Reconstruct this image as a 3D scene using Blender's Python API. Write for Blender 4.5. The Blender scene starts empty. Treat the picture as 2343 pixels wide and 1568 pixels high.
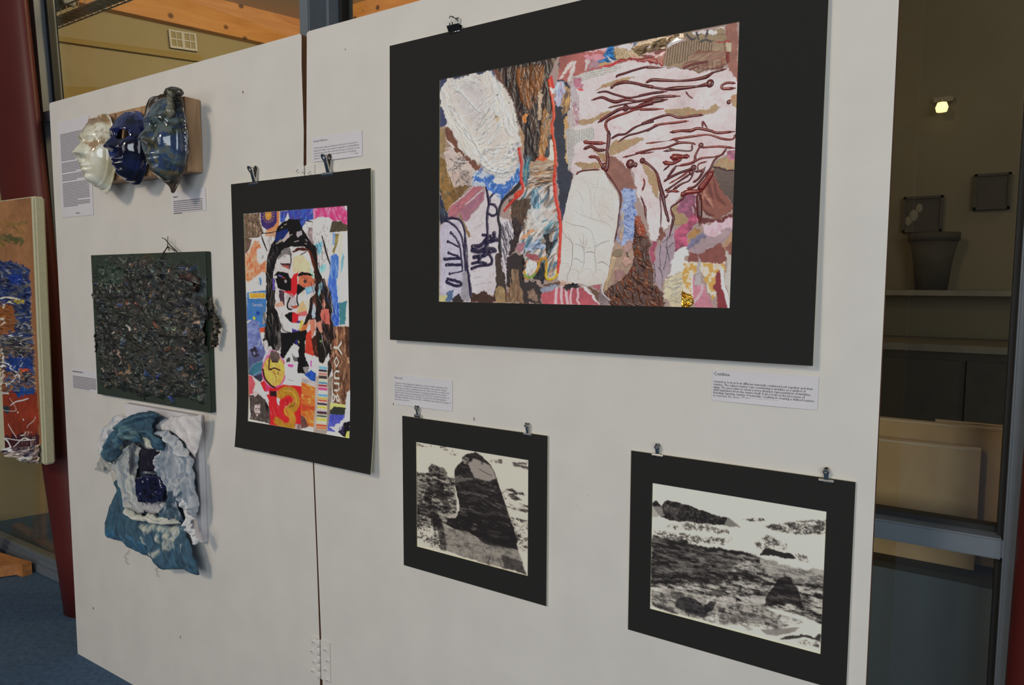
import bpy, bmesh, math, random
import numpy as np
from mathutils import Vector, Matrix

# ------------------------------------------------------------------ camera, world, lights, exposure
SC = bpy.context.scene
COL = SC.collection
IMW, IMH, FPX = 2343.0, 1568.0, 1604.84
CAM = np.array([1.31711, -1.15433, 1.29149])
YAW, PITCH, ROLL = 0.570358, -0.085363, -0.003194
def _rot():
    ca, sa = math.cos(YAW), math.sin(YAW); cb, sb = math.cos(PITCH), math.sin(PITCH); cc, sc = math.cos(ROLL), math.sin(ROLL)
    return np.array([[ca, -sa, 0], [sa, ca, 0], [0, 0, 1]]) @ np.array([[1, 0, 0], [0, cb, -sb], [0, sb, cb]]) @ np.array([[cc, 0, sc], [0, 1, 0], [-sc, 0, cc]])
RM = _rot()
cd = bpy.data.cameras.new('camera'); cam = bpy.data.objects.new('camera', cd); COL.objects.link(cam)
cd.sensor_fit = 'HORIZONTAL'; cd.sensor_width = 36.0; cd.lens = FPX / IMW * 36.0; cd.clip_start = 0.02
cm = Matrix.Identity(4)
for i in range(3):
    cm[i][0] = RM[i, 0]; cm[i][1] = RM[i, 2]; cm[i][2] = -RM[i, 1]; cm[i][3] = CAM[i]
cam.matrix_world = cm
SC.camera = cam
SC.view_settings.view_transform = 'Standard'; SC.view_settings.look = 'None'
SC.view_settings.exposure = 0.0; SC.view_settings.gamma = 1.0; SC.view_settings.use_curve_mapping = False
try:
    SC.cycles.use_denoising = True; SC.cycles.max_bounces = 8; SC.cycles.transparent_max_bounces = 12
except Exception:
    pass
wd = bpy.data.worlds.new('hall_daylight'); SC.world = wd; wd.use_nodes = True
wd.node_tree.nodes['Background'].inputs[0].default_value = (0.76, 0.86, 1.0, 1); wd.node_tree.nodes['Background'].inputs[1].default_value = 0.20
def area(name, loc, target, sx, sy, power, col):
    l = bpy.data.lights.new(name, 'AREA'); l.shape = 'RECTANGLE'; l.size = sx; l.size_y = sy; l.energy = power; l.color = col
    o = bpy.data.objects.new(name, l); COL.objects.link(o); o.location = loc
    o.rotation_euler = (Vector(target) - Vector(loc)).to_track_quat('-Z', 'Y').to_euler(); return o
area('assumed_warm_light', (-0.4, -4.2, 3.2), (0.1, 0.0, 1.0), 0.7, 0.7, 54, (1.0, 0.83, 0.62))  # assumed warm light in front and above
area('assumed_cool_daylight', (3.3, -4.5, 1.9), (0.8, 0.0, 1.1), 2.8, 2.2, 92, (0.84, 0.93, 1.0))  # assumed cool light with no window behind it, placed clear of the right pane's reflection
area('hall_fill_left', (-1.0, -4.6, 1.8), (0.0, 0.0, 1.1), 2.2, 2.0, 20, (0.95, 0.96, 1.0))  # added fill light for the left board, not a known window
area('back_room_fill', (-0.35, 1.2, 2.93), (-2.4, 1.5, 2.6), 0.5, 0.5, 25, (1.0, 0.82, 0.50))  # unseen fill added to brighten the beam and tan wall
area('back_room_fill_front', (-1.25, 0.75, 2.93), (-2.2, 1.3, 2.6), 0.3, 0.3, 9, (1.0, 0.84, 0.56))  # second unseen fill, added to lift the cable tray and ceiling
area('back_room_fill_right', (2.6, 1.2, 2.93), (1.2, 2.0, 1.4), 0.4, 0.4, 4, (1.0, 0.80, 0.52))  # weak unseen fill added for the room behind the right pane
LIT = 0.58         # how bright a white surface on the boards stands in the photograph

# ------------------------------------------------------------------ helpers
def ray(x, y):
    return RM @ np.array([(x - IMW / 2) / FPX, 1.0, -(y - IMH / 2) / FPX])
def hit(x, y, a=0.0, b=0.0):               # meets the upright plane Y = a + b*Z
    d = ray(x, y); t = (a + b * CAM[2] - CAM[1]) / (d[1] - b * d[2]); return CAM + t * d
def hitz(x, y, z):
    d = ray(x, y); t = (z - CAM[2]) / d[2]; return CAM + t * d
def s2l(c):
    c = np.asarray(c, float) / 255.0
    return np.where(c <= 0.04045, c / 12.92, ((c + 0.055) / 1.055) ** 2.4)
def alb(c, lit=None):
    return np.clip(s2l(c) / (lit or LIT), 0.0, 0.93)
def new_mat(name):
    m = bpy.data.materials.new(name); m.use_nodes = True
    return m, m.node_tree, m.node_tree.nodes['Principled BSDF']
def mat(name, col, rough=0.6, metal=0.0, lit=None, noise=0.0, scale=20.0, bump=0.0, stretch=None, coat=0.0, linear=False, col2=None):
    m, nt, b = new_mat(name)
    c = tuple(col) if linear else tuple(alb(col, lit))
    b.inputs['Base Color'].default_value = (*c, 1); b.inputs['Roughness'].default_value = rough; b.inputs['Metallic'].default_value = metal
    if coat: b.inputs['Coat Weight'].default_value = coat; b.inputs['Coat Roughness'].default_value = 0.06
    if noise or bump:
        tc = nt.nodes.new('ShaderNodeTexCoord'); n = nt.nodes.new('ShaderNodeTexNoise'); n.inputs['Scale'].default_value = scale; n.inputs['Detail'].default_value = 6
        src = tc.outputs['Object']
        if stretch:
            mp = nt.nodes.new('ShaderNodeMapping'); mp.inputs['Scale'].default_value = stretch; nt.links.new(src, mp.inputs[0]); src = mp.outputs[0]
        nt.links.new(src, n.inputs['Vector'])
        if noise:
            r = nt.nodes.new('ShaderNodeMix'); r.data_type = 'RGBA'
            c2 = tuple(alb(col2, lit)) if col2 is not None else tuple(x * (1 - noise) for x in c)
            r.inputs[6].default_value = (*c, 1); r.inputs[7].default_value = (*c2, 1)
            rp = nt.nodes.new('ShaderNodeMapRange'); rp.inputs[1].default_value = 0.35; rp.inputs[2].default_value = 0.68
            nt.links.new(n.outputs['Fac'], rp.inputs[0]); nt.links.new(rp.outputs[0], r.inputs[0]); nt.links.new(r.outputs[2], b.inputs['Base Color'])
        if bump:
            bp = nt.nodes.new('ShaderNodeBump'); bp.inputs['Strength'].default_value = bump; bp.inputs['Distance'].default_value = 0.002
            nt.links.new(n.outputs['Fac'], bp.inputs['Height']); nt.links.new(bp.outputs[0], b.inputs['Normal'])
    return m
def paint_mat(name, metal=0.0, coat=0.0, grain=0.0):   # colour and gloss are the paint itself, laid down on the mesh
    m, nt, b = new_mat(name)
    a = nt.nodes.new('ShaderNodeVertexColor'); a.layer_name = 'Col'
    nt.links.new(a.outputs[0], b.inputs['Base Color']); nt.links.new(a.outputs[1], b.inputs['Roughness'])
    b.inputs['Metallic'].default_value = metal; b.inputs['Coat Weight'].default_value = coat; b.inputs['Coat Roughness'].default_value = 0.08
    if grain:
        tc = nt.nodes.new('ShaderNodeTexCoord'); n = nt.nodes.new('ShaderNodeTexNoise'); n.inputs['Scale'].default_value = 700; bp = nt.nodes.new('ShaderNodeBump')
        bp.inputs['Strength'].default_value = grain; bp.inputs['Distance'].default_value = 0.001
        nt.links.new(tc.outputs['Object'], n.inputs['Vector']); nt.links.new(n.outputs['Fac'], bp.inputs['Height']); nt.links.new(bp.outputs[0], b.inputs['Normal'])
    return m
def tag(o, label=None, cat=None, group=None, kind=None):
    if label: o['label'] = label
    if cat: o['category'] = cat
    if group: o['group'] = group
    if kind: o['kind'] = kind
    return o
def empty(name, loc, label, cat, group=None):
    o = bpy.data.objects.new(name, None); COL.objects.link(o); o.location = loc; o.empty_display_size = 0.05
    return tag(o, label, cat, group)
def root_of(p):
    v = Vector((0, 0, 0))
    while p: v += p.location; p = p.parent
    return v
def link(name, me, m, parent=None, loc=None, smooth=False):
    o = bpy.data.objects.new(name, me); COL.objects.link(o)
    if m is not None and not me.materials: me.materials.append(m)
    if parent is not None:
        o.parent = parent; off = root_of(parent)
    else:
        off = Vector(loc) if loc is not None else Vector((0, 0, 0)); o.location = off
    if off.length > 0: me.transform(Matrix.Translation(-off))
    if smooth: me.polygons.foreach_set('use_smooth', np.ones(len(me.polygons), bool))
    me.update()
    return o
def mesh_np(name, v, f):
    me = bpy.data.meshes.new(name); v = np.asarray(v, np.float32); f = np.asarray(f, np.int32); n, k = f.shape
    me.vertices.add(len(v)); me.vertices.foreach_set('co', v.ravel())
    me.loops.add(n * k); me.loops.foreach_set('vertex_index', f.ravel())
    me.polygons.add(n); me.polygons.foreach_set('loop_start', np.arange(0, n * k, k, dtype=np.int32)); me.polygons.foreach_set('loop_total', np.full(n, k, np.int32))
    me.update(calc_edges=True); return me
def set_cols(me, rgba):
    a = me.color_attributes.new('Col', 'FLOAT_COLOR', 'POINT'); a.data.foreach_set('color', np.asarray(rgba, np.float32).ravel())
def from_bm(name, bm):
    me = bpy.data.meshes.new(name); bmesh.ops.recalc_face_normals(bm, faces=bm.faces); bm.to_mesh(me); bm.free(); return me
def prism(bm, front, back):                 # joins two outlines of world points
    a = [bm.verts.new(p) for p in front]; b = [bm.verts.new(p) for p in back]; n = len(a)
    bm.faces.new(a); bm.faces.new(b[::-1])
    for i in range(n): bm.faces.new((a[i], b[i], b[(i + 1) % n], a[(i + 1) % n]))
def box_bm(bm, x0, x1, y0, y1, z0, z1, bev=0.0):
    r = bmesh.ops.create_cube(bm, size=1.0, matrix=Matrix.Translation(((x0 + x1) / 2, (y0 + y1) / 2, (z0 + z1) / 2)) @ Matrix.Diagonal((x1 - x0, y1 - y0, z1 - z0, 1)))
    if bev:
        es = list({e for v in r['verts'] for e in v.link_edges}); bmesh.ops.bevel(bm, geom=es, offset=bev, segments=2, affect='EDGES')
def box(name, x0, x1, y0, y1, z0, z1, m, parent=None, bev=0.0, loc=None):
    bm = bmesh.new(); box_bm(bm, x0, x1, y0, y1, z0, z1, bev); return link(name, from_bm(name, bm), m, parent, loc)
def bar(name, p, q, wx, wy, m, parent=None, loc=None, up=(0, 1, 0), bev=0.0):   # a straight bar of rectangular section
    p, q = Vector(p), Vector(q); d = (q - p); L = d.length; d.normalize(); u = Vector(up); s = d.cross(u).normalized(); u = s.cross(d).normalized()
    bm = bmesh.new(); r = bmesh.ops.create_cube(bm, size=1.0)
    if bev: bmesh.ops.bevel(bm, geom=list(bm.edges), offset=bev, segments=2, affect='EDGES')
    for v in bm.verts: v.co = p + d * ((v.co.z + .5) * L) + s * (v.co.x * wx) + u * (v.co.y * wy)
    return link(name, from_bm(name, bm), m, parent, loc)
def tube_bm(bm, pts, rad, n=8):
    pts = [Vector(p) for p in pts]; rings = []
    for i, p in enumerate(pts):
        t = (pts[min(i + 1, len(pts) - 1)] - pts[max(i - 1, 0)]).normalized(); a = Vector((0.3, 0.2, 1)) if abs(t.z) < .9 else Vector((1, 0.1, 0))
        s = t.cross(a).normalized(); u = s.cross(t); r = rad[i] if hasattr(rad, '__len__') else rad
        rings.append([bm.verts.new(p + (s * math.cos(6.2832 * k / n) + u * math.sin(6.2832 * k / n)) * r) for k in range(n)])
    for a, b in zip(rings, rings[1:]):
        for k in range(n): bm.faces.new((a[k], a[(k + 1) % n], b[(k + 1) % n], b[k]))
    bm.faces.new(rings[0][::-1]); bm.faces.new(rings[-1])
def tube(name, pts, rad, m, parent=None, n=8, loc=None):
    bm = bmesh.new(); tube_bm(bm, pts, rad, n); return link(name, from_bm(name, bm), m, parent, loc, smooth=True)
def catmull(p, k=8):
    p = np.asarray(p, float)
    if len(p) < 3: return np.linspace(p[0], p[-1], k + 1)
    e = np.vstack([2 * p[0] - p[1], p, 2 * p[-1] - p[-2]]); out = []
    for i in range(1, len(e) - 2):
        t = np.linspace(0, 1, k, endpoint=False)[:, None]; a, b, c, d = e[i - 1], e[i], e[i + 1], e[i + 2]
        out.append(.5 * (2 * b + (c - a) * t + (2 * a - 5 * b + 4 * c - d) * t ** 2 + (3 * b - a - 3 * c + d) * t ** 3))
    return np.vstack(out + [p[-1:]])

# ------------------------------------------------------------------ a small painter: lays colour, thickness and gloss on a sheet
def vnoise(nz, nx, cz, cx, rng):
    g = rng.random((int(cz) + 2, int(cx) + 2)); zi = np.linspace(0, cz, nz, endpoint=False); xi = np.linspace(0, cx, nx, endpoint=False)
    a = zi.astype(int); b = xi.astype(int); u = zi - a; v = xi - b; u = (u * u * (3 - 2 * u))[:, None]; v = (v * v * (3 - 2 * v))[None]
    return (g[a][:, b] * (1 - v) + g[a][:, b + 1] * v) * (1 - u) + (g[a + 1][:, b] * (1 - v) + g[a + 1][:, b + 1] * v) * u
def fbm(nz, nx, cz, cx, rng, o=4, gain=.55):
    s = np.zeros((nz, nx)); a = 1.; t = 0
    for _ in range(o):
        s += a * vnoise(nz, nx, max(1, min(cz, nz)), max(1, min(cx, nx)), rng); t += a; a *= gain; cz *= 2; cx *= 2
    return s / t
class Sheet:
    def __init__(s, corners, a, b, nx, nz, base, seed=1, rough=.55, rect=None):
        s.a, s.b = a, b
        if rect: s.x0, s.x1, s.z0, s.z1 = rect
        else:
            q = [hit(x, y, a, b) for x, y in corners]        # TL TR BR BL
            s.x0 = (q[0][0] + q[3][0]) / 2; s.x1 = (q[1][0] + q[2][0]) / 2; s.z1 = (q[0][2] + q[1][2]) / 2; s.z0 = (q[2][2] + q[3][2]) / 2
        s.nx, s.nz = nx, nz; s.dx = (s.x1 - s.x0) / (nx - 1); s.dz = (s.z1 - s.z0) / (nz - 1)
        s.rng = np.random.default_rng(seed); s.rgb = np.empty((nz, nx, 3)); s.rgb[:] = base; s.h = np.zeros((nz, nx)); s.g = np.full((nz, nx), rough); s.id = np.zeros((nz, nx), np.int16)
        s.names = ['']; f = s.rng
        s.nf = fbm(nz, nx, nz / 8, nx / 8, f, 3) - .5; s.nc = fbm(nz, nx, max(2, nz / 60), max(2, nx / 60), f, 4) - .5
        s.wx = fbm(nz, nx, nz / 14, nx / 14, f, 4, .7) - .5; s.wz = fbm(nz, nx, nz / 14, nx / 14, f, 4, .7) - .5; s.wm = 1.0; s.rk = 5.0
        d0, d1 = [(np.array([(s.x0 + s.x1) / 2, a + b * z, z]) - CAM) @ RM for z in (s.z0, s.z1)]; s.pxm = (s.z1 - s.z0) / abs(FPX * (d1[2] / d1[1] - d0[2] / d0[1]))   # metres to a pixel of the photograph
        s.YY, s.XX = np.mgrid[0:nz, 0:nx].astype(float)
    def C(s, k, pts):                       # points read off a magnified view k = (x, y, magnification)
        o = []
        for x, y in pts:
            q = hit(k[0] + x / k[2], k[1] + y / k[2], s.a, s.b); o.append(((q[0] - s.x0) / s.dx, (s.z1 - q[2]) / s.dz))
        return np.array(o)
    def bb(s, P, m):
        lo = np.floor(P.min(0) - m).astype(int); hi = np.ceil(P.max(0) + m).astype(int) + 1
        x0, x1 = max(0, lo[0]), min(s.nx, hi[0]); z0, z1 = max(0, lo[1]), min(s.nz, hi[1])
        return None if x0 >= x1 or z0 >= z1 else (slice(z0, z1), slice(x0, x1))
    def pm(s, P, rag=0., soft=0):
        b = s.bb(P, rag * 2 + soft * 2 + 1)
        if b is None: return None, None
        X = s.XX[b] + rag * s.rk * s.wx[b]; Y = s.YY[b] + rag * s.rk * s.wz[b]; ins = np.zeros(X.shape, bool); n = len(P)
        for i in range(n):
            (xa, ya), (xb, yb) = P[i], P[(i + 1) % n]
            if ya == yb: continue
            ins ^= ((ya > Y) != (yb > Y)) & (X < (xb - xa) * (Y - ya) / (yb - ya) + xa)
        m = ins.astype(float)
        for _ in range(int(soft)):
            p = np.pad(m, 1, mode='edge'); m = (p[:-2, 1:-1] + p[2:, 1:-1] + p[1:-1, :-2] + p[1:-1, 2:] + 2 * m) / 6
        return b, m
    def put(s, b, m, col, a=1., var=0., h=0., g=None, cvar=0.):
        c = np.asarray(col, float); c = c[None, None] * (1 + 2 * var * s.nf[b] + 2 * cvar * s.nc[b])[..., None]
        k = (m * a)[..., None]; s.rgb[b] = s.rgb[b] * (1 - k) + c * k
        if h: s.h[b] += h * m
        if g is not None: s.g[b] = s.g[b] * (1 - m) + g * m
    def poly(s, k, pts, col, rag=1., var=.08, h=0., a=1., soft=0, piece=None, g=None, cvar=.08):
        b, m = s.pm(s.C(k, pts), rag, soft)
        if b is None: return
        s.put(b, m, col, a, var, h, g, cvar)
        if piece: s.names.append(piece); s.id[b][m > .5] = len(s.names) - 1
    def seg(s, P, w, taper=0., mx=1.):
        b = s.bb(P, w.max() / 2 + 2 if hasattr(w, 'max') else w / 2 + 2)
        if b is None: return None, None
        X, Y = s.XX[b], s.YY[b]; best = np.full(X.shape, 9.)
        n = len(P) - 1; ww = w if hasattr(w, '__len__') else np.full(n + 1, w)
        for i in range(n):
            d = P[i + 1] - P[i]; L = d @ d + 1e-9; t = np.clip(((X - P[i][0]) * d[0] + (Y - P[i][1]) * d[1]) / L, 0, 1)
            r = np.hypot(X - P[i][0] - t * d[0], Y - P[i][1] - t * d[1]); best = np.minimum(best, r / np.maximum(.3, (ww[i] * (1 - t) + ww[i + 1] * t) / 2))
        return b, best
    def line(s, k, pts, w, col, h=0., a=1., var=.06, taper=0., soft=.35, g=None, clip=None, raw=False):
        P = catmull(pts if raw else s.C(k, pts), 6); n = len(P); t = np.linspace(0, 1, n)
        W = w * s.pxm * s.wm / s.dz * (1 - taper * np.abs(2 * t - 1) ** 2)
        b, q = s.seg(P, W)
        if b is None: return
        m = np.clip((1 - q) / soft, 0, 1)
        if clip is not None: m = m * clip[b]
        s.put(b, m, col, a, var, 0, g)
        if h: s.h[b] += h * np.sqrt(np.clip(1 - q * q, 0, 1)) * (clip[b] if clip is not None else 1)
    def mask(s, k, pts, rag=1., soft=0):
        f = np.zeros((s.nz, s.nx)); b, m = s.pm(s.C(k, pts), rag, soft)
        if b is not None: f[b] = m
        return f
    def brush(s, k, pts, pal, n, ln, w, ang, jit=.3, h=0., a=.85, g=None, bend=.2, rag=1., soft=1):
        f = s.mask(k, pts, rag, soft); zz, xx = np.nonzero(f > .5)
        if len(zz) == 0: return
        r = s.rng
        for _ in range(n):
            i = r.integers(len(zz)); th = ang + r.normal(0, jit); L = ln * r.uniform(.5, 1.3) * s.pxm / s.dz; d = np.array([math.cos(th), math.sin(th)]) * L / 2
            c = np.array([xx[i], zz[i]], float); nrm = np.array([-d[1], d[0]]) * r.normal(0, bend)
            s.line(None, [c - d, c + nrm, c + d], w * r.uniform(.5, 1.3), pal[r.integers(len(pal))], h * r.uniform(.4, 1.2), a * r.uniform(.6, 1), taper=.7, g=g, clip=f, raw=True, soft=.6)
    def dot(s, k, p, r, col, a=1., h=0., g=None):
        P = s.C(k, [p]); s.line(None, [P[0] - .3, P[0] + .3], r * 2, col, h, a, raw=True, g=g)
    def textlines(s, k, pts, col, pitch, w=1., vert=False, a=.8):    # print too small to read: rows of words
        f = s.mask(k, pts, 0); zz, xx = np.nonzero(f > .5); r = s.rng
        if len(zz) == 0: return
        st = max(2., pitch * s.pxm / s.dz)
        lo, hi = (xx.min(), xx.max()) if vert else (zz.min(), zz.max()); p0, p1 = (zz.min(), zz.max()) if vert else (xx.min(), xx.max())
        v = lo + st / 2
        while v < hi:
            u = p0
            while u < p1:
                L = r.uniform(1.2, 4) * st
                A, B = ((v, u), (v, u + L)) if vert else ((u, v), (u + L, v))
                s.line(None, [np.array(A), np.array(B)], w, col, a=a, raw=True, clip=f); u += L + st * .7
            v += st
    def smear(s, amp, grain=.0, keep=None):   # wet edges run into each other
        i = np.clip(np.round(s.YY + amp * 2 * s.wz), 0, s.nz - 1).astype(int); j = np.clip(np.round(s.XX + amp * 2 * s.wx), 0, s.nx - 1).astype(int); q = s.rgb[i, j]
        p = np.pad(q, ((1, 1), (1, 1), (0, 0)), mode='edge'); q = (p[:-2, 1:-1] + p[2:, 1:-1] + p[1:-1, :-2] + p[1:-1, 2:] + 3 * q) / 7
        if keep is not None: q = np.where(keep[..., None], s.rgb, q)
        s.rgb = np.clip(q * (1 + grain * s.rng.normal(0, 1, (s.nz, s.nx, 1))), 0, 255)
    def verts(s):
        z = s.z1 - s.YY * s.dz; x = s.x0 + s.XX * s.dx
        return np.stack([x, s.a + s.b * z - s.h, z], -1)
    def build(s, name, m, parent, only=None, piece_mats={}, cut=None, lit=None, solid=0., smooth=True, loc=None, bow=None):
        V = s.verts()
        if bow is not None: V = bow(V)
        V = V.reshape(-1, 3); rgba = np.concatenate([alb(s.rgb, lit), s.g[..., None]], -1).reshape(-1, 4)
        idx = np.arange(s.nz * s.nx).reshape(s.nz, s.nx); Q = np.stack([idx[:-1, :-1], idx[1:, :-1], idx[1:, 1:], idx[:-1, 1:]], -1).reshape(-1, 4)
        cid = s.id[:-1, :-1].reshape(-1); keep = np.ones(len(Q), bool) if cut is None else (cut[:-1, :-1] & cut[1:, 1:] & cut[1:, :-1] & cut[:-1, 1:]).reshape(-1)
        first = None
        for pid in range(len(s.names)):
            sel = keep & (cid == pid)
            if sel.sum() < 3: continue
            q = Q[sel]; u, inv = np.unique(q, return_inverse=True); VV = V[u]
            if cut is not None:                                   # trim the cut edge to a clean line
                f4 = inv.reshape(-1, 4); ed = np.sort(np.concatenate([f4[:, [0, 1]], f4[:, [1, 2]], f4[:, [2, 3]], f4[:, [3, 0]]]), 1); ue, ct_ = np.unique(ed, axis=0, return_counts=True); be = ue[ct_ == 1]
                for _ in range(14):
                    acc = np.zeros_like(VV); cn = np.zeros(len(VV)); np.add.at(acc, be[:, 0], VV[be[:, 1]]); np.add.at(acc, be[:, 1], VV[be[:, 0]]); np.add.at(cn, be[:, 0], 1); np.add.at(cn, be[:, 1], 1); k = cn == 2; VV[k] = VV[k] * .5 + acc[k] / 4
            nm = name if pid == 0 else s.names[pid]; me = mesh_np(nm, VV, inv.reshape(-1, 4)); set_cols(me, rgba[u])
            o = link(nm, me, piece_mats.get(nm, m), parent, loc, smooth)
            if solid:
                md = o.modifiers.new('thickness', 'SOLIDIFY'); md.thickness = solid; md.offset = -1
            first = first or o
        return first

# ------------------------------------------------------------------ materials of the place
M = {}
M['white'] = mat('board_white_paint', (182, 178, 172), .62, noise=.06, scale=9, bump=.10)
M['raw'] = mat('raw_hardboard_edge', (112, 74, 48), .8, noise=.3, scale=60)
M['black'] = mat('black_mount_card', (24, 23, 22), .9, noise=.10, scale=300, bump=.05)
M['bevel'] = mat('cut_card_core', (175, 170, 140), .8, noise=.05)
M['backcard'] = mat('grey_card_back', (120, 116, 110), .85, noise=.05)
M['paper'] = mat('white_office_paper', (180, 177, 180), .7, noise=.03, scale=40)
M['ink'] = mat('grey_print_ink', (112, 106, 112), .7, noise=.05)
M['inkdark'] = mat('dark_print_ink', (62, 55, 60), .7, noise=.05)
M['frame'] = mat('grey_powder_coat', (74, 80, 86), .42, noise=.06, scale=40, lit=.42)
M['gasket'] = mat('black_rubber_gasket', (16, 16, 16), .6, noise=.1)
M['red'] = mat('dark_red_steel_paint', (66, 19, 16), .5, noise=.12, scale=6, lit=.5)
M['carpet'] = mat('blue_carpet', (46, 64, 84), .95, noise=.35, scale=55, bump=.6, lit=.42)
M['steel'] = mat('bright_nickel', (.72, .70, .66), .18, metal=1.0, linear=True, noise=.1)
M['darksteel'] = mat('dark_clip_steel', (.030, .030, .032), .25, metal=.4, linear=True, noise=.1)
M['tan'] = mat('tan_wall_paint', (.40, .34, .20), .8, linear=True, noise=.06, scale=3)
M['tanband'] = mat('ochre_wall_band', (.36, .27, .10), .8, linear=True, noise=.06, scale=3)
M['cream'] = mat('cream_ceiling', (.62, .53, .36), .8, linear=True, noise=.04, scale=3)
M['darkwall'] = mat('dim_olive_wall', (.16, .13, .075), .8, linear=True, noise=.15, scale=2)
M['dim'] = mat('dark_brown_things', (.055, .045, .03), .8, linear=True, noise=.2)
M['shelf'] = mat('dull_shelf_wood', (.20, .17, .12), .7, linear=True, noise=.2)
M['hallwall'] = mat('hall_wall_plaster', (.30, .27, .21), .85, linear=True, noise=.1, scale=2)
M['plinth'] = mat('blue_grey_plinth', (.15, .18, .20), .7, linear=True, noise=.2, scale=3, stretch=(4, 1, .6))
M['galv'] = mat('galvanised_wire', (.42, .43, .42), .45, metal=.7, linear=True, noise=.2)
M['duct'] = mat('blue_grey_duct', (.14, .17, .18), .6, linear=True, noise=.1)
M['winwhite'] = mat('white_window_bars', (.62, .62, .60), .6, linear=True, noise=.03)
def wood_mat(name, c1, c2, stretch, scale, rough=.5, knots=False, linear=True):
    m, nt, b = new_mat(name); tc = nt.nodes.new('ShaderNodeTexCoord'); mp = nt.nodes.new('ShaderNodeMapping'); mp.inputs['Scale'].default_value = stretch
    n = nt.nodes.new('ShaderNodeTexNoise'); n.inputs['Scale'].default_value = scale; n.inputs['Detail'].default_value = 8; n.inputs['Distortion'].default_value = .8
    r = nt.nodes.new('ShaderNodeValToRGB'); r.color_ramp.elements[0].position = .35; r.color_ramp.elements[0].color = (*c1, 1); r.color_ramp.elements[1].position = .68; r.color_ramp.elements[1].color = (*c2, 1)
    nt.links.new(tc.outputs['Object'], mp.inputs[0]); nt.links.new(mp.outputs[0], n.inputs['Vector']); nt.links.new(n.outputs['Fac'], r.inputs[0])
    out = r.outputs[0]
    if knots:
        v = nt.nodes.new('ShaderNodeTexVoronoi'); v.inputs['Scale'].default_value = 6.5; nt.links.new(tc.outputs['Object'], v.inputs['Vector'])
        k = nt.nodes.new('ShaderNodeMapRange'); k.inputs[1].default_value = .07; k.inputs[2].default_value = .13; nt.links.new(v.outputs['Distance'], k.inputs[0])
        x = nt.nodes.new('ShaderNodeMix'); x.data_type = 'RGBA'; x.inputs[6].default_value = (c1[0] * .25, c1[1] * .2, c1[2] * .2, 1); nt.links.new(k.outputs[0], x.inputs[0]); nt.links.new(out, x.inputs[7]); out = x.outputs[2]
    nt.links.new(out, b.inputs['Base Color']); b.inputs['Roughness'].default_value = rough
    return m
M['beam'] = wood_mat('glulam_pine', (.56, .24, .06), (.70, .34, .10), (1.2, 1.2, 9), 2.2, .42, knots=True)
M['ply'] = wood_mat('birch_plywood', (.62, .40, .19), (.78, .55, .29), (2.5, 1, 1.2), 4.5, .5)
M['plyedge'] = wood_mat('plywood_edge', (.66, .50, .33), (.80, .64, .45), (1, 1, 60), 6, .6)
M['block'] = wood_mat('oiled_block_wood', tuple(alb((120, 92, 66))), tuple(alb((158, 126, 94))), (18, 18, 1.2), 3, .55)
M['easel'] = wood_mat('easel_beech', tuple(alb((110, 70, 38), .4)), tuple(alb((134, 88, 50), .4)), (1, 8, 8), 6, .5)
def glass_mat(name, tint, ior):
    m = bpy.data.materials.new(name); m.use_nodes = True; nt = m.node_tree; nt.nodes.remove(nt.nodes['Principled BSDF'])
    t = nt.nodes.new('ShaderNodeBsdfTransparent'); t.inputs[0].default_value = (*tint, 1); g = nt.nodes.new('ShaderNodeBsdfGlossy'); g.inputs['Roughness'].default_value = .0
    lw = nt.nodes.new('ShaderNodeLayerWeight'); lw.inputs[0].default_value = .5; x = nt.nodes.new('ShaderNodeMixShader')
    pw = nt.nodes.new('ShaderNodeMath'); pw.operation = 'POWER'; pw.inputs[1].default_value = 5.0; ma = nt.nodes.new('ShaderNodeMath'); ma.operation = 'MULTIPLY_ADD'; ma.inputs[1].default_value = 1 - ior; ma.inputs[2].default_value = ior
    nt.links.new(lw.outputs['Facing'], pw.inputs[0]); nt.links.new(pw.outputs[0], ma.inputs[0])
    nt.links.new(ma.outputs[0], x.inputs[0]); nt.links.new(t.outputs[0], x.inputs[1]); nt.links.new(g.outputs[0], x.inputs[2]); nt.links.new(x.outputs[0], nt.nodes['Material Output'].inputs[0])
    return m
M['glass'] = glass_mat('bronze_tinted_glass', (.95, .94, .90), .055)

# ------------------------------------------------------------------ the room
def struct(o, label=None): return tag(o, label, kind='structure')
struct(box('floor', -7, 6, -6, 3.2, -.12, 0, M['carpet']), 'blue flecked carpet floor under the boards')
struct(box('wall_rear', -7, 6, -6.2, -6, 0, 4.8, M['hallwall']))
struct(box('wall_left', -7.2, -7, -6, 3.2, 0, 4.8, M['hallwall']))
struct(box('wall_right', 6, 6.2, -6, 3.2, 0, 4.8, M['hallwall']))
struct(box('dark_screen_left', -6.9, -3.05, .95, 1.05, 0, 3.0, M['dim']), 'dark screen added to darken the view through the lower left glass')  # added sheet that keeps the lower left glass dark
GY = .28                                   # plane of the glazed screen
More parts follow.
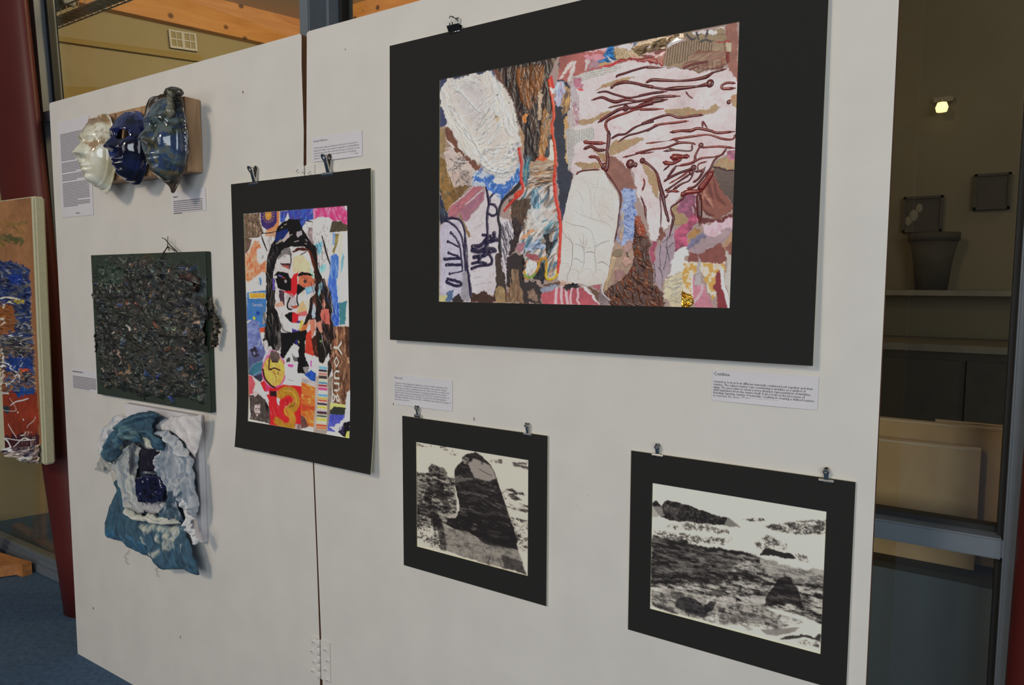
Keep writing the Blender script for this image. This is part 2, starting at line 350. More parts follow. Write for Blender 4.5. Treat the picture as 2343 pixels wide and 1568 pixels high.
# room behind the glass
nW = np.array([.95224, -.30536, 0]); PW = np.array([-2.41, 2.096, 0])
def onwall(x, y, off=0.):
    d = ray(x, y); t = ((PW - CAM) @ nW + off) / (d @ nW); return CAM + t * d
dW = np.array([.30536, .95224, 0]); wA = PW - dW * 1.86; wB = PW
def wallslab(name, z0, z1, o0, o1, m, ext=0.0, **k):
    a, b = wA - dW * ext, wB; f = [a + nW * o0, b + nW * o0]; g = [a + nW * o1, b + nW * o1]; bm = bmesh.new()
    prism(bm, [(*f[0][:2], z0), (*f[1][:2], z0), (*f[1][:2], z1), (*f[0][:2], z1)], [(*g[0][:2], z0), (*g[1][:2], z0), (*g[1][:2], z1), (*g[0][:2], z1)])
    return link(name, from_bm(name, bm), m, **k)
struct(wallslab('wall_beyond_side', 0, 3.0, -.06, -.16, M['tan']), 'tan side wall of the room behind the glass')
struct(wallslab('trim_1', 2.80, 3.0, 0, -.10, M['beam']), 'orange pine beam running away above the tan wall')
struct(box('trim_2', -2.40, 4.0, 2.09, 2.20, 2.80, 3.0, M['beam']), 'orange pine beam parallel to the glass')
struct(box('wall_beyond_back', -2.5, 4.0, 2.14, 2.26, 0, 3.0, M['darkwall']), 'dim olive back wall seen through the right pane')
struct(box('ceiling', -3.4, 4.0, .34, 2.30, 3.0, 3.1, M['cream']), 'cream ceiling of the room behind the glass')
# ochre bands on the side wall; the upper one stands in for a glass reflection
def wallquad(name, px, m, off=-.055, thick=.02, **k):
    f = [onwall(x, y, off) for x, y in px]; bm = bmesh.new(); prism(bm, [tuple(p + nW * thick) for p in f], [tuple(p) for p in f]); return link(name, from_bm(name, bm), m, **k)
struct(wallquad('reflection_band', [(112, 82), (460, 128), (460, 143), (112, 93)], M['tanband']), 'ochre strip standing in for a reflection across the upper left glass')
struct(wallquad('trim_4', [(112, 198), (330, 204), (330, 240), (112, 250)], M['tanband']), 'lower ochre rail on the tan wall')
# white grid on that wall, standing in for a window reflected in the glass
wn = bpy.data.objects.new('window_reflection', None); COL.objects.link(wn); wn.location = onwall(416, 94, -.05); struct(wn, 'small white grid of eight panes standing in for a reflected window')
def lerp2(q, u, v): return [(q[0][i] * (1 - u) + q[1][i] * u) * (1 - v) + (q[3][i] * (1 - u) + q[2][i] * u) * v for i in (0, 1)]
WQ = [(384, 68), (447, 78), (451, 119), (389, 110)]
wallquad('pane', WQ, M['tan'], -.05, .006, parent=wn)
for u0, u1 in ((0, .07), (.455, .56), (.93, 1), (.24, .27), (.74, .77)):
    wallquad('glazing_bar', [lerp2(WQ, u0, 0), lerp2(WQ, u1, 0), lerp2(WQ, u1, 1), lerp2(WQ, u0, 1)], M['winwhite'], -.05, .014, parent=wn)
for v0, v1 in ((0, .09), (.45, .52), (.88, 1)):
    wallquad('glazing_bar', [lerp2(WQ, 0, v0), lerp2(WQ, 1, v0), lerp2(WQ, 1, v1), lerp2(WQ, 0, v1)], M['winwhite'], -.05, .012, parent=wn)
# cable tray and duct just behind the glass, under the ceiling
TZ = 2.45
t0, t1, t2 = hitz(113, 73, TZ), hitz(301, 0, TZ), hitz(113, 46, TZ)
ya, yb = t2[1], t0[1]; xa, xb = t0[0] - .45, t1[0] + .9
tr = empty('cable_tray', (0, (ya + yb) / 2, TZ), 'galvanised wire cable tray hanging behind the upper left glass', 'cable tray')
for y in (ya, yb):
    for z in (TZ, TZ + .035): tube('rail', [(xa, y, z), (xb, y, z)], .0035, M['galv'], tr, 6)
box('base', xa, xb, ya + .006, yb - .006, TZ + .004, TZ + .007, M['galv'], tr)
n = 40
for i in range(n):
    x = xa + (xb - xa) * i / n; w = (xb - xa) / n
    tube('cross_wire', [(x, ya, TZ + .035), (x, ya, TZ), (x + w * .8, yb, TZ), (x + w * .8, yb, TZ + .035)], .0028, M['galv'], tr, 5)
for x in (xa + .3, xb - .5): tube('hanger', [(x, (ya + yb) / 2, TZ + .005), (x, (ya + yb) / 2, 3.0)], .004, M['galv'], tr, 6)
dc = empty('ventilation_duct', (-2.0, .40, 2.55), 'blue grey ventilation duct beside the cable tray', 'duct')
q0, q1 = hitz(105, 42, 2.5), hitz(168, 12, 2.5)
box('body', q0[0], q1[0], q0[1] - .05, q0[1] - .004, 2.5, 2.62, M['duct'], dc, .004); box('collar', q1[0] - .02, q1[0] + .005, q0[1] - .054, q0[1], 2.496, 2.626, M['duct'], dc, .003)
tube('hanger', [(q0[0] + .1, q0[1] - .03, 2.62), (q0[0] + .1, q0[1] - .03, 3.0)], .005, M['galv'], dc, 6)

# ------------------------------------------------------------------ the glazed screen
def window(name, label, loc):
    o = bpy.data.objects.new(name, None); COL.objects.link(o); o.location = loc; return struct(o, label)
def slab(name, pts, y0, y1, m, parent):
    bm = bmesh.new(); prism(bm, [(x, y0, z) for x, z in pts], [(x, y1, z) for x, z in pts]); return link(name, from_bm(name, bm), m, parent)
w1 = window('window_1', 'tall tinted glass bay behind the left board', (-1.0, GY, 0))
def gx(px, py, Y=GY - .05): q = hit(px, py, Y); return q[0], q[2]
s0, s1 = gx(55, 0), gx(107, 480); e0, e1 = gx(76, 0), gx(119, 480)
def ext(p, q, z): t = (z - p[1]) / (q[1] - p[1]); return (p[0] + (q[0] - p[0]) * t, z)
slab('stile', [ext(s0, s1, 0), ext(e0, e1, 0), ext(e0, e1, 3.0), ext(s0, s1, 3.0)], GY - .05, GY + .03, M['frame'], w1)
tzt, tzb = gx(100, 256)[1], gx(100, 280)[1]
slab('transom', [(ext(e0, e1, tzb)[0], tzb), (-.30, tzb), (-.30, tzt), (ext(e0, e1, tzt)[0], tzt)], GY - .05, GY + .03, M['frame'], w1)
slab('gasket', [ext(e0, e1, tzt), (ext(e0, e1, tzt)[0] + .022, tzt), (ext(e0, e1, 3)[0] + .022, 3.0), ext(e0, e1, 3.0)], GY - .012, GY + .012, M['gasket'], w1)
slab('gasket', [ext(e0, e1, .06), (ext(e0, e1, .06)[0] + .03, .06), (ext(e0, e1, tzb)[0] + .03, tzb), ext(e0, e1, tzb)], GY - .012, GY + .012, M['gasket'], w1)
slab('pane', [ext(e0, e1, tzt), (-.26, tzt), (-.26, 3.0), ext(e0, e1, 3.0)], GY - .003, GY + .003, M['glass'], w1)
slab('pane', [ext(e0, e1, .06), (-.26, .06), (-.26, tzb), ext(e0, e1, tzb)], GY - .003, GY + .003, M['glass'], w1)
m0, m1 = gx(684, 40, GY - .11)[0], gx(706, 40, GY - .11)[0]
box('mullion', m0, m1, GY - .11, GY + .04, 0, 3.0, M['frame'], w1, .003); box('mullion_flange', m1, m1 + .012, GY - .05, GY + .04, 0, 3.0, M['frame'], w1)
box('gasket', m1 + .012, m1 + .024, GY - .014, GY + .014, 0, 3.0, M['gasket'], w1)
w2 = window('window_2', 'tinted glass bay beside the right board', (.6, GY, 0))
rx = gx(2302, 1044)[0]; rt, rb = gx(2140, 1210)[1], gx(2140, 1256)[1]
box('stile', rx + .004, rx + .052, GY - .05, GY + .04, 0, 3.0, M['frame'], w2, .003)
box('gasket', rx - .004, rx + .004, GY - .03, GY + .012, 0, 3.0, M['gasket'], w2)
box('transom', m1, rx + .004, GY - .05, GY + .04, rb, rt, M['frame'], w2, .003)
box('glazing_bead', m1, rx - .004, GY - .016, GY + .012, rt, rt + .010, M['gasket'], w2); box('glazing_bead', m1, rx - .004, GY - .016, GY + .012, rb - .008, rb, M['gasket'], w2)
box('pane', m1, rx, GY - .003, GY + .003, rt, 3.0, M['glass'], w2); box('pane', m1, rx, GY - .003, GY + .003, .06, rb, M['glass'], w2)
box('sill', m1, rx + .05, GY - .05, GY + .04, 0, .06, M['frame'], w2)
w0 = window('window_4', 'glass bay left of the red post', (-3.0, GY, 0))
sx0 = ext(s0, s1, 0)[0]
slab('pane', [(-5.5, .05), ext(s0, s1, .05), ext(s0, s1, 3), (-5.5, 3)], GY - .003, GY + .003, M['glass'], w0)
for k, (za, zb, d) in enumerate(((0, .035, .03), (.035, .055, .018), (.055, .07, .008))):
    slab('sill', [(-5.5, za), (ext(e0, e1, za)[0] + 1.6, za), (ext(e0, e1, zb)[0] + 1.6, zb), (-5.5, zb)], GY - d, GY + .03, M['frame'], w0)
# raking red posts in front of the glass
def post(name, bl, br, tl, tr_, label, y):
    o = bpy.data.objects.new(name, None); bm = bmesh.new(); rings = []; N = 28
    for i in range(13):
        t = i / 12; xl = bl[0] + (tl[0] - bl[0]) * t; xr = br[0] + (tr_[0] - br[0]) * t; z = bl[1] + (tl[1] - bl[1]) * t; c, r = (xl + xr) / 2, (xr - xl) / 2
        rings.append([bm.verts.new((c + r * math.cos(6.28319 * k / N), y + min(r, .05) * math.sin(6.28319 * k / N), z)) for k in range(N)])
    for a, b in zip(rings, rings[1:]):
        for k in range(N): bm.faces.new((a[k], a[(k + 1) % N], b[(k + 1) % N], b[k]))
    bm.faces.new(rings[0][::-1]); bm.faces.new(rings[-1]); bpy.data.objects.remove(o)
    p = link(name, from_bm(name, bm), M['red'], None, ((bl[0] + br[0]) / 2, y, 0), smooth=True); return tag(p, label, 'post', kind='structure')
PY = .165
def pxz(a, b): q = hit(a, b, PY); return (q[0], q[2])
pl, pl2, pr, pr2 = pxz(163, 1398), pxz(12, 445), pxz(107, 480), pxz(56, 0)
post('trim_5', ext(pl, pl2, 0), ext(pr, pr2, 0), ext(pl, pl2, 3.0), ext(pr, pr2, 3.0), 'dark red raking steel post left of the boards', PY)
ql, ql2 = hit(2334, 1128, .2), hit(2299, 1568, .2)
a, b = (ql2[0], ql2[2]), (ql[0], ql[2])
post('trim_6', ext(a, b, 0), (ext(a, b, 0)[0] + .16, 0), ext(a, b, 3.0), (ext(a, b, 3.0)[0] + .26, 3.0), 'dark red raking steel post at the right edge', .2)

# ------------------------------------------------------------------ things in the dim room beyond the right pane
def bx(a, b, Y): p = hit(*a, Y); q = hit(*b, Y); return p[0], q[0], q[2], p[2]
pk = empty('plywood_sheet', (1.0, .40, .75), 'pale plywood sheet leaning nearest the right glass pane', 'plywood', 'plywood sheets behind the glass')
x0, x1, _, z1 = bx((2010, 1003), (2245, 1030), .40); zb = hit(2130, 1286, .40)[2]
box('face', .55, x1, .396, .414, zb, z1 - .004, M['ply'], pk); box('edge', .55, x1, .394, .415, z1 - .004, z1, M['plyedge'], pk)
pk = empty('plywood_sheet', (1.0, .44, .75), 'taller orange plywood sheet standing behind the pale one', 'plywood', 'plywood sheets behind the glass')
z1 = hit(2150, 968, .44)[2]
box('face', .55, 1.47, .432, .450, zb, z1 - .003, M['ply'], pk); box('edge', .55, 1.47, .430, .451, z1 - .003, z1, M['plyedge'], pk)
pk = empty('plywood_sheet', (1.4, .47, .75), 'thin plywood offcut rearmost behind the right pane', 'plywood', 'plywood sheets behind the glass')
x0 = hit(2140, 966, .47)[0]; z1 = hit(2220, 967, .47)[2]
box('face', x0, 1.52, .462, .474, zb, z1 - .003, M['ply'], pk); box('edge', x0, 1.52, .461, .475, z1 - .003, z1, M['plyedge'], pk)
pn = empty('plinth', (1.1, .6, 0), 'blue grey plinth under the plywood sheets behind the lower right pane', 'plinth')
box('body', .3, 1.9, .36, .95, .03, zb - .012, M['plinth'], pn); box('top_board', .3, 1.9, .352, .955, zb - .012, zb, M['dim'], pn); box('kick_board', .32, 1.88, .38, .93, 0, .03, M['dim'], pn)
YB = 2.12
def framed(name, a, b, label):
    x0, x1, z0, z1 = bx(a, b, YB); o = empty(name, ((x0 + x1) / 2, YB, z0), label, 'picture', 'pictures on the dim back wall')
    box('picture', x0 + .008, x1 - .008, YB - .006, YB + .02, z0 + .008, z1 - .008, M['dim'], o)
    for r in ((x0, x1, z0, z0 + .01), (x0, x1, z1 - .01, z1), (x0, x0 + .01, z0, z1), (x1 - .01, x1, z0, z1)): box('frame_side', r[0], r[1], YB - .014, YB + .018, r[2], r[3], M['dim'], o)
    return o, (x0, x1, z0, z1)
framed('wall_picture', (2230, 400), (2310, 478), 'dark square picture on the back wall, right one')
o, r = framed('wall_picture', (2068, 452), (2155, 530), 'dark picture with a pale figure on the back wall')
bm = bmesh.new()
for c, rr in ((hit(2103, 477, YB - .008), .017), (hit(2090, 494, YB - .008), .022), (hit(2078, 506, YB - .008), .018)):
    bmesh.ops.create_uvsphere(bm, u_segments=12, v_segments=8, radius=rr, matrix=Matrix.Translation(c) @ Matrix.Diagonal((.8, .25, 1.1, 1)))
link('pale_figure', from_bm('pale_figure', bm), M['shelf'], o, smooth=True)
x0, x1, z0, z1 = bx((2055, 664), (2343, 686), 2.02)
sh = empty('wall_shelf', (1.3, 2.1, z0), 'long dull shelf across the dim back wall', 'shelf'); box('board', .8, 2.2, 1.98, 2.14, hit(2090, 676, 2.0)[2], hit(2090, 664, 2.0)[2], M['shelf'], sh)
for x in (.95, 1.9): box('bracket', x, x + .02, 2.0, 2.14, hit(2090, 676, 2.0)[2] - .1, hit(2090, 676, 2.0)[2], M['shelf'], sh)
def lathe(name, prof, c, m, parent=None, N=24, loc=None):
    bm = bmesh.new(); rings = [[bm.verts.new((c[0] + r * math.cos(6.28319 * k / N), c[1] + r * math.sin(6.28319 * k / N), c[2] + z)) for k in range(N)] for r, z in prof]
    for p, q in zip(rings, rings[1:]):
        for k in range(N): bm.faces.new((p[k], p[(k + 1) % N], q[(k + 1) % N], q[k]))
    bm.faces.new(rings[0][::-1]); bm.faces.new(rings[-1]); return link(name, from_bm(name, bm), m, parent, loc, smooth=True)
p0 = hit(2130, 664, 2.05); p1 = hit(2130, 534, 2.05); hp = p1[2] - p0[2]
fp = empty('plant_pot', tuple(p0), 'large dark tapered pot standing on the dim shelf', 'pot'); lathe('body', [(.055, 0), (.066, hp * .5), (.082, hp * .86)], p0, M['dim'], fp); lathe('rim', [(.088, hp * .86), (.09, hp), (.078, hp), (.076, hp * .9)], p0, M['dim'], fp)
p0 = hit(2120, 770, 2.05); p1 = hit(2120, 678, 2.05); hp = p1[2] - p0[2]
x0, x1, z0, z1 = bx((2055, 790), (2320, 960), 1.95)
sb = empty('sideboard', (1.3, 1.95, 0), 'dark sideboard against the dim back wall', 'cabinet'); box('body', .9, 2.2, 1.75, 2.13, .06, z1, M['dim'], sb); box('top', .88, 2.22, 1.73, 2.13, z1, z1 + .025, M['shelf'], sb)
for x in (.92, 1.34, 1.77): box('door', x, x + .40, 1.735, 1.75, .1, z1 - .03, M['dim'], sb)
for x in (.94, 2.12): box('foot', x, x + .05, 1.8, 1.85, 0, .06, M['dim'], sb)
lp = hit(2155, 246, 2.06); wl = empty('reflected_lamp', (lp[0], 2.12, lp[2]), 'small glowing shape standing in for a lamp reflection in the right pane', 'lamp')  # glow built behind the pane in place of a lamp's reflection
em = bpy.data.materials.new('lamp_glow'); em.use_nodes = True; em.node_tree.nodes['Principled BSDF'].inputs['Emission Color'].default_value = (1, .75, .36, 1); em.node_tree.nodes['Principled BSDF'].inputs['Emission Strength'].default_value = 1.6
lathe('shade', [(.018, -.016), (.022, .0), (.016, .018)], lp, em, wl); box('backplate', lp[0] - .03, lp[0] + .035, 2.10, 2.125, lp[2] + .03, lp[2] + .05, M['shelf'], wl); box('arm', lp[0] - .004, lp[0] + .004, 2.06, 2.11, lp[2] + .016, lp[2] + .034, M['shelf'], wl)

# ------------------------------------------------------------------ the two hinged display boards
def board(name, outline, label):
    o = empty(name, (sum(p[0] for p in outline) / len(outline), 0, 0), label, 'display board', 'hinged white display boards')
    bm = bmesh.new(); prism(bm, [(x, 0, z) for x, z in outline], [(x, .018, z) for x, z in outline]); me = bpy.data.meshes.new('panel')
    bmesh.ops.recalc_face_normals(bm, faces=bm.faces)
    for f in bm.faces: f.material_index = 0 if abs(f.normal.y) > .5 else 1
    bm.to_mesh(me); bm.free(); me.materials.append(M['white']); me.materials.append(M['raw']); link('panel', me, None, o); return o
def hx(x, y): q = hit(x, y); return (q[0], q[2])
ZT = 1.868
Lr = [hx(690, 90), hx(690, 150), hx(693, 240), hx(695, 300), hx(694.5, 380), hx(703, 600), hx(709, 820), hx(716, 1066), hx(725, 1290), hx(731, 1462), hx(732, 1560)]
Rl = [hx(702, 90), hx(701.5, 240), hx(701, 380), hx(706, 600), hx(711.5, 820), hx(719, 1066), hx(728, 1290), hx(735, 1462), hx(738, 1560)]
boardL = board('display_board', [(-1.214, 0), (Lr[-1][0], 0)] + Lr[::-1] + [(Lr[0][0], ZT - .004), (Lr[0][0] - .006, ZT), (-1.210, ZT), (-1.214, ZT - .005)], 'left white board carrying the ceramic masks and tie-dyed cloth')
boardR = board('display_board', [(Rl[-1][0], 0), (1.221, 0), (1.221, ZT - .004), (1.217, ZT), (Rl[0][0] + .006, ZT), (Rl[0][0], ZT - .004)] + Rl, 'right white board carrying the large collage and two photographs')
for bo, xs in ((boardL, (-1.12, -.10)), (boardR, (.10, 1.12))):
    for x in xs: box('rear_batten', x - .025, x + .025, .018, .043, .02, ZT - .02, M['raw'], bo)
def hinge(zc, label, hh=.103):
    q = hit(731, 1500); xc = (Rl[-2][0] + Lr[-2][0]) / 2 if zc < 1 else (Lr[4][0] + Rl[2][0]) / 2
    o = empty('butt_hinge', (xc, 0, zc - hh / 2), label, 'hinge', 'painted hinges joining the boards')
    for sgn in (-1, 1):
        lf = box('leaf', *(sorted((xc + sgn * .003, xc + sgn * .036))), -.003, 0, zc - hh / 2, zc + hh / 2, M['white'], o, .0008)
        for i, (fx, fz) in enumerate(((.6, .38), (.8, .13), (.55, -.12), (.75, -.37))):
            x = xc + sgn * .036 * (fx if sgn > 0 else fx * .95); z = zc + fz * hh - (.008 if sgn > 0 else 0)
            bm = bmesh.new(); bmesh.ops.create_uvsphere(bm, u_segments=14, v_segments=8, radius=.0062, matrix=Matrix.Translation((x, -.003, z)) @ Matrix.Diagonal((1, .55, 1, 1)))
            sw = link('screw', from_bm('screw', bm), M['white'], lf, smooth=True)
            bar('slot', (x - .004, -.0064, z - .002), (x + .004, -.0064, z + .003), .0012, .0008, M['ink'], lf)
    for i in range(5):
        za = zc - hh / 2 + hh * i / 5
        lathe('knuckle', [(.004, .0006), (.0046, .001), (.0046, hh / 5 - .001), (.004, hh / 5 - .0006)], (xc - .003, -.003, za), M['white'], o, 12)
hinge(.3545, 'white painted hinge low on the seam between the boards')
hinge(1.520, 'white painted hinge half hidden behind the collage portrait mount', .09)
# small marks on the boards
mk = [(556, 211, .0022), (1085, 959, .0022), (214, 1392, .003), (413, 1458, .003), (1345, 1133, .0016), (1320, 1154, .0016), (900, 925, .0015), (790, 113, .0014), (1310, 1290, .0013), (1020, 1480, .0016)]
for i, (x, y, r) in enumerate(mk):
    p = hit(x, y); bm = bmesh.new(); bmesh.ops.create_uvsphere(bm, u_segments=8, v_segments=6, radius=r, matrix=Matrix.Translation((p[0], -.0003, p[2])) @ Matrix.Diagonal((.8, .35, 1.8, 1)))
    link('wall_putty' if i % 3 == 2 else 'staple_mark', from_bm('mark', bm), M['white'] if i in (4, 5, 8, 9) else M['backcard'] if i % 2 else M['raw'], boardL if p[0] < 0 else boardR, smooth=True)

# ------------------------------------------------------------------ mounts, clips, captions
def mount(parent, outer, inner, a, b, thick=.0025, bow=None):
    # outer and inner are x0,x1,z0,z1; a window-cut card, fine grid so that it can curl
    xo = [outer[0], inner[0], inner[1], outer[1]]; zo = [outer[2], inner[2], inner[3], outer[3]]
    bm = bmesh.new(); N = 24
    us = sorted(set([*np.linspace(outer[0], outer[1], N), inner[0], inner[1]])); vs = sorted(set([*np.linspace(outer[2], outer[3], N), inner[2], inner[3]])); e = 1e-6
    grid = {}
    def V(i, j, d):
        k = (i, j, d)
        if k not in grid:
            p = np.array([[[us[i], a + b * vs[j] - (thick if d else 0), vs[j]]]]); p = bow(p) if bow else p; grid[k] = bm.verts.new(p[0, 0])
        return grid[k]
    def solid(i, j):
        if i < 0 or j < 0 or i >= len(us) - 1 or j >= len(vs) - 1: return False
        return not (us[i] >= inner[0] - e and us[i + 1] <= inner[1] + e and vs[j] >= inner[2] - e and vs[j + 1] <= inner[3] + e)
    for i in range(len(us) - 1):
        for j in range(len(vs) - 1):
            if not solid(i, j): continue
            f = bm.faces.new((V(i, j, 1), V(i + 1, j, 1), V(i + 1, j + 1, 1), V(i, j + 1, 1))); f.material_index = 0
            f = bm.faces.new((V(i, j, 0), V(i, j + 1, 0), V(i + 1, j + 1, 0), V(i + 1, j, 0))); f.material_index = 1
            for di, dj, A, B in ((-1, 0, (i, j), (i, j + 1)), (1, 0, (i + 1, j), (i + 1, j + 1)), (0, -1, (i, j), (i + 1, j)), (0, 1, (i, j + 1), (i + 1, j + 1))):
                if not solid(i + di, j + dj):
                    f = bm.faces.new((V(*A, 0), V(*B, 0), V(*B, 1), V(*A, 1))); f.material_index = 1
    me = bpy.data.meshes.new('mount_card'); bmesh.ops.recalc_face_normals(bm, faces=bm.faces); bm.to_mesh(me); bm.free(); me.materials.append(M['black']); me.materials.append(M['bevel'])
    return link('mount_card', me, None, parent)
def rect_of(c, a, b):
    q = [hit(x, y, a, b) for x, y in c]; return ((q[0][0] + q[3][0]) / 2, (q[1][0] + q[2][0]) / 2, (q[2][2] + q[3][2]) / 2, (q[0][2] + q[1][2]) / 2)
def bulldog(px, py, w, h, label, y0=-.006, lean=.42):
    p = hit(px, py, y0 - .002); X, Z = p[0], p[2]
    o = empty('bulldog_clip', (X, y0, Z), label, 'clip', 'metal clips holding the mounts'); s = h
    bm = bmesh.new(); pr = [(-.30, .0), (-.34, .10), (-.24, .30), (-.06, .40), (.02, .34), (.04, .1), (-.05, -.16), (-.16, -.18), (-.22, -.08)]   # folded jaw section, in units of h/2.4
    k = s * .42
    prism(bm, [(X - w / 2, y0 + u * k, Z + v * k) for u, v in pr], [(X + w / 2, y0 + u * k, Z + v * k) for u, v in pr]); link('jaw', from_bm('jaw', bm), M['steel'], o, smooth=False)
    tube('lip', [(X - w / 2, y0 - .16 * k, Z - .18 * k), (X + w / 2, y0 - .16 * k, Z - .18 * k)], k * .055, M['darksteel'], o, 8)
    for back in (0, 1):
        th = math.radians(4) if back else -lean; base = Vector((X, y0 - (.02 if back else .14) * k, Z + .34 * k)); d = Vector((0, math.sin(th), math.cos(th))); nrm = Vector((0, math.cos(th), -math.sin(th)))
        L = s * .78; wn, wr = w * .15, w * .21; bm = bmesh.new(); N = 20; hole = wr * .38; tk = s * .022; rows = []
        out = [(-wn, 0), (-wn, L * .52)] + [(-wr * math.cos(t), L * .78 - wr * .0 + wr * 1.25 * math.sin(t)) for t in np.linspace(-.75, math.pi + .75, N)] + [(wn, L * .52), (wn, 0)]
        n = len(out); cen = (0, L * .78); inn = []
        for x, v in out:
            ang = math.atan2(v - cen[1], x - cen[0]); inn.append((hole * math.cos(ang), cen[1] + hole * math.sin(ang)))
        def W(x, v, dd): return base + Vector((1, 0, 0)) * x + d * v + nrm * (dd + (s * .05 * math.sin(v / L * 3.1) if not back else 0))
        vo = [[bm.verts.new(W(x, v, dd)) for x, v in out] for dd in (-tk, tk)]; vi = [[bm.verts.new(W(x, v, dd)) for x, v in inn] for dd in (-tk, tk)]
        for i in range(n):
            j = (i + 1) % n
            bm.faces.new((vo[0][i], vo[0][j], vi[0][j], vi[0][i])); bm.faces.new((vo[1][i], vi[1][i], vi[1][j], vo[1][j])); bm.faces.new((vo[0][i], vo[1][i], vo[1][j], vo[0][j])); bm.faces.new((vi[0][i], vi[0][j], vi[1][j], vi[1][i]))
        link('lever', from_bm('lever', bm), M['steel'], o)
    tube('pivot', [(X - w * .2, y0 - .05 * k, Z + .42 * k), (X + w * .2, y0 - .05 * k, Z + .42 * k)], k * .07, M['steel'], o, 8)
    zz = Z + .34 * k + s * .62; tube('nail', [(X, 0, zz), (X - w * .02, -.018 if w > .03 else -.012, zz + .004), (X - w * .02, -.019 if w > .03 else -.0125, zz + .0042)], [.0009, .0009, .002], M['darksteel'], o, 6)
    return o
def text_obj(body, x, z, size, m, parent, y, width=None, spacing=1.25):
    c = bpy.data.curves.new('lettering', 'FONT'); c.body = body; c.size = size; c.space_line = spacing; c.resolution_u = 1
    t = bpy.data.objects.new('tmp', c); COL.objects.link(t); bpy.context.view_layer.update()
    me = bpy.data.meshes.new_from_object(t.evaluated_get(bpy.context.evaluated_depsgraph_get())); bpy.data.objects.remove(t)
    if width:
        xs = np.empty(len(me.vertices) * 3, np.float32); me.vertices.foreach_get('co', xs); k = width / max(1e-6, xs.reshape(-1, 3)[:, 0].max()); me.transform(Matrix.Diagonal((k, 1, 1, 1)))
    me.transform(Matrix.Translation((x, y, z)) @ Matrix.Rotation(math.pi / 2, 4, 'X'))
    me.materials.clear(); me.materials.append(m)
    return link('lettering', me, m, parent)
def sheet_paper(name, r, label, y=-.0012, curl=.0):
    x0, x1, z0, z1 = r; o = empty(name, ((x0 + x1) / 2, 0, z0), label, 'caption', 'paper captions on the boards')
    N = 10; bm = bmesh.new(); f = [[bm.verts.new((x0 + (x1 - x0) * i / N, y - curl * (j == 0) * math.sin(3.14 * i / N) - .0003, z0 + (z1 - z0) * j / 4)) for i in range(N + 1)] for j in range(5)]
    g = [[bm.verts.new((v.co.x, v.co.y + .0004, v.co.z)) for v in rw] for rw in f]
    for j in range(4):
        for i in range(N):
            bm.faces.new((f[j][i], f[j][i + 1], f[j + 1][i + 1], f[j + 1][i])); bm.faces.new((g[j][i], g[j + 1][i], g[j + 1][i + 1], g[j][i + 1]))
    for j in range(4): bm.faces.new((f[j][0], f[j + 1][0], g[j + 1][0], g[j][0])); bm.faces.new((f[j][N], g[j][N], g[j + 1][N], f[j + 1][N]))
    for i in range(N): bm.faces.new((f[0][i], g[0][i], g[0][i + 1], f[0][i + 1])); bm.faces.new((f[4][i], f[4][i + 1], g[4][i + 1], g[4][i]))
    link('paper', from_bm('paper', bm), M['paper'], o); return o
TY = -.0021
def caption(r, label, title, lines, tz, ts, lz, ls, pitch, tm, bmn, tw=None, widths=None, lx=.006):
    o = sheet_paper('caption_card', r, label, curl=.002); x0, x1, z0, z1 = r
    text_obj(title, x0 + lx, z1 - tz, ts, tm, o, TY, tw)
    for i, l in enumerate(lines): text_obj(l, x0 + lx, z1 - lz - i * pitch, ls, bmn, o, TY, widths[i] if widths else None)
    return o
caption((.973, 1.137, 1.097, 1.149), 'paper caption headed Combine under the large collage', 'Combine',
        ['I intend to look at how different materials combined look together and their', 'texture. The subject matter I am considering is wrinkles as a symbol of', 'aging. The piece aims to show a more abstract representation of wrinkles,',
         'with inspiration from the nature itself. It also looks at the processes of', 'blending, layering, mixing of materials, resulting in creating a defined texture', 'to recreate the sense of aging, as a natural process.'],
        .0095, .0082, .0215, .0054, .00465, M['inkdark'], M['inkdark'], .0262, [.154, .1435, .151, .1425, .1565, .1045], lx=.0025)
caption((.267, .430, 1.0225, 1.088), 'paper caption headed Reveal above the figure photograph', 'Reveal',
        ['I wanted to try merging two negatives to create a double exposure in the', 'darkroom, combining landscape and the human body together. Images', 'becoming one draws a parallel between the effects of time on nature and', 'the human form. In black and white overlapping emphasises the texture,',
         'which is what I have been basing my body of work on. Lastly, the theme of', 'aging, with the main focus on wrinkles, emerges from the photographs,', 'through the illusion of folds and layers, ultimately expressing the passage of', 'time more generally.'],
        .0085, .0075, .0192, .0054, .0052, M['ink'], M['ink'], .0215, [.147, .1445, .1505, .1465, .1505, .144, .1545, .042], lx=.0035)
caption((.022, .182, 1.570, 1.626), 'paper caption headed Identity Reflection above the collage portrait', 'Identity Reflection',
        ['The Photoshop collage uses manual processes such as mono print, ink', 'drawing with collage, composed with a virtual platform, combining different', 'personal elements along with a self portrait. The purpose of the piece is to mix', 'of elements is to manipulate the stereotypical notions of social identity,', 'allowing the importance to every aspect of dealing for building one\'s identity.'],
        .0112, .0075, .0262, .0055, .0060, M['ink'], M['ink'], .046, [.141, .146, .147, .138, .143], lx=.005)
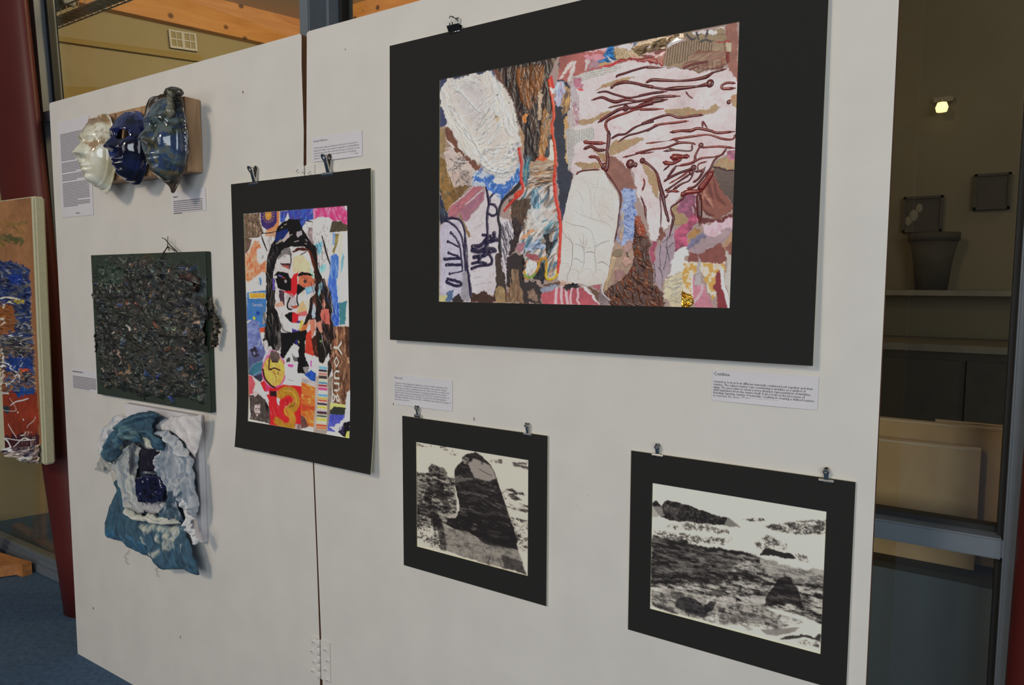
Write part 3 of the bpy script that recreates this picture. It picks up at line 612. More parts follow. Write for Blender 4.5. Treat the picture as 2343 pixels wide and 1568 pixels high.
# captions whose print is too small to read: rows of words
def words(o, x0, x1, z, h, m, seed, endfrac=1.0):
    r = random.Random(seed); bm = bmesh.new(); x = x0; xe = x0 + (x1 - x0) * endfrac
    while x < xe - h * .5:
        L = min(r.uniform(.9, 3.6) * h * 1.2, xe - x); vs = [bm.verts.new((a, TY, b)) for a, b in ((x, z), (x + L, z), (x + L, z + h), (x, z + h))]; bm.faces.new(vs); x += L + h * .45
    ob = link('line_of_print', from_bm('line_of_print', bm), m, o); return ob
o = sheet_paper('essay_sheet', (-1.166, -.968, 1.497, 1.800), 'tall sheet of dense print behind the cream mask')
z = 1.758; i = 0
for cnt in (19, 7, 5, 13, 4):
    for k in range(cnt):
        words(o, -1.150, -.985, z, .0022, M['ink'], i, .55 if k == cnt - 1 else 1.0); z -= .00455; i += 1
    z -= .0045 if cnt != 13 else 0
words(o, -1.075, -1.05, z - .016, .003, M['ink'], 99)
o = sheet_paper('caption_card', (-.548, -.393, 1.481, 1.541), 'small paper caption under the mottled blue and brown mask')
words(o, -.540, -.520, 1.522, .0045, M['ink'], 5); 
for k in range(7): words(o, -.540, -.402, 1.511 - k * .0054, .0028, M['ink'], 20 + k, .28 if k == 6 else .96)
o = sheet_paper('caption_card', (-1.153, -.992, .936, 1.005), 'small paper caption beside the dark green impasto canvas')
words(o, -1.147, -1.08, .993, .0042, M['ink'], 6)
for k in range(9): words(o, -1.147, -1.0, .978 - k * .0047, .0026, M['ink'], 40 + k, .7 if k == 8 else 1)
# blank fixing patch of paper left of the large mount

# ------------------------------------------------------------------ the large mixed-media collage
PM = paint_mat('mixed_media_paint', grain=.15); PG = paint_mat('glossy_drip_paint', coat=.6); PF = paint_mat('gold_foil', metal=.9); PR = paint_mat('photographic_print'); PP = paint_mat('inkjet_print')
CA, CB = -.006 - .010 * 1.80 / .64, .010 / .64       # the mount stands off the board towards its foot
aA, aB = CA, CB
ct = empty('mounted_collage', (.696, -.01, 1.164), 'large mixed-media collage with a white palm and red drips in a black mount', 'artwork')
ro = rect_of([(886, 95), (1893, -118), (1867, 841), (897.5, 776)], aA - .003, aB); ri = rect_of([(1000, 178), (1684, 58), (1677, 706), (1010, 690)], aA - .003, aB)
mount(ct, ro, ri, aA, aB, .003)
S = Sheet([(1000, 178), (1684, 58), (1677, 706), (1010, 690)], aA - .0012, aB, 780, 590, (150, 128, 122), 3, .5); S.wm = 1.12
A_, B_, C_, D_, E_, F_, G_, H_ = (990, 120, 5.227), (990, 400, 5.227), (1260, 90, 6.533), (1260, 300, 6.533), (1230, 480, 6.533), (1450, 50, 6.533), (1450, 270, 6.533), (1450, 480, 6.533)
O_ = (0, 0, 1)
V90 = math.pi / 2
# left edge
S.poly(A_, [(40, 270), (720, 170), (740, 270), (400, 340), (180, 340), (90, 520), (180, 830), (130, 910), (40, 910)], (48, 54, 86), 3, .2)
S.poly(A_, [(40, 900), (150, 880), (330, 1170), (570, 1350), (570, 1450), (500, 1600), (40, 1600)], (150, 128, 110), 2, .15)
S.poly(A_, [(60, 930), (140, 900), (155, 1190), (60, 1230)], (138, 114, 80), 2, .15)
S.poly(A_, [(60, 1240), (170, 1290), (210, 1600), (60, 1600)], (126, 100, 62), 2, .2, .0004, piece='brown_paper_scrap', g=.25)
S.poly(B_, [(70, -20), (210, -20), (250, 150), (300, 250), (200, 440), (150, 450), (90, 200)], (138, 104, 60), 2, .2, .0004, piece='brown_paper_scrap', g=.25)
S.poly(B_, [(70, 180), (150, 430), (190, 480), (150, 560), (80, 590)], (26, 32, 56), 3, .3)
S.brush(B_, [(80, -20), (330, -20), (300, 280), (190, 470), (80, 560)], [(30, 32, 52), (90, 70, 42), (35, 85, 125), (150, 120, 75)], 40, 26, 3, 1.2, .3)
S.poly(B_, [(240, 170), (430, 80), (450, 110), (310, 290), (240, 330), (200, 210)], (108, 80, 48), 2, .2)
S.poly(A_, [(130, 1190), (230, 1150), (330, 1220), (450, 1290), (545, 1410), (480, 1600), (240, 1600), (190, 1430)], (184, 166, 158), 2, .1, .0005, piece='scribbled_paper_scrap')
S.poly(B_, [(200, -20), (440, -20), (455, 70), (260, 170), (225, 60)], (182, 160, 150), 2, .1)
for i in range(26):
    x, y = S.rng.uniform(190, 430), S.rng.uniform(1220, 1560); S.line(A_, [(x + S.rng.normal(0, 34), y + S.rng.normal(0, 26)) for _ in range(6)], .8, (45, 45, 48), a=.8)
S.poly(A_, [(150, 890), (230, 950), (310, 1130), (330, 1180), (430, 1260), (572, 1360), (548, 1420), (440, 1330), (330, 1200), (290, 1210), (210, 1130), (150, 1000)], (104, 62, 48), 2, .15)
for p in ([(150, 1020), (230, 1130), (260, 1140)], [(200, 1070), (270, 1150)], [(240, 930), (290, 1050)], [(250, 1290), (340, 1310), (440, 1310)], [(140, 1150), (230, 1150), (280, 1220)]): S.line(A_, p, 4, (196, 186, 182), .0006, taper=.6)
# pink plaster strips
S.poly(B_, [(190, 430), (250, 340), (380, 250), (560, 70), (645, 75), (610, 150), (380, 370), (290, 515), (200, 525)], (166, 98, 106), 2, .12, .0006, piece='pink_paper_strip')
S.poly(B_, [(335, 420), (440, 330), (585, 185), (625, 210), (595, 330), (480, 450), (400, 565), (340, 525)], (150, 98, 114), 2, .12, .0006, piece='pink_paper_strip')
S.brush(B_, [(190, 430), (560, 70), (625, 200), (590, 330), (400, 560), (200, 525)], [(90, 84, 130), (190, 140, 145), (60, 60, 110), (175, 80, 85)], 60, 9, 2, -.8, .5, a=.6)
S.line(B_, [(395, 355), (480, 290), (590, 190)], 3, (206, 200, 205)); S.line(B_, [(190, 430), (250, 340), (380, 245), (560, 65)], 2, (200, 196, 200))
# pale drawing lower left
S.poly(B_, [(90, 590), (200, 520), (300, 520), (400, 560), (600, 330), (640, 140), (790, 230), (810, 330), (800, 500), (970, 560), (970, 700), (910, 950), (900, 1280), (740, 1430), (470, 1430), (440, 1520), (95, 1520)], (192, 182, 186), 2, .06, soft=2)
S.poly(B_, [(90, 590), (330, 570), (390, 1100), (440, 1520), (95, 1520)], (164, 160, 182), 3, .1, a=.65, soft=6)
S.poly(B_, [(390, 1150), (430, 1140), (470, 1430), (420, 1520), (330, 1500), (360, 1200)], (120, 114, 120), 2, .1, a=.7, soft=4)
S.poly(B_, [(320, 460), (370, 560), (460, 740), (425, 745), (360, 590), (315, 480)], (130, 100, 68), 1)
NV = (34, 28, 54)
for p, w in (([(160, 545), (230, 518), (330, 545), (380, 650), (390, 800), (400, 1000), (430, 1200), (450, 1400), (462, 1470)], 5.5), ([(180, 555), (270, 620), (330, 700), (370, 850), (395, 1140)], 4.5), ([(400, 760), (415, 900), (432, 1150), (474, 1430)], 2.2),
             ([(220, 690), (290, 780), (330, 880), (345, 1000), (360, 1130)], 4), ([(190, 800), (310, 862)], 3.5), ([(200, 935), (315, 980)], 4.5), ([(140, 1008), (330, 1000)], 6), ([(165, 1080), (350, 1072)], 6), ([(205, 1185), (300, 1168), (360, 1150)], 3),
             ([(180, 1245), (335, 1290), (315, 1330), (175, 1290), (185, 1250)], 6.5), ([(640, 100), (662, 250), (672, 350), (652, 480), (660, 720)], 6.5), ([(772, 190), (700, 260), (680, 350)], 4.5), ([(690, 340), (758, 385), (772, 455), (720, 490), (665, 458)], 5),
             ([(740, 700), (735, 760), (660, 760), (580, 840), (480, 860)], 9), ([(770, 780), (660, 800)], 8), ([(480, 900), (560, 915), (640, 890), (740, 905)], 11), ([(660, 770), (640, 880), (620, 960)], 10), ([(495, 985), (600, 970), (690, 930)], 8), ([(475, 1062), (560, 1045), (640, 1060)], 6),
             ([(470, 1122), (560, 1090), (690, 1072), (712, 1010), (680, 960)], 6), ([(560, 980), (560, 1040)], 9), ([(600, 720), (700, 730)], 6)):
    S.line(B_, p, w * 1.3, NV, .0009, g=.3)
for p in ((220, 695), (185, 800), (190, 935), (150, 1010), (165, 1082), (205, 1185), (170, 550), (730, 705), (480, 860), (470, 1125)): S.dot(B_, p, 4.2, NV, h=.0008, g=.3)
for p in ([(480, 1240), (590, 1218)], [(485, 1325), (600, 1300), (700, 1282)], [(480, 1160), (560, 1150)], [(500, 640), (620, 560)], [(240, 1340), (300, 1372), (360, 1180)]): S.line(B_, p, 1, (120, 112, 116), a=.7)
# blue below the white
S.poly(A_, [(500, 1430), (600, 1380), (1050, 1300), (1040, 1600), (480, 1600)], (168, 176, 190), 3, .15)
S.poly(B_, [(460, 20), (620, 40), (760, 20), (1045, -70), (1035, 60), (960, 150), (880, 230), (815, 345), (790, 230), (700, 205), (640, 100), (540, 80)], (52, 96, 166), 4, .2)
S.brush(B_, [(440, -60), (1050, -120), (1040, 60), (820, 345), (640, 100), (480, 80)], [(40, 80, 160), (30, 66, 140), (120, 160, 200), (200, 200, 205), (70, 125, 170)], 110, 16, 4, -.9, .7, .0004)
S.poly(B_, [(700, -60), (1000, -80), (960, 30), (860, 100), (810, 130), (740, 60)], (198, 192, 190), 5, .1)
# brown hair-like column
br = [(690, 195), (1500, 40), (1480, 110), (1400, 260), (1400, 400), (1440, 600), (1410, 850), (1430, 1000), (1430, 1260), (1100, 1310), (1090, 1000), (1060, 900), (1010, 760), (960, 560), (850, 380), (760, 250)]
S.poly(A_, br, (48, 36, 34), 2, .25, g=.3)
S.brush(A_, br, [(36, 30, 32), (78, 50, 36), (58, 40, 34), (30, 28, 34), (26, 25, 30)], 170, 52, 9, V90, .16, .0003, g=.3, soft=2)
S.brush(A_, [(960, 200), (1350, 130), (1330, 330), (1250, 600), (1180, 700), (1050, 560)], [(112, 66, 32), (90, 54, 32), (134, 78, 34)], 60, 44, 11, V90 - .1, .15, .0003, g=.28, soft=8)
S.poly(A_, [(700, 200), (780, 190), (860, 380), (960, 560), (1030, 860), (1010, 760), (900, 500), (760, 260)], (92, 62, 50), 2, .15)
S.poly(A_, [(1285, 440), (1312, 440), (1312, 620), (1300, 790), (1250, 800), (1262, 600)], (164, 140, 118), 3, .15)
S.poly(A_, [(1080, 735), (1135, 735), (1112, 840), (1078, 830)], (192, 112, 46), 3, .2)
S.poly(A_, [(1330, 650), (1400, 760), (1425, 950), (1330, 1245), (1255, 1245), (1300, 950)], (150, 106, 62), 3, .2)
S.brush(A_, [(1330, 650), (1405, 760), (1425, 950), (1400, 1200), (1320, 1240), (1290, 950)], [(36, 34, 38), (60, 90, 120), (190, 165, 135), (165, 100, 50)], 40, 26, 2.5, V90 + .25, .2, .0005)
S.poly(A_, [(1040, 910), (1082, 930), (1092, 1100), (1060, 1190), (1050, 1000)], (158, 124, 92), 2, .15)
S.poly(A_, [(1185, 1350), (1280, 1240), (1385, 1255), (1345, 1335), (1210, 1380)], (190, 86, 46), 3, .2, .0004)
S.poly(A_, [(1415, 1040), (1455, 1050), (1455, 1295), (1385, 1295)], (206, 192, 178), 2)
# banded cloth
S.poly(A_, [(1090, 1300), (1480, 1290), (1480, 1600), (1090, 1600)], (160, 138, 118), 2, .15); S.poly(B_, [(1080, -20), (1460, -20), (1450, 130), (1090, 200)], (160, 138, 118), 2, .15)
S.brush(A_, [(1150, 1320), (1480, 1300), (1480, 1600), (1120, 1600)], [(196, 182, 168), (40, 36, 40), (186, 130, 86), (120, 90, 70), (205, 196, 188)], 90, 34, 3, -.1, .1, .0006)
S.brush(B_, [(1120, -20), (1455, -20), (1440, 130), (1110, 190)], [(196, 182, 168), (40, 36, 40), (186, 130, 86), (120, 90, 70), (205, 196, 188)], 60, 34, 3, -.1, .1, .0006)
S.brush(A_, [(1090, 1240), (1180, 1240), (1150, 1600), (1080, 1600)], [(40, 110, 130), (60, 130, 140), (36, 60, 90), (120, 150, 150)], 50, 30, 4, V90 + .1, .2)
# middle abstract
ma = [(1080, 160), (1440, 130), (1470, 400), (1510, 560), (1530, 750), (1510, 1160), (1390, 1270), (1200, 1260), (1080, 1250), (1070, 950), (1000, 900), (950, 560), (915, 420), (1000, 250)]
S.poly(B_, ma, (188, 178, 174), 2, .1)
S.brush(B_, ma, [(198, 188, 184), (140, 116, 98), (70, 116, 140), (52, 44, 42), (176, 116, 78), (205, 196, 190), (46, 92, 118), (104, 84, 70), (40, 36, 38), (200, 190, 186)], 210, 40, 9, -1.0, .35, .0005, soft=2)
S.brush(B_, [(1180, 200), (1300, 180), (1280, 560), (1180, 600)], [(60, 130, 150), (110, 160, 180), (200, 200, 200), (40, 80, 110)], 40, 40, 3.5, V90 + .1, .15, .0005)
S.poly(B_, [(915, 300), (1175, 280), (1165, 400), (1050, 650), (960, 700), (945, 480)], (74, 56, 44), 4, .2)
S.poly(B_, [(940, 560), (1000, 500), (1070, 640), (1010, 850), (930, 970), (895, 960), (960, 700)], (44, 32, 34), 3, .2)
S.poly(B_, [(1160, 420), (1400, 400), (1500, 470), (1490, 560), (1200, 680), (1100, 620)], (196, 188, 182), 5, .1, a=.8)
S.brush(B_, [(1300, 540), (1510, 540), (1520, 640), (1330, 760)], [(60, 110, 130), (36, 34, 40), (80, 150, 165)], 24, 34, 4, -.5, .15)
S.poly(B_, [(1110, 880), (1180, 800), (1330, 800), (1350, 880), (1200, 900), (1120, 930)], (150, 164, 186), 3, .15)
S.brush(B_, [(1180, 810), (1330, 800), (1330, 890), (1190, 900)], [(60, 80, 130), (34, 34, 44), (120, 140, 180)], 14, 14, 3, -.2, .3)
S.poly(B_, [(1330, 720), (1380, 700), (1400, 800), (1480, 760), (1470, 800), (1390, 960), (1340, 830)], (36, 34, 36), 4, .2)
S.poly(B_, [(1110, 960), (1230, 945), (1295, 1020), (1200, 1030), (1130, 985)], (142, 76, 82), 1)
S.poly(B_, [(1150, 1040), (1260, 1040), (1250, 1120), (1140, 1220), (1100, 1160)], (206, 198, 190), 3)
S.poly(B_, [(1195, 1245), (1330, 1040), (1375, 1245), (1300, 1310)], (30, 34, 40), 3)
S.line(B_, [(1100, 1160), (1120, 1235), (1200, 1215), (1262, 1120), (1300, 1015), (1365, 1020), (1355, 1225), (1420, 1255), (1500, 1180)], 7, (178, 126, 40), .0006, var=.3); S.line(B_, [(1105, 1200), (1170, 1235), (1230, 1190)], 5, (96, 150, 66)); S.line(B_, [(1365, 1150), (1370, 1240), (1440, 1240), (1510, 1170)], 4.5, (204, 180, 40), var=.3); S.dot(B_, (1495, 1160), 5, (214, 200, 40))
S.poly(B_, [(1000, 890), (1040, 820), (1110, 800), (1100, 880), (1060, 930)], (150, 100, 112), 2); S.poly(B_, [(1040, 760), (1200, 640), (1215, 670), (1080, 780)], (196, 140, 104), 2)
# black contour and hatching
for p, w in (([(1070, 50), (1010, 160), (880, 270), (810, 370), (786, 520), (812, 650), (800, 800), (812, 980)], 9), ([(1040, 90), (960, 190), (840, 320)], 6)): S.line(B_, p, w, (28, 27, 34), .0006)
S.brush(B_, [(820, 570), (925, 545), (965, 700), (900, 1000), (850, 1190), (812, 1000)], [(36, 32, 50), (28, 26, 38)], 46, 34, 3, V90 - .35 + math.pi, .12)
S.poly(B_, [(745, 940), (800, 955), (835, 1150), (875, 1310), (880, 1530), (750, 1520), (735, 1430), (762, 1300)], (56, 44, 40), 3, .2)
S.poly(B_, [(240, 1490), (310, 1415), (370, 1530), (240, 1530)], (40, 32, 34), 3); S.poly(B_, [(430, 1530), (480, 1425), (600, 1400), (720, 1460), (760, 1400), (1250, 1430), (1310, 1540)], (62, 38, 30), 4, .25, g=.3)
S.poly(B_, [(890, 990), (990, 930), (1085, 970), (1115, 1050), (1080, 1150), (1100, 1290), (1200, 1270), (1300, 1350), (1310, 1460), (1260, 1540), (1080, 1530), (880, 1300), (885, 1100)], (40, 29, 29), 3, .25, g=.3)
S.poly(B_, [(755, 1350), (800, 1318), (845, 1350), (882, 1530), (748, 1530)], (138, 114, 80), 2, .2); S.poly(B_, [(938, 1128), (1024, 1128), (1030, 1250), (1085, 1400), (1085, 1530), (880, 1530), (900, 1400), (950, 1280)], (112, 86, 64), 2, .2)
S.brush(B_, [(755, 1340), (845, 1340), (880, 1530), (1085, 1530), (1030, 1250), (1024, 1130), (938, 1130), (900, 1400)], [(70, 52, 40), (160, 136, 104), (110, 70, 48), (130, 104, 78)], 60, 26, 3, V90, .1, .0004)
S.poly(B_, [(1110, 1380), (1190, 1350), (1250, 1440), (1240, 1530), (1130, 1480)], (120, 96, 80), 4, .25, soft=2); S.poly(B_, [(95, 1450), (160, 1450), (170, 1530), (95, 1530)], (176, 168, 120), 3); S.poly(B_, [(150, 1470), (190, 1400), (240, 1400), (240, 1530), (160, 1530)], (74, 96, 128), 5, .3)
# navy gap, blue and ochre panel
S.poly(C_, [(130, 240), (100, 560), (60, 700), (66, 1000), (40, 1200), (40, 1600), (245, 1600), (235, 1150), (300, 1000), (310, 850), (250, 640), (200, 600), (170, 300)], (34, 36, 50), 2, .2)
S.poly(D_, [(40, -20), (215, -20), (225, 450), (300, 640), (316, 830), (250, 1060), (185, 1350), (150, 1500), (130, 1150), (105, 800), (95, 400)], (33, 40, 58), 2, .2)
S.poly(E_, [(340, -40), (425, -20), (385, 130), (362, 240), (350, 120)], (44, 48, 78), 2)
S.poly(C_, [(75, 640), (205, 620), (222, 720), (182, 1010), (80, 1010), (60, 760)], (160, 170, 200), 3, .15); S.brush(C_, [(75, 640), (205, 620), (222, 720), (182, 1010), (80, 1010), (60, 760)], [(176, 186, 210), (130, 150, 200), (186, 140, 150), (205, 200, 204), (110, 80, 110)], 70, 18, 3, V90, .4)
S.poly(C_, [(215, 680), (292, 760), (305, 980), (165, 1135), (160, 1000)], (164, 126, 80), 3, .2); S.brush(C_, [(215, 680), (292, 760), (305, 980), (165, 1135), (160, 1000)], [(120, 90, 66), (190, 150, 100), (70, 56, 60)], 36, 22, 3, V90 + .2, .2)
S.poly(C_, [(208, 1150), (284, 1160), (292, 1300), (252, 1400), (245, 1600), (205, 1600)], (184, 142, 92), 2, .12); S.poly(D_, [(205, -20), (255, -20), (242, 300), (270, 620), (225, 450)], (190, 152, 104), 2, .12)
# rust panel across the top and its paper strips
S.poly(C_, [(130, 235), (880, 100), (880, 250), (730, 445), (340, 545), (250, 645), (200, 600), (85, 615), (120, 400)], (148, 80, 76), 2, .1, cvar=.25)
for pts, c, nm in (([(330, 285), (345, 340), (150, 590), (98, 615), (240, 380)], (196, 178, 172), 'pale_paper_strip'), ([(340, 318), (392, 328), (345, 540), (285, 640), (250, 632), (300, 480)], (186, 172, 168), 'pale_paper_strip'), ([(480, 240), (540, 228), (850, 216), (856, 280), (700, 300), (560, 290)], (190, 126, 138), 'pink_paper_strip'),
                   ([(520, 300), (588, 285), (562, 360), (520, 462), (498, 450), (510, 360)], (180, 166, 166), 'pale_paper_strip'), ([(588, 300), (745, 298), (730, 420), (560, 465)], (152, 116, 126), 'mauve_paper_scrap'), ([(490, 184), (866, 112), (872, 150), (620, 192)], (212, 156, 164), 'pink_paper_strip')):
    S.poly(C_, pts, c, 2, .08, .0005, piece=nm)
S.poly(C_, [(855, 105), (935, 105), (975, 200), (985, 312), (860, 322), (740, 352), (738, 320), (840, 272), (818, 210)], (36, 110, 168), 3, .25, .0006, piece='blue_paper_scrap'); S.brush(C_, [(855, 105), (935, 105), (975, 200), (985, 312), (740, 352), (840, 270)], [(30, 80, 140), (60, 140, 190), (24, 70, 120)], 40, 18, 4, -.2, .4, .0006)
S.poly(C_, [(826, 238), (880, 268), (995, 372), (970, 390), (896, 322)], (206, 182, 178), 1, .05, .0007, piece='pale_paper_strip'); S.poly(C_, [(728, 370), (860, 322), (905, 350), (740, 432)], (164, 132, 94), 2, .1, .0004, piece='brown_paper_scrap')
S.poly(C_, [(945, 135), (1080, 128), (1150, 190), (1250, 150), (1350, 232), (1425, 232), (1425, 300), (980, 305)], (130, 110, 78), 2, .15, .0008, piece='crumpled_film_scrap', g=.12); S.poly(C_, [(940, 118), (1245, 50), (1245, 140), (1160, 188), (1080, 128)], (206, 184, 186), 2, .06, .0006, piece='pink_paper_strip')
S.poly(F_, [(-20, 400), (60, 300), (250, 262), (460, 222), (700, 182), (770, 170), (760, 250), (500, 350), (470, 410), (260, 440), (180, 495), (90, 490)], (118, 94, 66), 2, .25, .0012, piece='crumpled_film_scrap', g=.1); S.brush(F_, [(0, 400), (700, 190), (500, 350), (260, 440), (100, 480)], [(80, 62, 46), (150, 124, 88), (60, 48, 40), (170, 145, 105)], 50, 22, 5, -.4, .5, .0014, g=.08)
S.poly(F_, [(0, 300), (64, 288), (60, 330), (8, 362)], (30, 92, 150), 2); S.poly(F_, [(205, 420), (240, 345), (262, 360), (250, 400)], (200, 186, 188), 1)
S.line(C_, [(738, 432), (950, 362), (1040, 320)], 5, (176, 40, 46), .0006); S.poly(C_, [(1000, 330), (1050, 290), (1590, 285), (1590, 380), (1500, 340), (1300, 325), (1100, 345)], (138, 30, 36), 2, .15, .0005, g=.3); S.poly(F_, [(-20, 560), (280, 545), (470, 415), (445, 640), (280, 622), (130, 582), (-20, 600)], (132, 28, 32), 2, .15, .0005, g=.3)
S.poly(F_, [(180, 480), (490, 400), (450, 545), (-20, 562), (-20, 515)], (120, 60, 56), 3, .2); S.poly(F_, [(185, 455), (260, 448), (330, 500), (475, 425), (462, 465), (350, 514), (190, 502)], (206, 166, 166), 2)
S.poly(F_, [(760, 175), (1380, 70), (1390, 305), (1220, 302), (1010, 315), (960, 290), (780, 262)], (124, 106, 82), 2, .15, .0006, piece='brown_paper_scrap'); S.poly(F_, [(870, 150), (1230, 105), (1385, 72), (1385, 182), (1240, 190), (1100, 182), (890, 202)], (196, 184, 184), 2, .06, .0008, piece='white_paper_scrap')
S.poly(F_, [(1240, 110), (1360, 105), (1376, 180), (1300, 290), (1225, 290)], (130, 110, 84), 2, .1); 
for p in ([(940, 160), (980, 260)], [(1110, 130), (1080, 220)], [(1000, 300), (1080, 265), (1180, 300)], [(790, 190), (860, 260), (930, 250)]): S.line(F_, p, 4, (44, 44, 52))
S.poly(F_, [(1380, 60), (1560, 30), (1560, 900), (1480, 885), (1430, 700), (1405, 620), (1378, 320)], (134, 84, 74), 2, .12)
# corrugated cardboard
cb = [(478, 412), (560, 360), (740, 286), (960, 286), (1010, 312), (1200, 300), (1375, 310), (1385, 455), (1412, 622), (1290, 692), (960, 745), (700, 702), (438, 672), (460, 540)]
S.poly(F_, cb, (138, 115, 94), 2, .12, .0022, piece='corrugated_cardboard')
fm = S.mask(F_, [(478, 412), (740, 286), (960, 286), (1200, 320), (1190, 440), (860, 440), (800, 600), (440, 672)], 1)
for i in range(19):
    x = 470 + i * 38; S.line(F_, [(x + 50, 250), (x, 700)], 3.0, (156, 134, 110), .0012, a=.7, clip=fm); S.line(F_, [(x + 68, 250), (x + 18, 700)], 2.4, (88, 68, 54), -.0006, a=.75, clip=fm)
S.brush(F_, [(860, 440), (1380, 440), (1412, 622), (1290, 692), (960, 745), (700, 702)], [(120, 60, 50), (110, 90, 74), (140, 100, 84), (90, 36, 34)], 60, 34, 6, -.12, .15, a=.6)
S.line(F_, [(760, 690), (900, 640), (1100, 600)], 5, (92, 34, 34), .0006); 
for i in range(7): S.line(F_, [(900 + i * 70, 640 - i * 6), (900 + i * 70, 740 - i * 8)], 2.5, (90, 50, 44), a=.7)
S.poly(F_, [(488, 345), (660, 225), (755, 262), (690, 300), (600, 342), (500, 362)], (206, 194, 194), 2, .06, .0008, piece='white_paper_scrap'); S.poly(F_, [(1380, 308), (1460, 308), (1472, 450), (1402, 472)], (170, 156, 132), 1, .06, .0012, piece='cardboard_tab')
S.line(F_, [(1250, 305), (1320, 300), (1430, 290)], 3, (150, 30, 34)); S.line(F_, [(1405, 480), (1415, 600)], 6, (110, 30, 32))
# the pale red-stained field
S.poly(O_, [(1312, 176), (1373, 157), (1413, 148), (1436, 142), (1470, 139), (1493, 148), (1517, 151), (1557, 157), (1597, 165), (1666, 157), (1690, 186), (1690, 337), (1664, 356), (1635, 362), (1624, 386), (1603, 432), (1566, 441), (1535, 474), (1542, 497), (1527, 525), (1510, 527), (1503, 553), (1491, 553), (1480, 500), (1455, 440), (1450, 395), (1395, 360), (1390, 395), (1320, 395), (1307, 400), (1302, 330), (1303, 240), (1305, 200)], (198, 180, 181), 2, .05, .0003, cvar=.10)
S.brush(O_, [(1390, 170), (1680, 190), (1680, 330), (1600, 420), (1520, 520), (1460, 440), (1400, 350)], [(184, 150, 154), (205, 190, 190), (176, 158, 160), (190, 162, 168)], 90, 34, 9, -.15, .5, a=.35)
S.brush(O_, [(1450, 395), (1560, 450), (1540, 520), (1495, 553), (1470, 470)], [(176, 130, 140), (205, 192, 192)], 40, 26, 5, 1.2, .3, a=.35)
for i in range(90):
    S.dot(O_, (S.rng.uniform(1400, 1680), S.rng.uniform(170, 500)), S.rng.uniform(.3, .8), (130, 50, 54), a=.6)
S.poly(D_, [(1480, 880), (1540, 600), (1300, 440), (1290, 560), (1220, 600)], (190, 168, 168), 2, a=.6)
# newsprint scraps
for k, pts, c, vert in ((C_, [(340, 565), (500, 490), (1000, 388), (1105, 400), (950, 482), (640, 575), (450, 625), (420, 605)], (182, 178, 172), 0), (C_, [(280, 640), (335, 650), (424, 850), (435, 1060), (310, 1005), (300, 760)], (178, 164, 168), 1), (C_, [(246, 1085), (322, 1008), (424, 1080), (434, 1185), (364, 1322), (270, 1372)], (186, 172, 170), 0),
                        (C_, [(258, 1392), (635, 1308), (656, 1440), (644, 1492), (400, 1545), (350, 1600), (248, 1600)], (178, 175, 170), 1), (D_, [(230, -30), (350, -30), (356, 330), (300, 565), (262, 605), (242, 300)], (178, 172, 168), 1)):
    S.poly(k, pts, c, 1.5, .05, .0004, piece='newsprint_scrap'); S.textlines(k, pts, (92, 88, 90), 4.2, 1.1, bool(vert), .7)
S.poly(C_, [(335, 565), (420, 560), (485, 660), (465, 780), (360, 690)], (150, 74, 98), 4, .3, a=.75, soft=4); S.poly(C_, [(390, 738), (474, 738), (472, 784), (420, 772)], (200, 62, 62), 2)
S.brush(C_, [(300, 900), (440, 900), (450, 1300), (330, 1290)], [(150, 80, 104), (176, 120, 138), (130, 60, 80)], 26, 12, 5, V90, .5, a=.5)
# brown paper shapes
TB = (152, 126, 94)
for k, pts in ((C_, [(665, 772), (860, 640), (1020, 600), (1150, 550), (1262, 566), (1100, 622), (880, 702), (770, 742)]), (C_, [(418, 1210), (580, 1180), (860, 1068), (935, 1080), (860, 1145), (640, 1232), (460, 1304), (428, 1282)]), (D_, [(880, 240), (950, 150), (1380, 98), (1394, 130), (1170, 255), (940, 362), (868, 350)]),
               (D_, [(638, 298), (824, 340), (834, 472), (770, 452), (708, 372)]), (D_, [(350, 488), (520, 464), (745, 474), (745, 552), (480, 578)]), (F_, [(468, 1308), (860, 1288), (1060, 1322), (1200, 1238), (1284, 1268), (1212, 1362), (1080, 1402), (700, 1412), (500, 1372)]), (G_, [(103, 680), (200, 700), (330, 820), (384, 960), (360, 1204), (290, 1112), (208, 880)]),
               (G_, [(1135, 765), (1300, 590), (1540, 590), (1540, 800), (1180, 745)]), (F_, [(1480, 1095), (1560, 1060), (1560, 1310), (1420, 1190)])):
    S.poly(k, pts, TB, 1.5, .08, .0005, piece='brown_paper_strip')
    P = S.C(k, pts)
    for _ in range(4):
        c = P[S.rng.integers(len(P))] * .5 + P.mean(0) * .5; S.line(None, [c - 1, c + 2], 2.2, (176, 74, 60), a=.6, raw=True)
# right flesh and dark shapes
S.poly(G_, [(1175, 740), (1380, 755), (1560, 795), (1560, 1400), (1350, 1130), (1250, 960), (1185, 830)], (58, 36, 34), 2, .15, g=.3)
S.poly(G_, [(1180, 830), (1250, 960), (1350, 1130), (1500, 1340), (1270, 1515), (1080, 1455), (1015, 1300), (1005, 1050), (1100, 930)], (124, 70, 58), 2, .12, .0005, piece='painted_paper_scrap')
S.poly(G_, [(1045, 1090), (1100, 1160), (1190, 1340), (1120, 1335), (1030, 1160)], (178, 128, 110), 4, .1, a=.7, soft=4)
for p, w in (([(1120, 980), (1150, 1100), (1190, 1210)], 9), ([(1200, 930), (1260, 1180), (1370, 1300)], 8), ([(1060, 1180), (1100, 1280), (1160, 1330)], 6), ([(1040, 1360), (1120, 1440), (1200, 1460)], 7)): S.line(G_, p, w, (88, 36, 34), a=.8, taper=.6)
S.poly(G_, [(1560, 1350), (1270, 1515), (1050, 1500), (950, 1620), (1560, 1500)], (88, 30, 32), 3, .2)
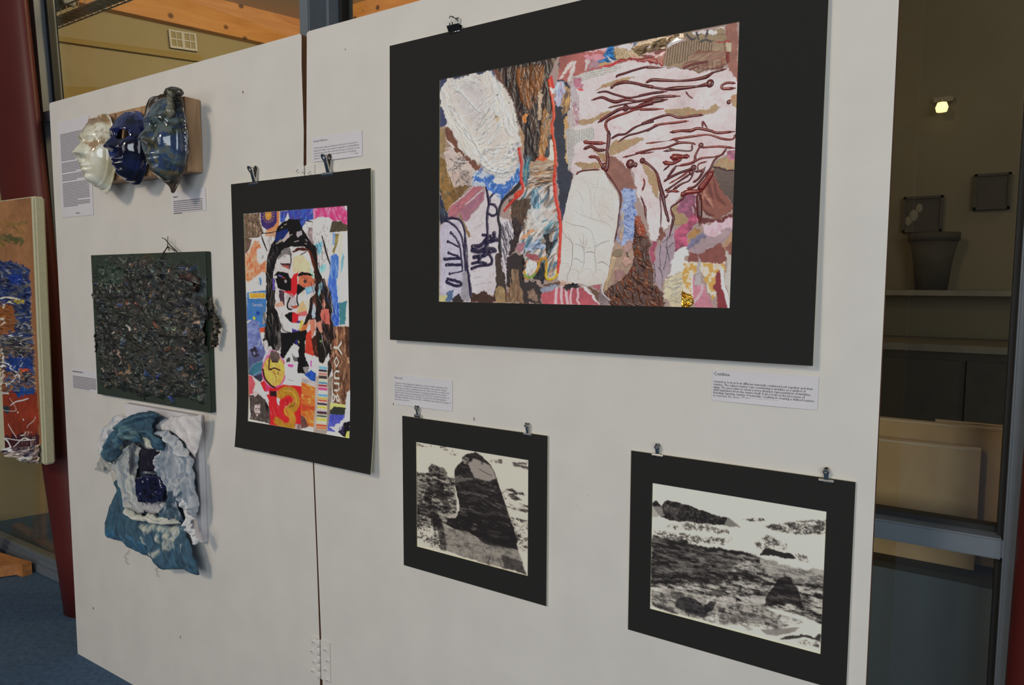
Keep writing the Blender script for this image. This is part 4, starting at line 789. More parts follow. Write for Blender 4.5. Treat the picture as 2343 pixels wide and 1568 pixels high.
S.poly(G_, [(755, 1165), (900, 1128), (948, 1180), (942, 1292), (884, 1310), (894, 1450), (840, 1535), (800, 1600), (820, 1480), (740, 1412), (655, 1422), (655, 1330), (700, 1290)], (132, 72, 98), 1.5, .35, .0006, piece='mauve_paper_scrap', cvar=.5)
S.poly(G_, [(556, 1340), (655, 1288), (656, 1425), (740, 1422), (822, 1492), (760, 1600), (612, 1600), (566, 1400)], (142, 117, 84), 1.5, .08, .0005, piece='brown_paper_strip')
S.line(G_, [(760, 1165), (900, 1128), (948, 1180), (942, 1292), (884, 1310), (894, 1450), (840, 1535)], 1.6, (205, 170, 185)); S.line(G_, [(900, 1310), (930, 1400), (900, 1568)], 6, (92, 34, 48)); S.line(G_, [(950, 1400), (950, 1500), (920, 1568)], 8, (160, 90, 112), var=.4)
S.poly(G_, [(1395, 480), (1540, 450), (1540, 640), (1460, 620), (1390, 570)], (150, 90, 110), 3, .4)
# brown forearm, blue textured band, crumpled tan
S.poly(D_, [(868, 366), (1000, 408), (1180, 580), (1285, 885), (1040, 905), (828, 612)], (126, 83, 73), 1.5, .1, .0005, piece='painted_paper_scrap', cvar=.2)
bl = [(1045, 912), (1110, 848), (1252, 878), (1275, 1200), (1340, 1600), (985, 1600), (1080, 1050)]
S.poly(D_, bl, (140, 154, 192), 2, .2, .0006); S.poly(E_, [(1215, -20), (1480, -20), (1525, 340), (1480, 445), (1260, 525), (1195, 482)], (140, 154, 192), 2, .2, .0006)
S.brush(D_, [(1110, 850), (1255, 880), (1275, 1200), (1320, 1568), (1100, 1568), (1090, 1100)], [(60, 86, 150), (44, 66, 126), (170, 180, 205), (110, 130, 180)], 140, 6, 2.2, 0, .2, .0003, a=.8); S.brush(E_, [(1300, 0), (1480, 0), (1510, 340), (1440, 440), (1290, 440)], [(60, 86, 150), (44, 66, 126), (170, 180, 205), (110, 130, 180)], 110, 6, 2.2, 0, .2, .0003, a=.8)
S.brush(E_, [(1220, 0), (1310, 0), (1290, 480), (1200, 470)], [(186, 160, 120), (160, 110, 100), (120, 110, 120)], 40, 26, 3, V90 + .1, .15)
S.poly(E_, [(1145, 515), (1280, 530), (1395, 445), (1415, 560), (1440, 790), (1320, 1015), (1140, 1115), (1010, 1245), (985, 1235), (1080, 860)], (150, 122, 102), 1.5, .12, .0010, piece='crumpled_film_scrap', g=.2)
for pts, c in (([(1280, 530), (1395, 445), (1415, 560), (1300, 700)], (160, 124, 118)), ([(1300, 700), (1430, 790), (1320, 870), (1250, 760)], (170, 130, 116)), ([(1150, 620), (1280, 580), (1250, 700), (1130, 700)], (120, 100, 76)), ([(1170, 900), (1260, 880), (1330, 960), (1150, 1090)], (140, 100, 96)), ([(1120, 700), (1190, 720), (1040, 1200), (1000, 1230)], (168, 142, 108)), ([(1320, 600), (1370, 700), (1350, 740)], (60, 50, 50))): S.poly(E_, pts, c, 1.5, .1, .0006)
# rust mass
ru = [(1453, 506), (1465, 512), (1478, 527), (1487, 552), (1487, 602), (1496, 618), (1496, 653), (1511, 662), (1522, 679), (1519, 704), (1400, 704), (1383, 672), (1410, 648), (1440, 625), (1452, 600), (1447, 560), (1452, 540)]
S.poly(O_, ru, (74, 42, 30), 2, .3, .0008, g=.25); S.brush(O_, ru, [(44, 27, 22), (110, 54, 28), (146, 72, 30), (56, 32, 26), (40, 24, 20), (88, 44, 28)], 170, 18, 5, 1.2, .5, .0006, g=.25)
S.poly(D_, [(1280, 1270), (1340, 1260), (1380, 1400), (1430, 1500), (1420, 1600), (1330, 1600), (1300, 1420), (1255, 1390)], (120, 52, 30), 3, .3, .0008, g=.2)
# pink foot
S.poly(E_, [(50, 1240), (400, 1168), (640, 1165), (705, 1180), (920, 1410), (905, 1440), (80, 1420)], (166, 76, 86), 2, .1, cvar=.2)
for p, w in (([(280, 1175), (268, 1395)], 8), ([(360, 1150), (352, 1300), (370, 1410)], 7), ([(425, 1180), (430, 1290), (450, 1400)], 8), ([(515, 1175), (490, 1310), (500, 1415)], 6), ([(600, 1170), (612, 1290), (590, 1350), (625, 1415)], 6)): S.line(E_, p, w, (202, 168, 172), .0004)
S.poly(E_, [(640, 1130), (745, 1150), (940, 1430), (905, 1410), (700, 1182)], (206, 194, 194), 2); S.poly(E_, [(765, 1145), (925, 1232), (915, 1385), (830, 1262)], (92, 66, 52), 2, .15); S.poly(E_, [(805, 1130), (960, 1118), (950, 1180), (910, 1215), (860, 1160)], (160, 88, 96), 2)
S.poly(E_, [(925, 1190), (980, 1220), (1100, 1380), (1060, 1430), (930, 1420)], (120, 104, 108), 3, .25); S.line(E_, [(1000, 1080), (970, 1230), (1080, 1360)], 3, (206, 200, 202))
S.poly(E_, [(30, 1185), (180, 1128), (340, 1138), (150, 1245), (60, 1215)], (130, 136, 152), 2, .12); S.poly(E_, [(100, 1110), (330, 1090), (320, 1140), (180, 1130), (60, 1160)], (84, 62, 54), 3)
# lower right papers
S.poly(H_, [(480, 330), (595, 255), (625, 600), (580, 765), (470, 1045), (400, 1225), (325, 1065), (300, 800), (400, 520)], (150, 131, 141), 2, .08, .0004, piece='mauve_paper_scrap')
S.poly(H_, [(255, 480), (350, 470), (330, 700), (275, 825), (245, 800)], (146, 66, 88), 3, .35)
S.poly(H_, [(380, 300), (460, 270), (470, 380), (400, 500), (350, 440)], (104, 62, 52), 3, .25)
S.poly(H_, [(620, 300), (780, 205), (835, 110), (905, 45), (945, 150), (800, 370), (805, 525), (620, 605)], (142, 62, 88), 2, .4, .0005, piece='mauve_paper_scrap', cvar=.4)
S.poly(H_, [(800, 480), (870, 290), (980, 300), (970, 390), (900, 420)], (150, 108, 64), 3, .2)
S.poly(H_, [(598, 620), (780, 540), (835, 620), (740, 752), (800, 792), (765, 905), (600, 965), (495, 1005), (570, 800)], (214, 205, 200), 3, .05)
S.poly(H_, [(465, 1045), (600, 980), (765, 900), (745, 1190), (715, 1470), (540, 1470), (458, 1300)], (188, 174, 146), 2, .1, .0006, piece='cream_tissue_scrap'); S.brush(H_, [(480, 1050), (740, 940), (730, 1400), (500, 1400)], [(170, 160, 140), (205, 195, 175), (110, 120, 130)], 34, 22, 4, -.5, .6, .0006, a=.5)
S.poly(H_, [(1045, 250), (1200, 218), (1370, 148), (1540, 110), (1540, 300), (1350, 292), (1220, 432), (1055, 402)], (200, 164, 174), 3, .15)
S.poly(H_, [(800, 480), (1040, 375), (1220, 420), (1380, 275), (1500, 290), (1400, 402), (1290, 492), (1100, 615), (900, 675), (825, 645)], (152, 128, 133), 2, .08, .0005, piece='mauve_paper_scrap'); S.poly(H_, [(800, 480), (880, 440), (1050, 380), (1050, 440), (900, 560), (800, 600)], (80, 84, 120), 4, .3, a=.7, soft=4)
S.poly(H_, [(825, 655), (1000, 655), (1290, 495), (1325, 560), (1385, 600), (1395, 795), (795, 775)], (120, 63, 57), 2, .1); S.poly(H_, [(1320, 540), (1540, 260), (1540, 380), (1375, 545), (1375, 605)], (166, 128, 98), 1.5); S.poly(H_, [(1375, 560), (1540, 360), (1540, 760), (1400, 625)], (126, 76, 66), 1.5)
S.poly(H_, [(755, 790), (1375, 790), (1375, 912), (1300, 922), (1240, 942), (1212, 1180), (1234, 1260), (1175, 1352), (1120, 1252), (1050, 1000), (1012, 922), (860, 992), (882, 1292), (735, 1235), (755, 950)], (206, 188, 172), 2, .08, .0006, piece='gold_flecked_paper')
gm = S.mask(H_, [(755, 800), (1375, 800), (1375, 912), (1240, 942), (1212, 1180), (1234, 1260), (1175, 1352), (1050, 1000), (1012, 922), (860, 992), (882, 1292), (735, 1235)], 2); gn = (S.nf + .7 * (S.wx)) > .03; S.rgb = np.where((gm > .5)[..., None] & gn[..., None], np.array((184, 142, 68.)), S.rgb)
S.poly(H_, [(876, 985), (1000, 1130), (1052, 1128), (1185, 1470), (1000, 1480), (888, 1395)], (176, 112, 127), 1.5, .1, cvar=.2); S.poly(H_, [(1238, 942), (1302, 928), (1332, 1150), (1420, 1500), (1255, 1490), (1208, 1190)], (120, 36, 44), 2, .12)
S.poly(H_, [(958, 680), (1002, 760), (1004, 1122), (898, 1134), (958, 850)], (160, 150, 152), 1.5, .06, .0005, piece='pale_paper_strip'); S.line(H_, [(1025, 1130), (1000, 1250), (900, 1385)], 6, (180, 160, 166)); S.poly(H_, [(1368, 600), (1510, 730), (1500, 1300), (1490, 1500), (1440, 1490), (1368, 1050), (1402, 800)], (174, 167, 160), 1.5, .06, .0006, piece='pale_paper_strip')
S.line(H_, [(1322, 915), (1340, 1150), (1385, 1300), (1436, 1490)], 8, (214, 206, 206), .0004); S.line(H_, [(880, 980), (870, 1080), (882, 1300)], 3, (216, 208, 206))
S.poly(H_, [(728, 1200), (880, 1288), (905, 1392), (800, 1470), (708, 1470), (710, 1290)], (196, 146, 52), 1.5, .2, .0012, piece='gold_foil_scrap', g=.16); S.brush(H_, [(728, 1200), (880, 1288), (905, 1392), (800, 1470), (708, 1470)], [(90, 60, 24), (235, 200, 110), (160, 110, 40)], 26, 16, 3, .5, .5, .0016, g=.14)
for p in ([(405, 530), (395, 700), (400, 880), (430, 1000), (432, 1130)], [(500, 400), (500, 600), (540, 760)], [(480, 560), (500, 650), (450, 900)], [(300, 800), (322, 950), (310, 1100)], [(590, 370), (500, 440), (430, 500)], [(600, 490), (520, 560)], [(370, 860), (400, 900)]): S.line(H_, p, 1.3, (44, 40, 46), .0003)
# the drawn palm
hp = [(1315, 398), (1330, 392), (1355, 390), (1381, 391), (1390, 410), (1405, 430), (1414, 447), (1417.5, 470), (1413, 510), (1405, 553), (1396, 600), (1390, 640), (1382, 650), (1345, 655), (1325, 648), (1308, 653), (1290, 651), (1275, 641), (1283, 600), (1284.5, 560), (1287, 510), (1295, 470), (1302, 440), (1308, 415)]
S.poly(O_, hp, (198, 188, 182), .6, .03, .0007, piece='palm_drawing', g=.7)
GRY = (120, 112, 108)
for k, p, w, a in ((E_, [(420, 170), (520, 225), (660, 250), (790, 305), (835, 420), (850, 600)], 1.3, .6), (E_, [(540, 10), (700, 100), (860, 150), (1020, 195), (1140, 290)], 1.2, .5), (E_, [(370, 290), (420, 390), (500, 470), (525, 540), (518, 760), (490, 890), (445, 1000), (445, 1070)], 1.9, .75), (E_, [(440, 330), (500, 460)], 1.2, .5),
                   (E_, [(530, 520), (600, 520), (690, 590), (695, 800), (665, 890)], 1.6, .7), (E_, [(630, 430), (690, 580)], 1.6, .6), (E_, [(690, 360), (690, 580)], 1.4, .6), (E_, [(745, 430), (700, 610)], 1.6, .6), (E_, [(880, 480), (855, 640), (870, 800), (875, 890)], 1.6, .7), (E_, [(870, 560), (960, 500), (1075, 460)], 2.2, .65), (E_, [(720, 640), (790, 630), (850, 645)], 2, .9),
                   (E_, [(530, 740), (590, 735), (680, 800)], 2.2, .6), (E_, [(890, 800), (980, 785), (1075, 850)], 1.8, .8), (E_, [(480, 905), (560, 895), (615, 950), (605, 1060)], 1.1, .45), (E_, [(620, 960), (700, 895), (780, 890), (830, 980), (845, 1050)], 1.1, .45), (E_, [(840, 970), (880, 900), (960, 910), (1035, 980)], 1.1, .45), (E_, [(380, 395), (440, 420)], 1, .35), (E_, [(400, 610), (500, 600)], 1, .35), (E_, [(350, 800), (470, 810)], 1, .3), (E_, [(740, 575), (820, 570)], 1, .5),
                   (D_, [(450, 680), (540, 790), (590, 900), (610, 1100), (600, 1300)], 1.1, .4), (D_, [(720, 700), (690, 850), (655, 1000), (680, 1180), (760, 1300)], 1.1, .4), (D_, [(580, 840), (750, 850), (870, 910)], 1, .4), (D_, [(370, 870), (460, 960), (490, 1090)], 1.1, .45), (D_, [(450, 1100), (490, 1230), (560, 1290)], 1, .4), (D_, [(700, 1070), (850, 1150), (930, 1270)], 1, .35), (D_, [(920, 950), (930, 1100), (945, 1250)], 1, .3), (D_, [(220, 1350), (330, 1400), (520, 1430)], 1.2, .45), (D_, [(840, 1250), (950, 1340)], 1.4, .4), (D_, [(580, 780), (690, 810)], 1, .35)):
    S.line(k, p, w, GRY, a=a, taper=.5)
S.poly(E_, [(375, 1170), (470, 1125), (625, 1100), (648, 1145), (450, 1195)], (26, 24, 28), 4, .2); S.poly(E_, [(260, 1040), (330, 1090), (480, 1085), (500, 1110), (400, 1150), (330, 1120)], (190, 150, 128), 3, a=.7, soft=2)
# thick white impasto
wp = [(180, 310), (280, 330), (380, 300), (480, 232), (560, 260), (620, 220), (700, 232), (760, 290), (860, 420), (960, 560), (1010, 770), (1040, 920), (1052, 1100), (1030, 1300), (980, 1420), (860, 1492), (740, 1492), (600, 1412), (570, 1330), (450, 1290), (330, 1180), (290, 1050), (240, 930), (140, 892), (172, 830), (80, 540), (110, 420)]
S.poly(A_, wp, (196, 187, 180), 4, .05, .0014, soft=2, piece='white_impasto')
S.poly(A_, [(250, 380), (560, 330), (640, 500), (700, 620), (520, 900), (420, 800), (320, 640)], (184, 178, 180), 6, .08, a=.6, soft=8)
WH = [(210, 204, 198), (200, 192, 184), (216, 211, 206), (186, 178, 174)]
S.brush(A_, [(100, 450), (260, 500), (480, 980), (600, 1260), (560, 1330), (330, 1170), (170, 830)], WH, 60, 60, 4.5, 1.08, .12, .0016)
S.brush(A_, [(620, 230), (740, 260), (960, 560), (1040, 920), (1040, 1250), (960, 1300), (860, 900), (760, 560)], WH, 70, 56, 4.5, 1.22, .16, .0016)
S.brush(A_, [(420, 560), (760, 480), (840, 900), (700, 1120), (540, 1100), (480, 900)], WH, 70, 46, 4.5, -.85, .25, .0015)
S.brush(A_, [(570, 1180), (1040, 1050), (1000, 1380), (860, 1480), (720, 1480), (590, 1380)], WH, 60, 50, 5, -.5, .35, .0017)
S.brush(A_, [(180, 330), (640, 240), (720, 420), (500, 480), (200, 500)], WH, 40, 30, 4.5, -.3, .6, .0012)
for p in ([(280, 440), (360, 490), (460, 600), (570, 710)], [(600, 1230), (600, 1330), (700, 1410), (860, 1440), (960, 1360)], [(450, 980), (560, 1180), (590, 1230)], [(620, 1260), (740, 1390), (880, 1400)], [(760, 500), (740, 640), (780, 760)], [(700, 240), (800, 480), (900, 760), (960, 1000)], [(120, 430), (180, 640), (330, 860), (480, 1060)]): S.line(A_, p, 6, (212, 206, 200), .0022)
for p in ([(540, 1170), (600, 1225), (680, 1180), (800, 1100)], [(380, 900), (460, 1000), (540, 1160)], [(690, 680), (560, 880), (520, 1000)], [(640, 940), (560, 1060)], [(200, 640), (300, 830)]): S.line(A_, p, 2.2, (128, 120, 118), -.0012, a=.6)
for p, r in (((770, 770), 1.3), ((772, 905), 1.3), ((1012, 835), 1.6), ((790, 515), 1.6), ((915, 605), 1.6)): S.dot(A_, p, r, (90, 66, 44))
S.poly(A_, [(755, 760), (800, 770), (790, 830), (750, 810)], (176, 152, 118), 3, a=.7, soft=3)
# red lines
for p, w, c in (([(1040, 1155), (1062, 1350), (1055, 1560)], 7, (186, 46, 36)), ([(1395, 330), (1420, 480), (1440, 600), (1452, 760), (1428, 900), (1460, 1100), (1472, 1300), (1458, 1560)], 8, (204, 62, 36))): S.line(A_, p, w, c, .0008, var=.25, g=.35)
for p, w, c in (([(1050, -10), (1082, 150), (1060, 225), (970, 300), (860, 430)], 8, (188, 48, 38)), ([(1458, -10), (1462, 150), (1482, 330), (1522, 500), (1532, 650), (1520, 900), (1500, 1170)], 9.5, (200, 50, 38)), ([(990, 240), (1060, 200)], 14, (194, 60, 40))): S.line(B_, p, w, c, .0008, var=.25, taper=.3, g=.35)
S.line(C_, [(10, 560), (20, 660), (45, 720)], 6, (196, 40, 40)); S.poly(C_, [(0, 720), (60, 740), (50, 820), (10, 800)], (206, 200, 205), 2)
kp = np.isin(S.id, [i for i, n_ in enumerate(S.names) if n_ in ('palm_drawing', 'newsprint_scrap', 'corrugated_cardboard', 'white_impasto')])
S.smear(2.2, .035, kp)
S.build('painted_ground', PM, ct, piece_mats={'gold_foil_scrap': PF})
# dried drips of dark red paint stand proud of the paper
RD = [(88, 30, 28), (104, 34, 28), (82, 26, 28), (112, 36, 30)]
def drip(paths, w, c=None, blobs=()):
    pts = []
    for k, p in paths:
        for x, y in p: q = hit(k[0] + x / k[2], k[1] + y / k[2], aA - .0018, aB); pts.append((q[0], q[2]))
    P = catmull(np.array(pts), 7); r = np.random.default_rng(int(abs(P[0, 0] * 1e5)) % 9999); n = len(P); t = np.linspace(0, 1, n); d = np.gradient(P, axis=0); d /= np.hypot(d[:, 0], d[:, 1])[:, None] + 1e-9
    W = w * .80e-3 / 2 * (1 + .22 * np.interp(t, np.linspace(0, 1, max(4, n // 6)), r.normal(0, 1, max(4, n // 6)))); W *= np.clip(np.minimum(t, 1 - t) * n / 2.2, .35, 1); W[:3] *= 1.25
    K = 7; th = np.linspace(0, math.pi, K); V = np.empty((n, K, 3)); X = P[:, None, 0] + (-d[:, 1] * W)[:, None] * np.cos(th); Z = P[:, None, 1] + (d[:, 0] * W)[:, None] * np.cos(th)
    V[..., 0] = X; V[..., 2] = Z; V[..., 1] = aA - .0014 + aB * Z - (W * .75)[:, None] * np.sin(th) - .0003
    idx = np.arange(n * K).reshape(n, K); F = np.stack([idx[:-1, :-1], idx[1:, :-1], idx[1:, 1:], idx[:-1, 1:]], -1).reshape(-1, 4)
    me = mesh_np('paint_drip', V.reshape(-1, 3), F[:, ::-1]); cc = np.array(c or RD[r.integers(4)], float)[None] * (1 + .12 * r.normal(0, 1, (n, 1))); cc = np.repeat(cc, K, 0); set_cols(me, np.concatenate([alb(np.clip(cc, 0, 255)), np.full((n * K, 1), .42)], 1))
    link('paint_drip', me, PG, ct, smooth=True)
def blob(k, p, r_):
    q = hit(k[0] + p[0] / k[2], k[1] + p[1] / k[2], aA - .0014, aB); bm = bmesh.new(); R = r_ * .75e-3; bmesh.ops.create_uvsphere(bm, u_segments=16, v_segments=8, radius=R, matrix=Matrix.Translation(q) @ Matrix.Diagonal((1, .3, 1, 1)))
    me = from_bm('paint_drip', bm); n = len(me.vertices); set_cols(me, np.concatenate([np.tile(alb((84, 28, 27)), (n, 1)), np.full((n, 1), .4)], 1)); link('paint_drip', me, PG, ct, smooth=True)
for pa, w in (([(C_, [(975, 575), (1000, 540), (1100, 510), (1250, 460), (1440, 412), (1560, 420)]), (F_, [(200, 682), (440, 684)])], 4.6), ([(C_, [(895, 735), (960, 680), (1100, 640), (1250, 655), (1400, 690), (1530, 715)]), (F_, [(100, 945), (420, 1000), (560, 1000), (900, 972), (1060, 942), (1140, 920)])], 6.5),
              ([(C_, [(690, 800), (820, 780), (950, 822), (1150, 872), (1300, 855), (1540, 805)]), (F_, [(80, 1105), (250, 1070), (505, 1038)])], 4.4), ([(C_, [(606, 912), (760, 868), (880, 912), (980, 934), (1130, 902), (1300, 925), (1500, 895)]), (F_, [(60, 1185), (200, 1160), (380, 1120), (700, 1110)])], 5.4), ([(C_, [(855, 1025), (1000, 990), (1200, 952), (1400, 922), (1560, 872)])], 3.2),
              ([(C_, [(705, 1245), (880, 1130), (1050, 1040), (1250, 1022), (1400, 975), (1530, 945)]), (F_, [(80, 1255), (250, 1200), (510, 1158)])], 7.5), ([(C_, [(870, 1500), (860, 1400), (822, 1290), (850, 1212), (980, 1150), (1130, 1100), (1300, 1042), (1500, 1050)]), (F_, [(100, 1315), (450, 1300)])], 5.2),
              ([(C_, [(900, 1490), (1000, 1430), (1120, 1412), (1250, 1320), (1400, 1262), (1540, 1222)]), (F_, [(120, 1525), (300, 1450), (520, 1390), (680, 1432), (900, 1402), (1050, 1392)])], 5), ([(C_, [(1000, 1540), (1150, 1442), (1300, 1402), (1450, 1352), (1568, 1290)]), (G_, [(200, 192), (400, 92), (600, 80), (825, 45)])], 4.2),
              ([(D_, [(490, 160), (600, 176), (832, 182)])], 7.5), ([(D_, [(490, 272), (600, 230), (700, 282), (832, 282)])], 6.2), ([(D_, [(565, 385), (680, 392), (742, 472), (795, 565)])], 6), ([(D_, [(872, -6), (862, 180), (842, 300), (852, 420), (832, 560), (800, 602)])], 8.5), ([(D_, [(375, 655), (450, 602), (600, 582), (745, 577)])], 3.6),
              ([(D_, [(825, 620), (950, 792), (1042, 962), (1036, 1150), (1006, 1400)]), (E_, [(1218, 60), (1198, 270), (1150, 480)])], 4.2), ([(D_, [(1080, 392), (1250, 352), (1400, 302), (1540, 265)]), (G_, [(30, 532), (250, 472), (480, 442), (680, 372), (870, 376), (925, 402)])], 4.2), ([(D_, [(1340, 342), (1545, 310)])], 3.2),
              ([(D_, [(1360, 432), (1440, 492)]), (G_, [(130, 632), (230, 702), (340, 822), (390, 1002), (430, 1152), (460, 1302), (502, 1500)])], 6.5), ([(G_, [(385, 1132), (410, 1402), (405, 1560)])], 2.6), ([(D_, [(1385, 705), (1402, 782), (1368, 895)])], 5), ([(D_, [(1345, 972), (1402, 1132), (1425, 1315)])], 4),
              ([(G_, [(540, 216), (700, 192), (850, 190), (960, 156), (1150, 192), (1250, 222), (1515, 202)])], 5), ([(G_, [(185, 380), (500, 342), (620, 312), (900, 272), (1120, 252), (1330, 312), (1480, 316), (1515, 245)])], 5), ([(G_, [(600, 312), (680, 362), (800, 365)])], 4.5), ([(G_, [(445, 497), (620, 480), (850, 490), (870, 392)])], 4), ([(G_, [(520, 450), (640, 482)])], 3.4),
              ([(G_, [(1000, 445), (1150, 432), (1300, 427), (1515, 452)])], 4.8), ([(G_, [(1000, 410), (960, 480), (920, 562), (890, 662), (640, 722)])], 5), ([(G_, [(545, 590), (700, 582), (835, 570)])], 11), ([(G_, [(435, 662), (560, 682), (640, 652), (725, 602)])], 8), ([(G_, [(438, 792), (560, 682)])], 4), ([(G_, [(498, 905), (570, 802), (645, 700)])], 5),
              ([(G_, [(448, 952), (520, 902), (680, 822), (850, 762), (905, 700)])], 5), ([(G_, [(528, 982), (700, 882), (850, 772)])], 4), ([(G_, [(465, 1092), (560, 1032), (700, 932), (850, 832)])], 5.4), ([(G_, [(585, 1072), (720, 982), (820, 942), (880, 852), (900, 742)])], 5), ([(G_, [(488, 1112), (570, 1092), (682, 1102)])], 6), ([(G_, [(458, 1205), (520, 1132)])], 4),
              ([(G_, [(795, 1056), (900, 1032), (980, 962), (1080, 832), (1140, 762), (1210, 622), (1320, 542), (1392, 450)])], 5), ([(G_, [(885, 965), (980, 892), (1072, 728)])], 5), ([(G_, [(960, 792), (970, 692), (1095, 650)])], 4), ([(G_, [(910, 802), (1000, 790), (1062, 760)])], 4), ([(G_, [(900, 662), (1010, 602), (1200, 582), (1350, 542)])], 4), ([(G_, [(1030, 150), (1032, 55), (1112, 172)])], 3),
              ([(F_, [(178, 912), (270, 870), (420, 872), (680, 882), (900, 862), (1080, 822), (1200, 752), (1390, 702)])], 5.4), ([(F_, [(1525, 918), (1400, 910), (1318, 950), (1340, 1000), (1525, 990)])], 6), ([(F_, [(775, 1042), (830, 1112), (885, 1142)])], 3), ([(F_, [(290, 1560), (400, 1532), (640, 1502), (822, 1482)])], 4),
              ([(H_, [(492, 0), (505, 100), (522, 190)])], 6.5), ([(H_, [(605, 80), (562, 280), (530, 410)])], 4.5), ([(H_, [(412, -60), (402, 270)])], 2.6), ([(H_, [(175, -60), (185, 140)])], 4), ([(G_, [(705, 1165), (800, 1112), (980, 1092), (1005, 1050), (1100, 922), (1185, 780)])], 11), ([(G_, [(968, 1102), (980, 1302), (985, 1560)])], 10), ([(G_, [(760, 1180), (650, 1270), (560, 1335), (570, 1420), (605, 1500)])], 5)):
    drip(pa, w)
for k, p, r_ in ((F_, (1140, 922), 9), (D_, (1190, 492), 11), (D_, (1265, 505), 6), (G_, (130, 640), 7), (G_, (1005, 410), 6), (C_, (1120, 1030), 8), (D_, (800, 530), 9), (G_, (895, 745), 7), (G_, (860, 820), 6), (F_, (1422, 1200), 5)): blob(k, p, r_)

# ------------------------------------------------------------------ collage portrait print
pA, pB = -.0085, 0.0
pt = empty('mounted_collage_portrait', (-.037, -.004, .853), 'colourful collage portrait print of a long-haired woman in a curling black mount', 'artwork')
po = rect_of([(527, 425), (849, 381), (857, 1087), (548, 1018)], pA - .0025, pB); pi_ = rect_of([(559, 492), (798, 467), (799, 1003), (569, 962)], pA - .0025, pB)
def pbow(V):
    V = V.copy(); v = np.clip((1.06 - V[..., 2]) / .21, 0, 1); u = (V[..., 0] - po[0]) / (po[1] - po[0]); V[..., 1] -= v ** 2 * (.010 + .010 * np.abs(u - .45)); return V
mount(pt, po, pi_, pA, pB, .0025, pbow)
S = Sheet([(559, 492), (798, 467), (799, 1003), (569, 962)], pA - .0006, pB, 320, 540, (205, 196, 194), 5, .4); S.rk = 3.5
P1, P2, P3 = (520, 460, 7.81), (540, 640, 7.84), (540, 820, 7.84); BK = (20, 18, 20); WT = (206, 198, 196)
def pol(k, pts, c, **kw): S.poly(k, pts, c, kw.pop('rag', .8) * .9, kw.pop('var', .08), **kw)
a = [(290, 240), (590, 210), (600, 420), (650, 570), (560, 650), (290, 680)]
pol(P1, a, (110, 88, 72)); S.brush(P1, a, [(95, 75, 60), (160, 125, 105), (56, 48, 40), (196, 168, 150), (74, 78, 48)], 120, 7, 4, 1.2, .6)
pol(P1, [(290, 650), (440, 690), (400, 850), (290, 1010)], (100, 80, 66), var=.2)
a = [(300, 1000), (420, 850), (480, 710), (560, 725), (620, 850), (530, 860), (530, 1080), (600, 1130), (690, 1060), (700, 1290), (620, 1265), (540, 1330), (380, 1450), (330, 1400), (290, 1300)]
pol(P1, a, (206, 140, 104)); S.brush(P1, a, [(200, 104, 64), (218, 158, 124), (186, 84, 50), (226, 190, 166)], 90, 12, 5, 1.9, .5, a=.8)
pol(P1, [(588, 210), (885, 188), (885, 400), (800, 500), (720, 525), (640, 470), (602, 400)], (62, 46, 104), var=.25); S.dot(P1, (735, 262), 12.5, (206, 146, 66)); S.dot(P1, (735, 262), 8, (180, 116, 52)); S.dot(P1, (735, 262), 5, (214, 160, 84))
for i in range(16): t = i / 16 * 6.28; S.line(P1, [(735 + 85 * math.cos(t), 275 + 95 * math.sin(t)), (735 + 105 * math.cos(t), 275 + 118 * math.sin(t))], 2, (196, 140, 80))
pol(P1, [(885, 190), (940, 185), (935, 420), (860, 530), (820, 570), (690, 570), (700, 520), (820, 470), (885, 380)], (208, 128, 80), var=.2); pol(P1, [(680, 530), (870, 540), (860, 640), (680, 630)], (204, 150, 116))
S.line(P1, [(588, 215), (600, 400), (690, 570)], 3.4, WT); S.line(P1, [(938, 190), (932, 420), (868, 540)], 2.6, WT)
a = [(945, 190), (1545, 130), (1535, 330), (1400, 370), (1340, 490), (1250, 420), (1200, 340), (1100, 340), (950, 380)]
pol(P1, a, (60, 72, 156)); S.brush(P1, a, [(40, 86, 172), (64, 48, 140), (96, 124, 196), (86, 70, 130), (30, 60, 140)], 70, 16, 6, 1.7, .3); pol(P1, [(1085, 200), (1112, 335), (1020, 375)], WT)
a = [(1540, 130), (2200, 55), (2200, 430), (2090, 425), (2020, 350), (1900, 365), (1820, 290), (1640, 290), (1545, 335)]
pol(P1, a, (202, 84, 132)); S.brush(P1, a, [(204, 50, 116), (216, 124, 156), (190, 44, 104), (214, 150, 174)], 70, 16, 6, 1.5, .4); pol(P1, [(2090, 90), (2200, 70), (2190, 190), (2130, 160)], (224, 206, 212), rag=3)
pol(P1, [(1870, 365), (2030, 370), (2090, 420), (2200, 430), (2200, 535), (1830, 560)], (76, 66, 52), var=.2)
for i in range(34): x, y = S.rng.uniform(1380, 1820), S.rng.uniform(330, 1150); S.line(P1, [(x, y), (x + S.rng.normal(0, 30), y + S.rng.uniform(15, 70))], .8, (60, 54, 58), a=.8)
pol(P1, [(1450, 470), (1530, 480), (1520, 640), (1560, 760), (1500, 780), (1440, 600)], (150, 130, 132), var=.3)
pol(P1, [(1880, 570), (1930, 570), (1915, 800), (1880, 790)], (124, 152, 212)); pol(P1, [(1930, 585), (2005, 585), (1965, 780), (1905, 955), (1878, 900), (1920, 800)], (132, 118, 66), var=.25); pol(P1, [(2000, 585), (2065, 575), (2045, 900), (1995, 1210), (1990, 900)], (216, 192, 174))
a = [(1840, 990), (1920, 945), (1995, 1000), (1990, 1200), (1965, 1400), (1980, 1600), (1785, 1600), (1830, 1250)]
pol(P1, a, (80, 122, 194)); S.brush(P1, a, [(62, 104, 188), (110, 144, 206), (150, 176, 214), (48, 86, 172)], 60, 22, 5, 1.6, .12); pol(P1, [(2060, 915), (2098, 1000), (2062, 1210), (2020, 1310), (2040, 1100)], (116, 164, 178), rag=2)
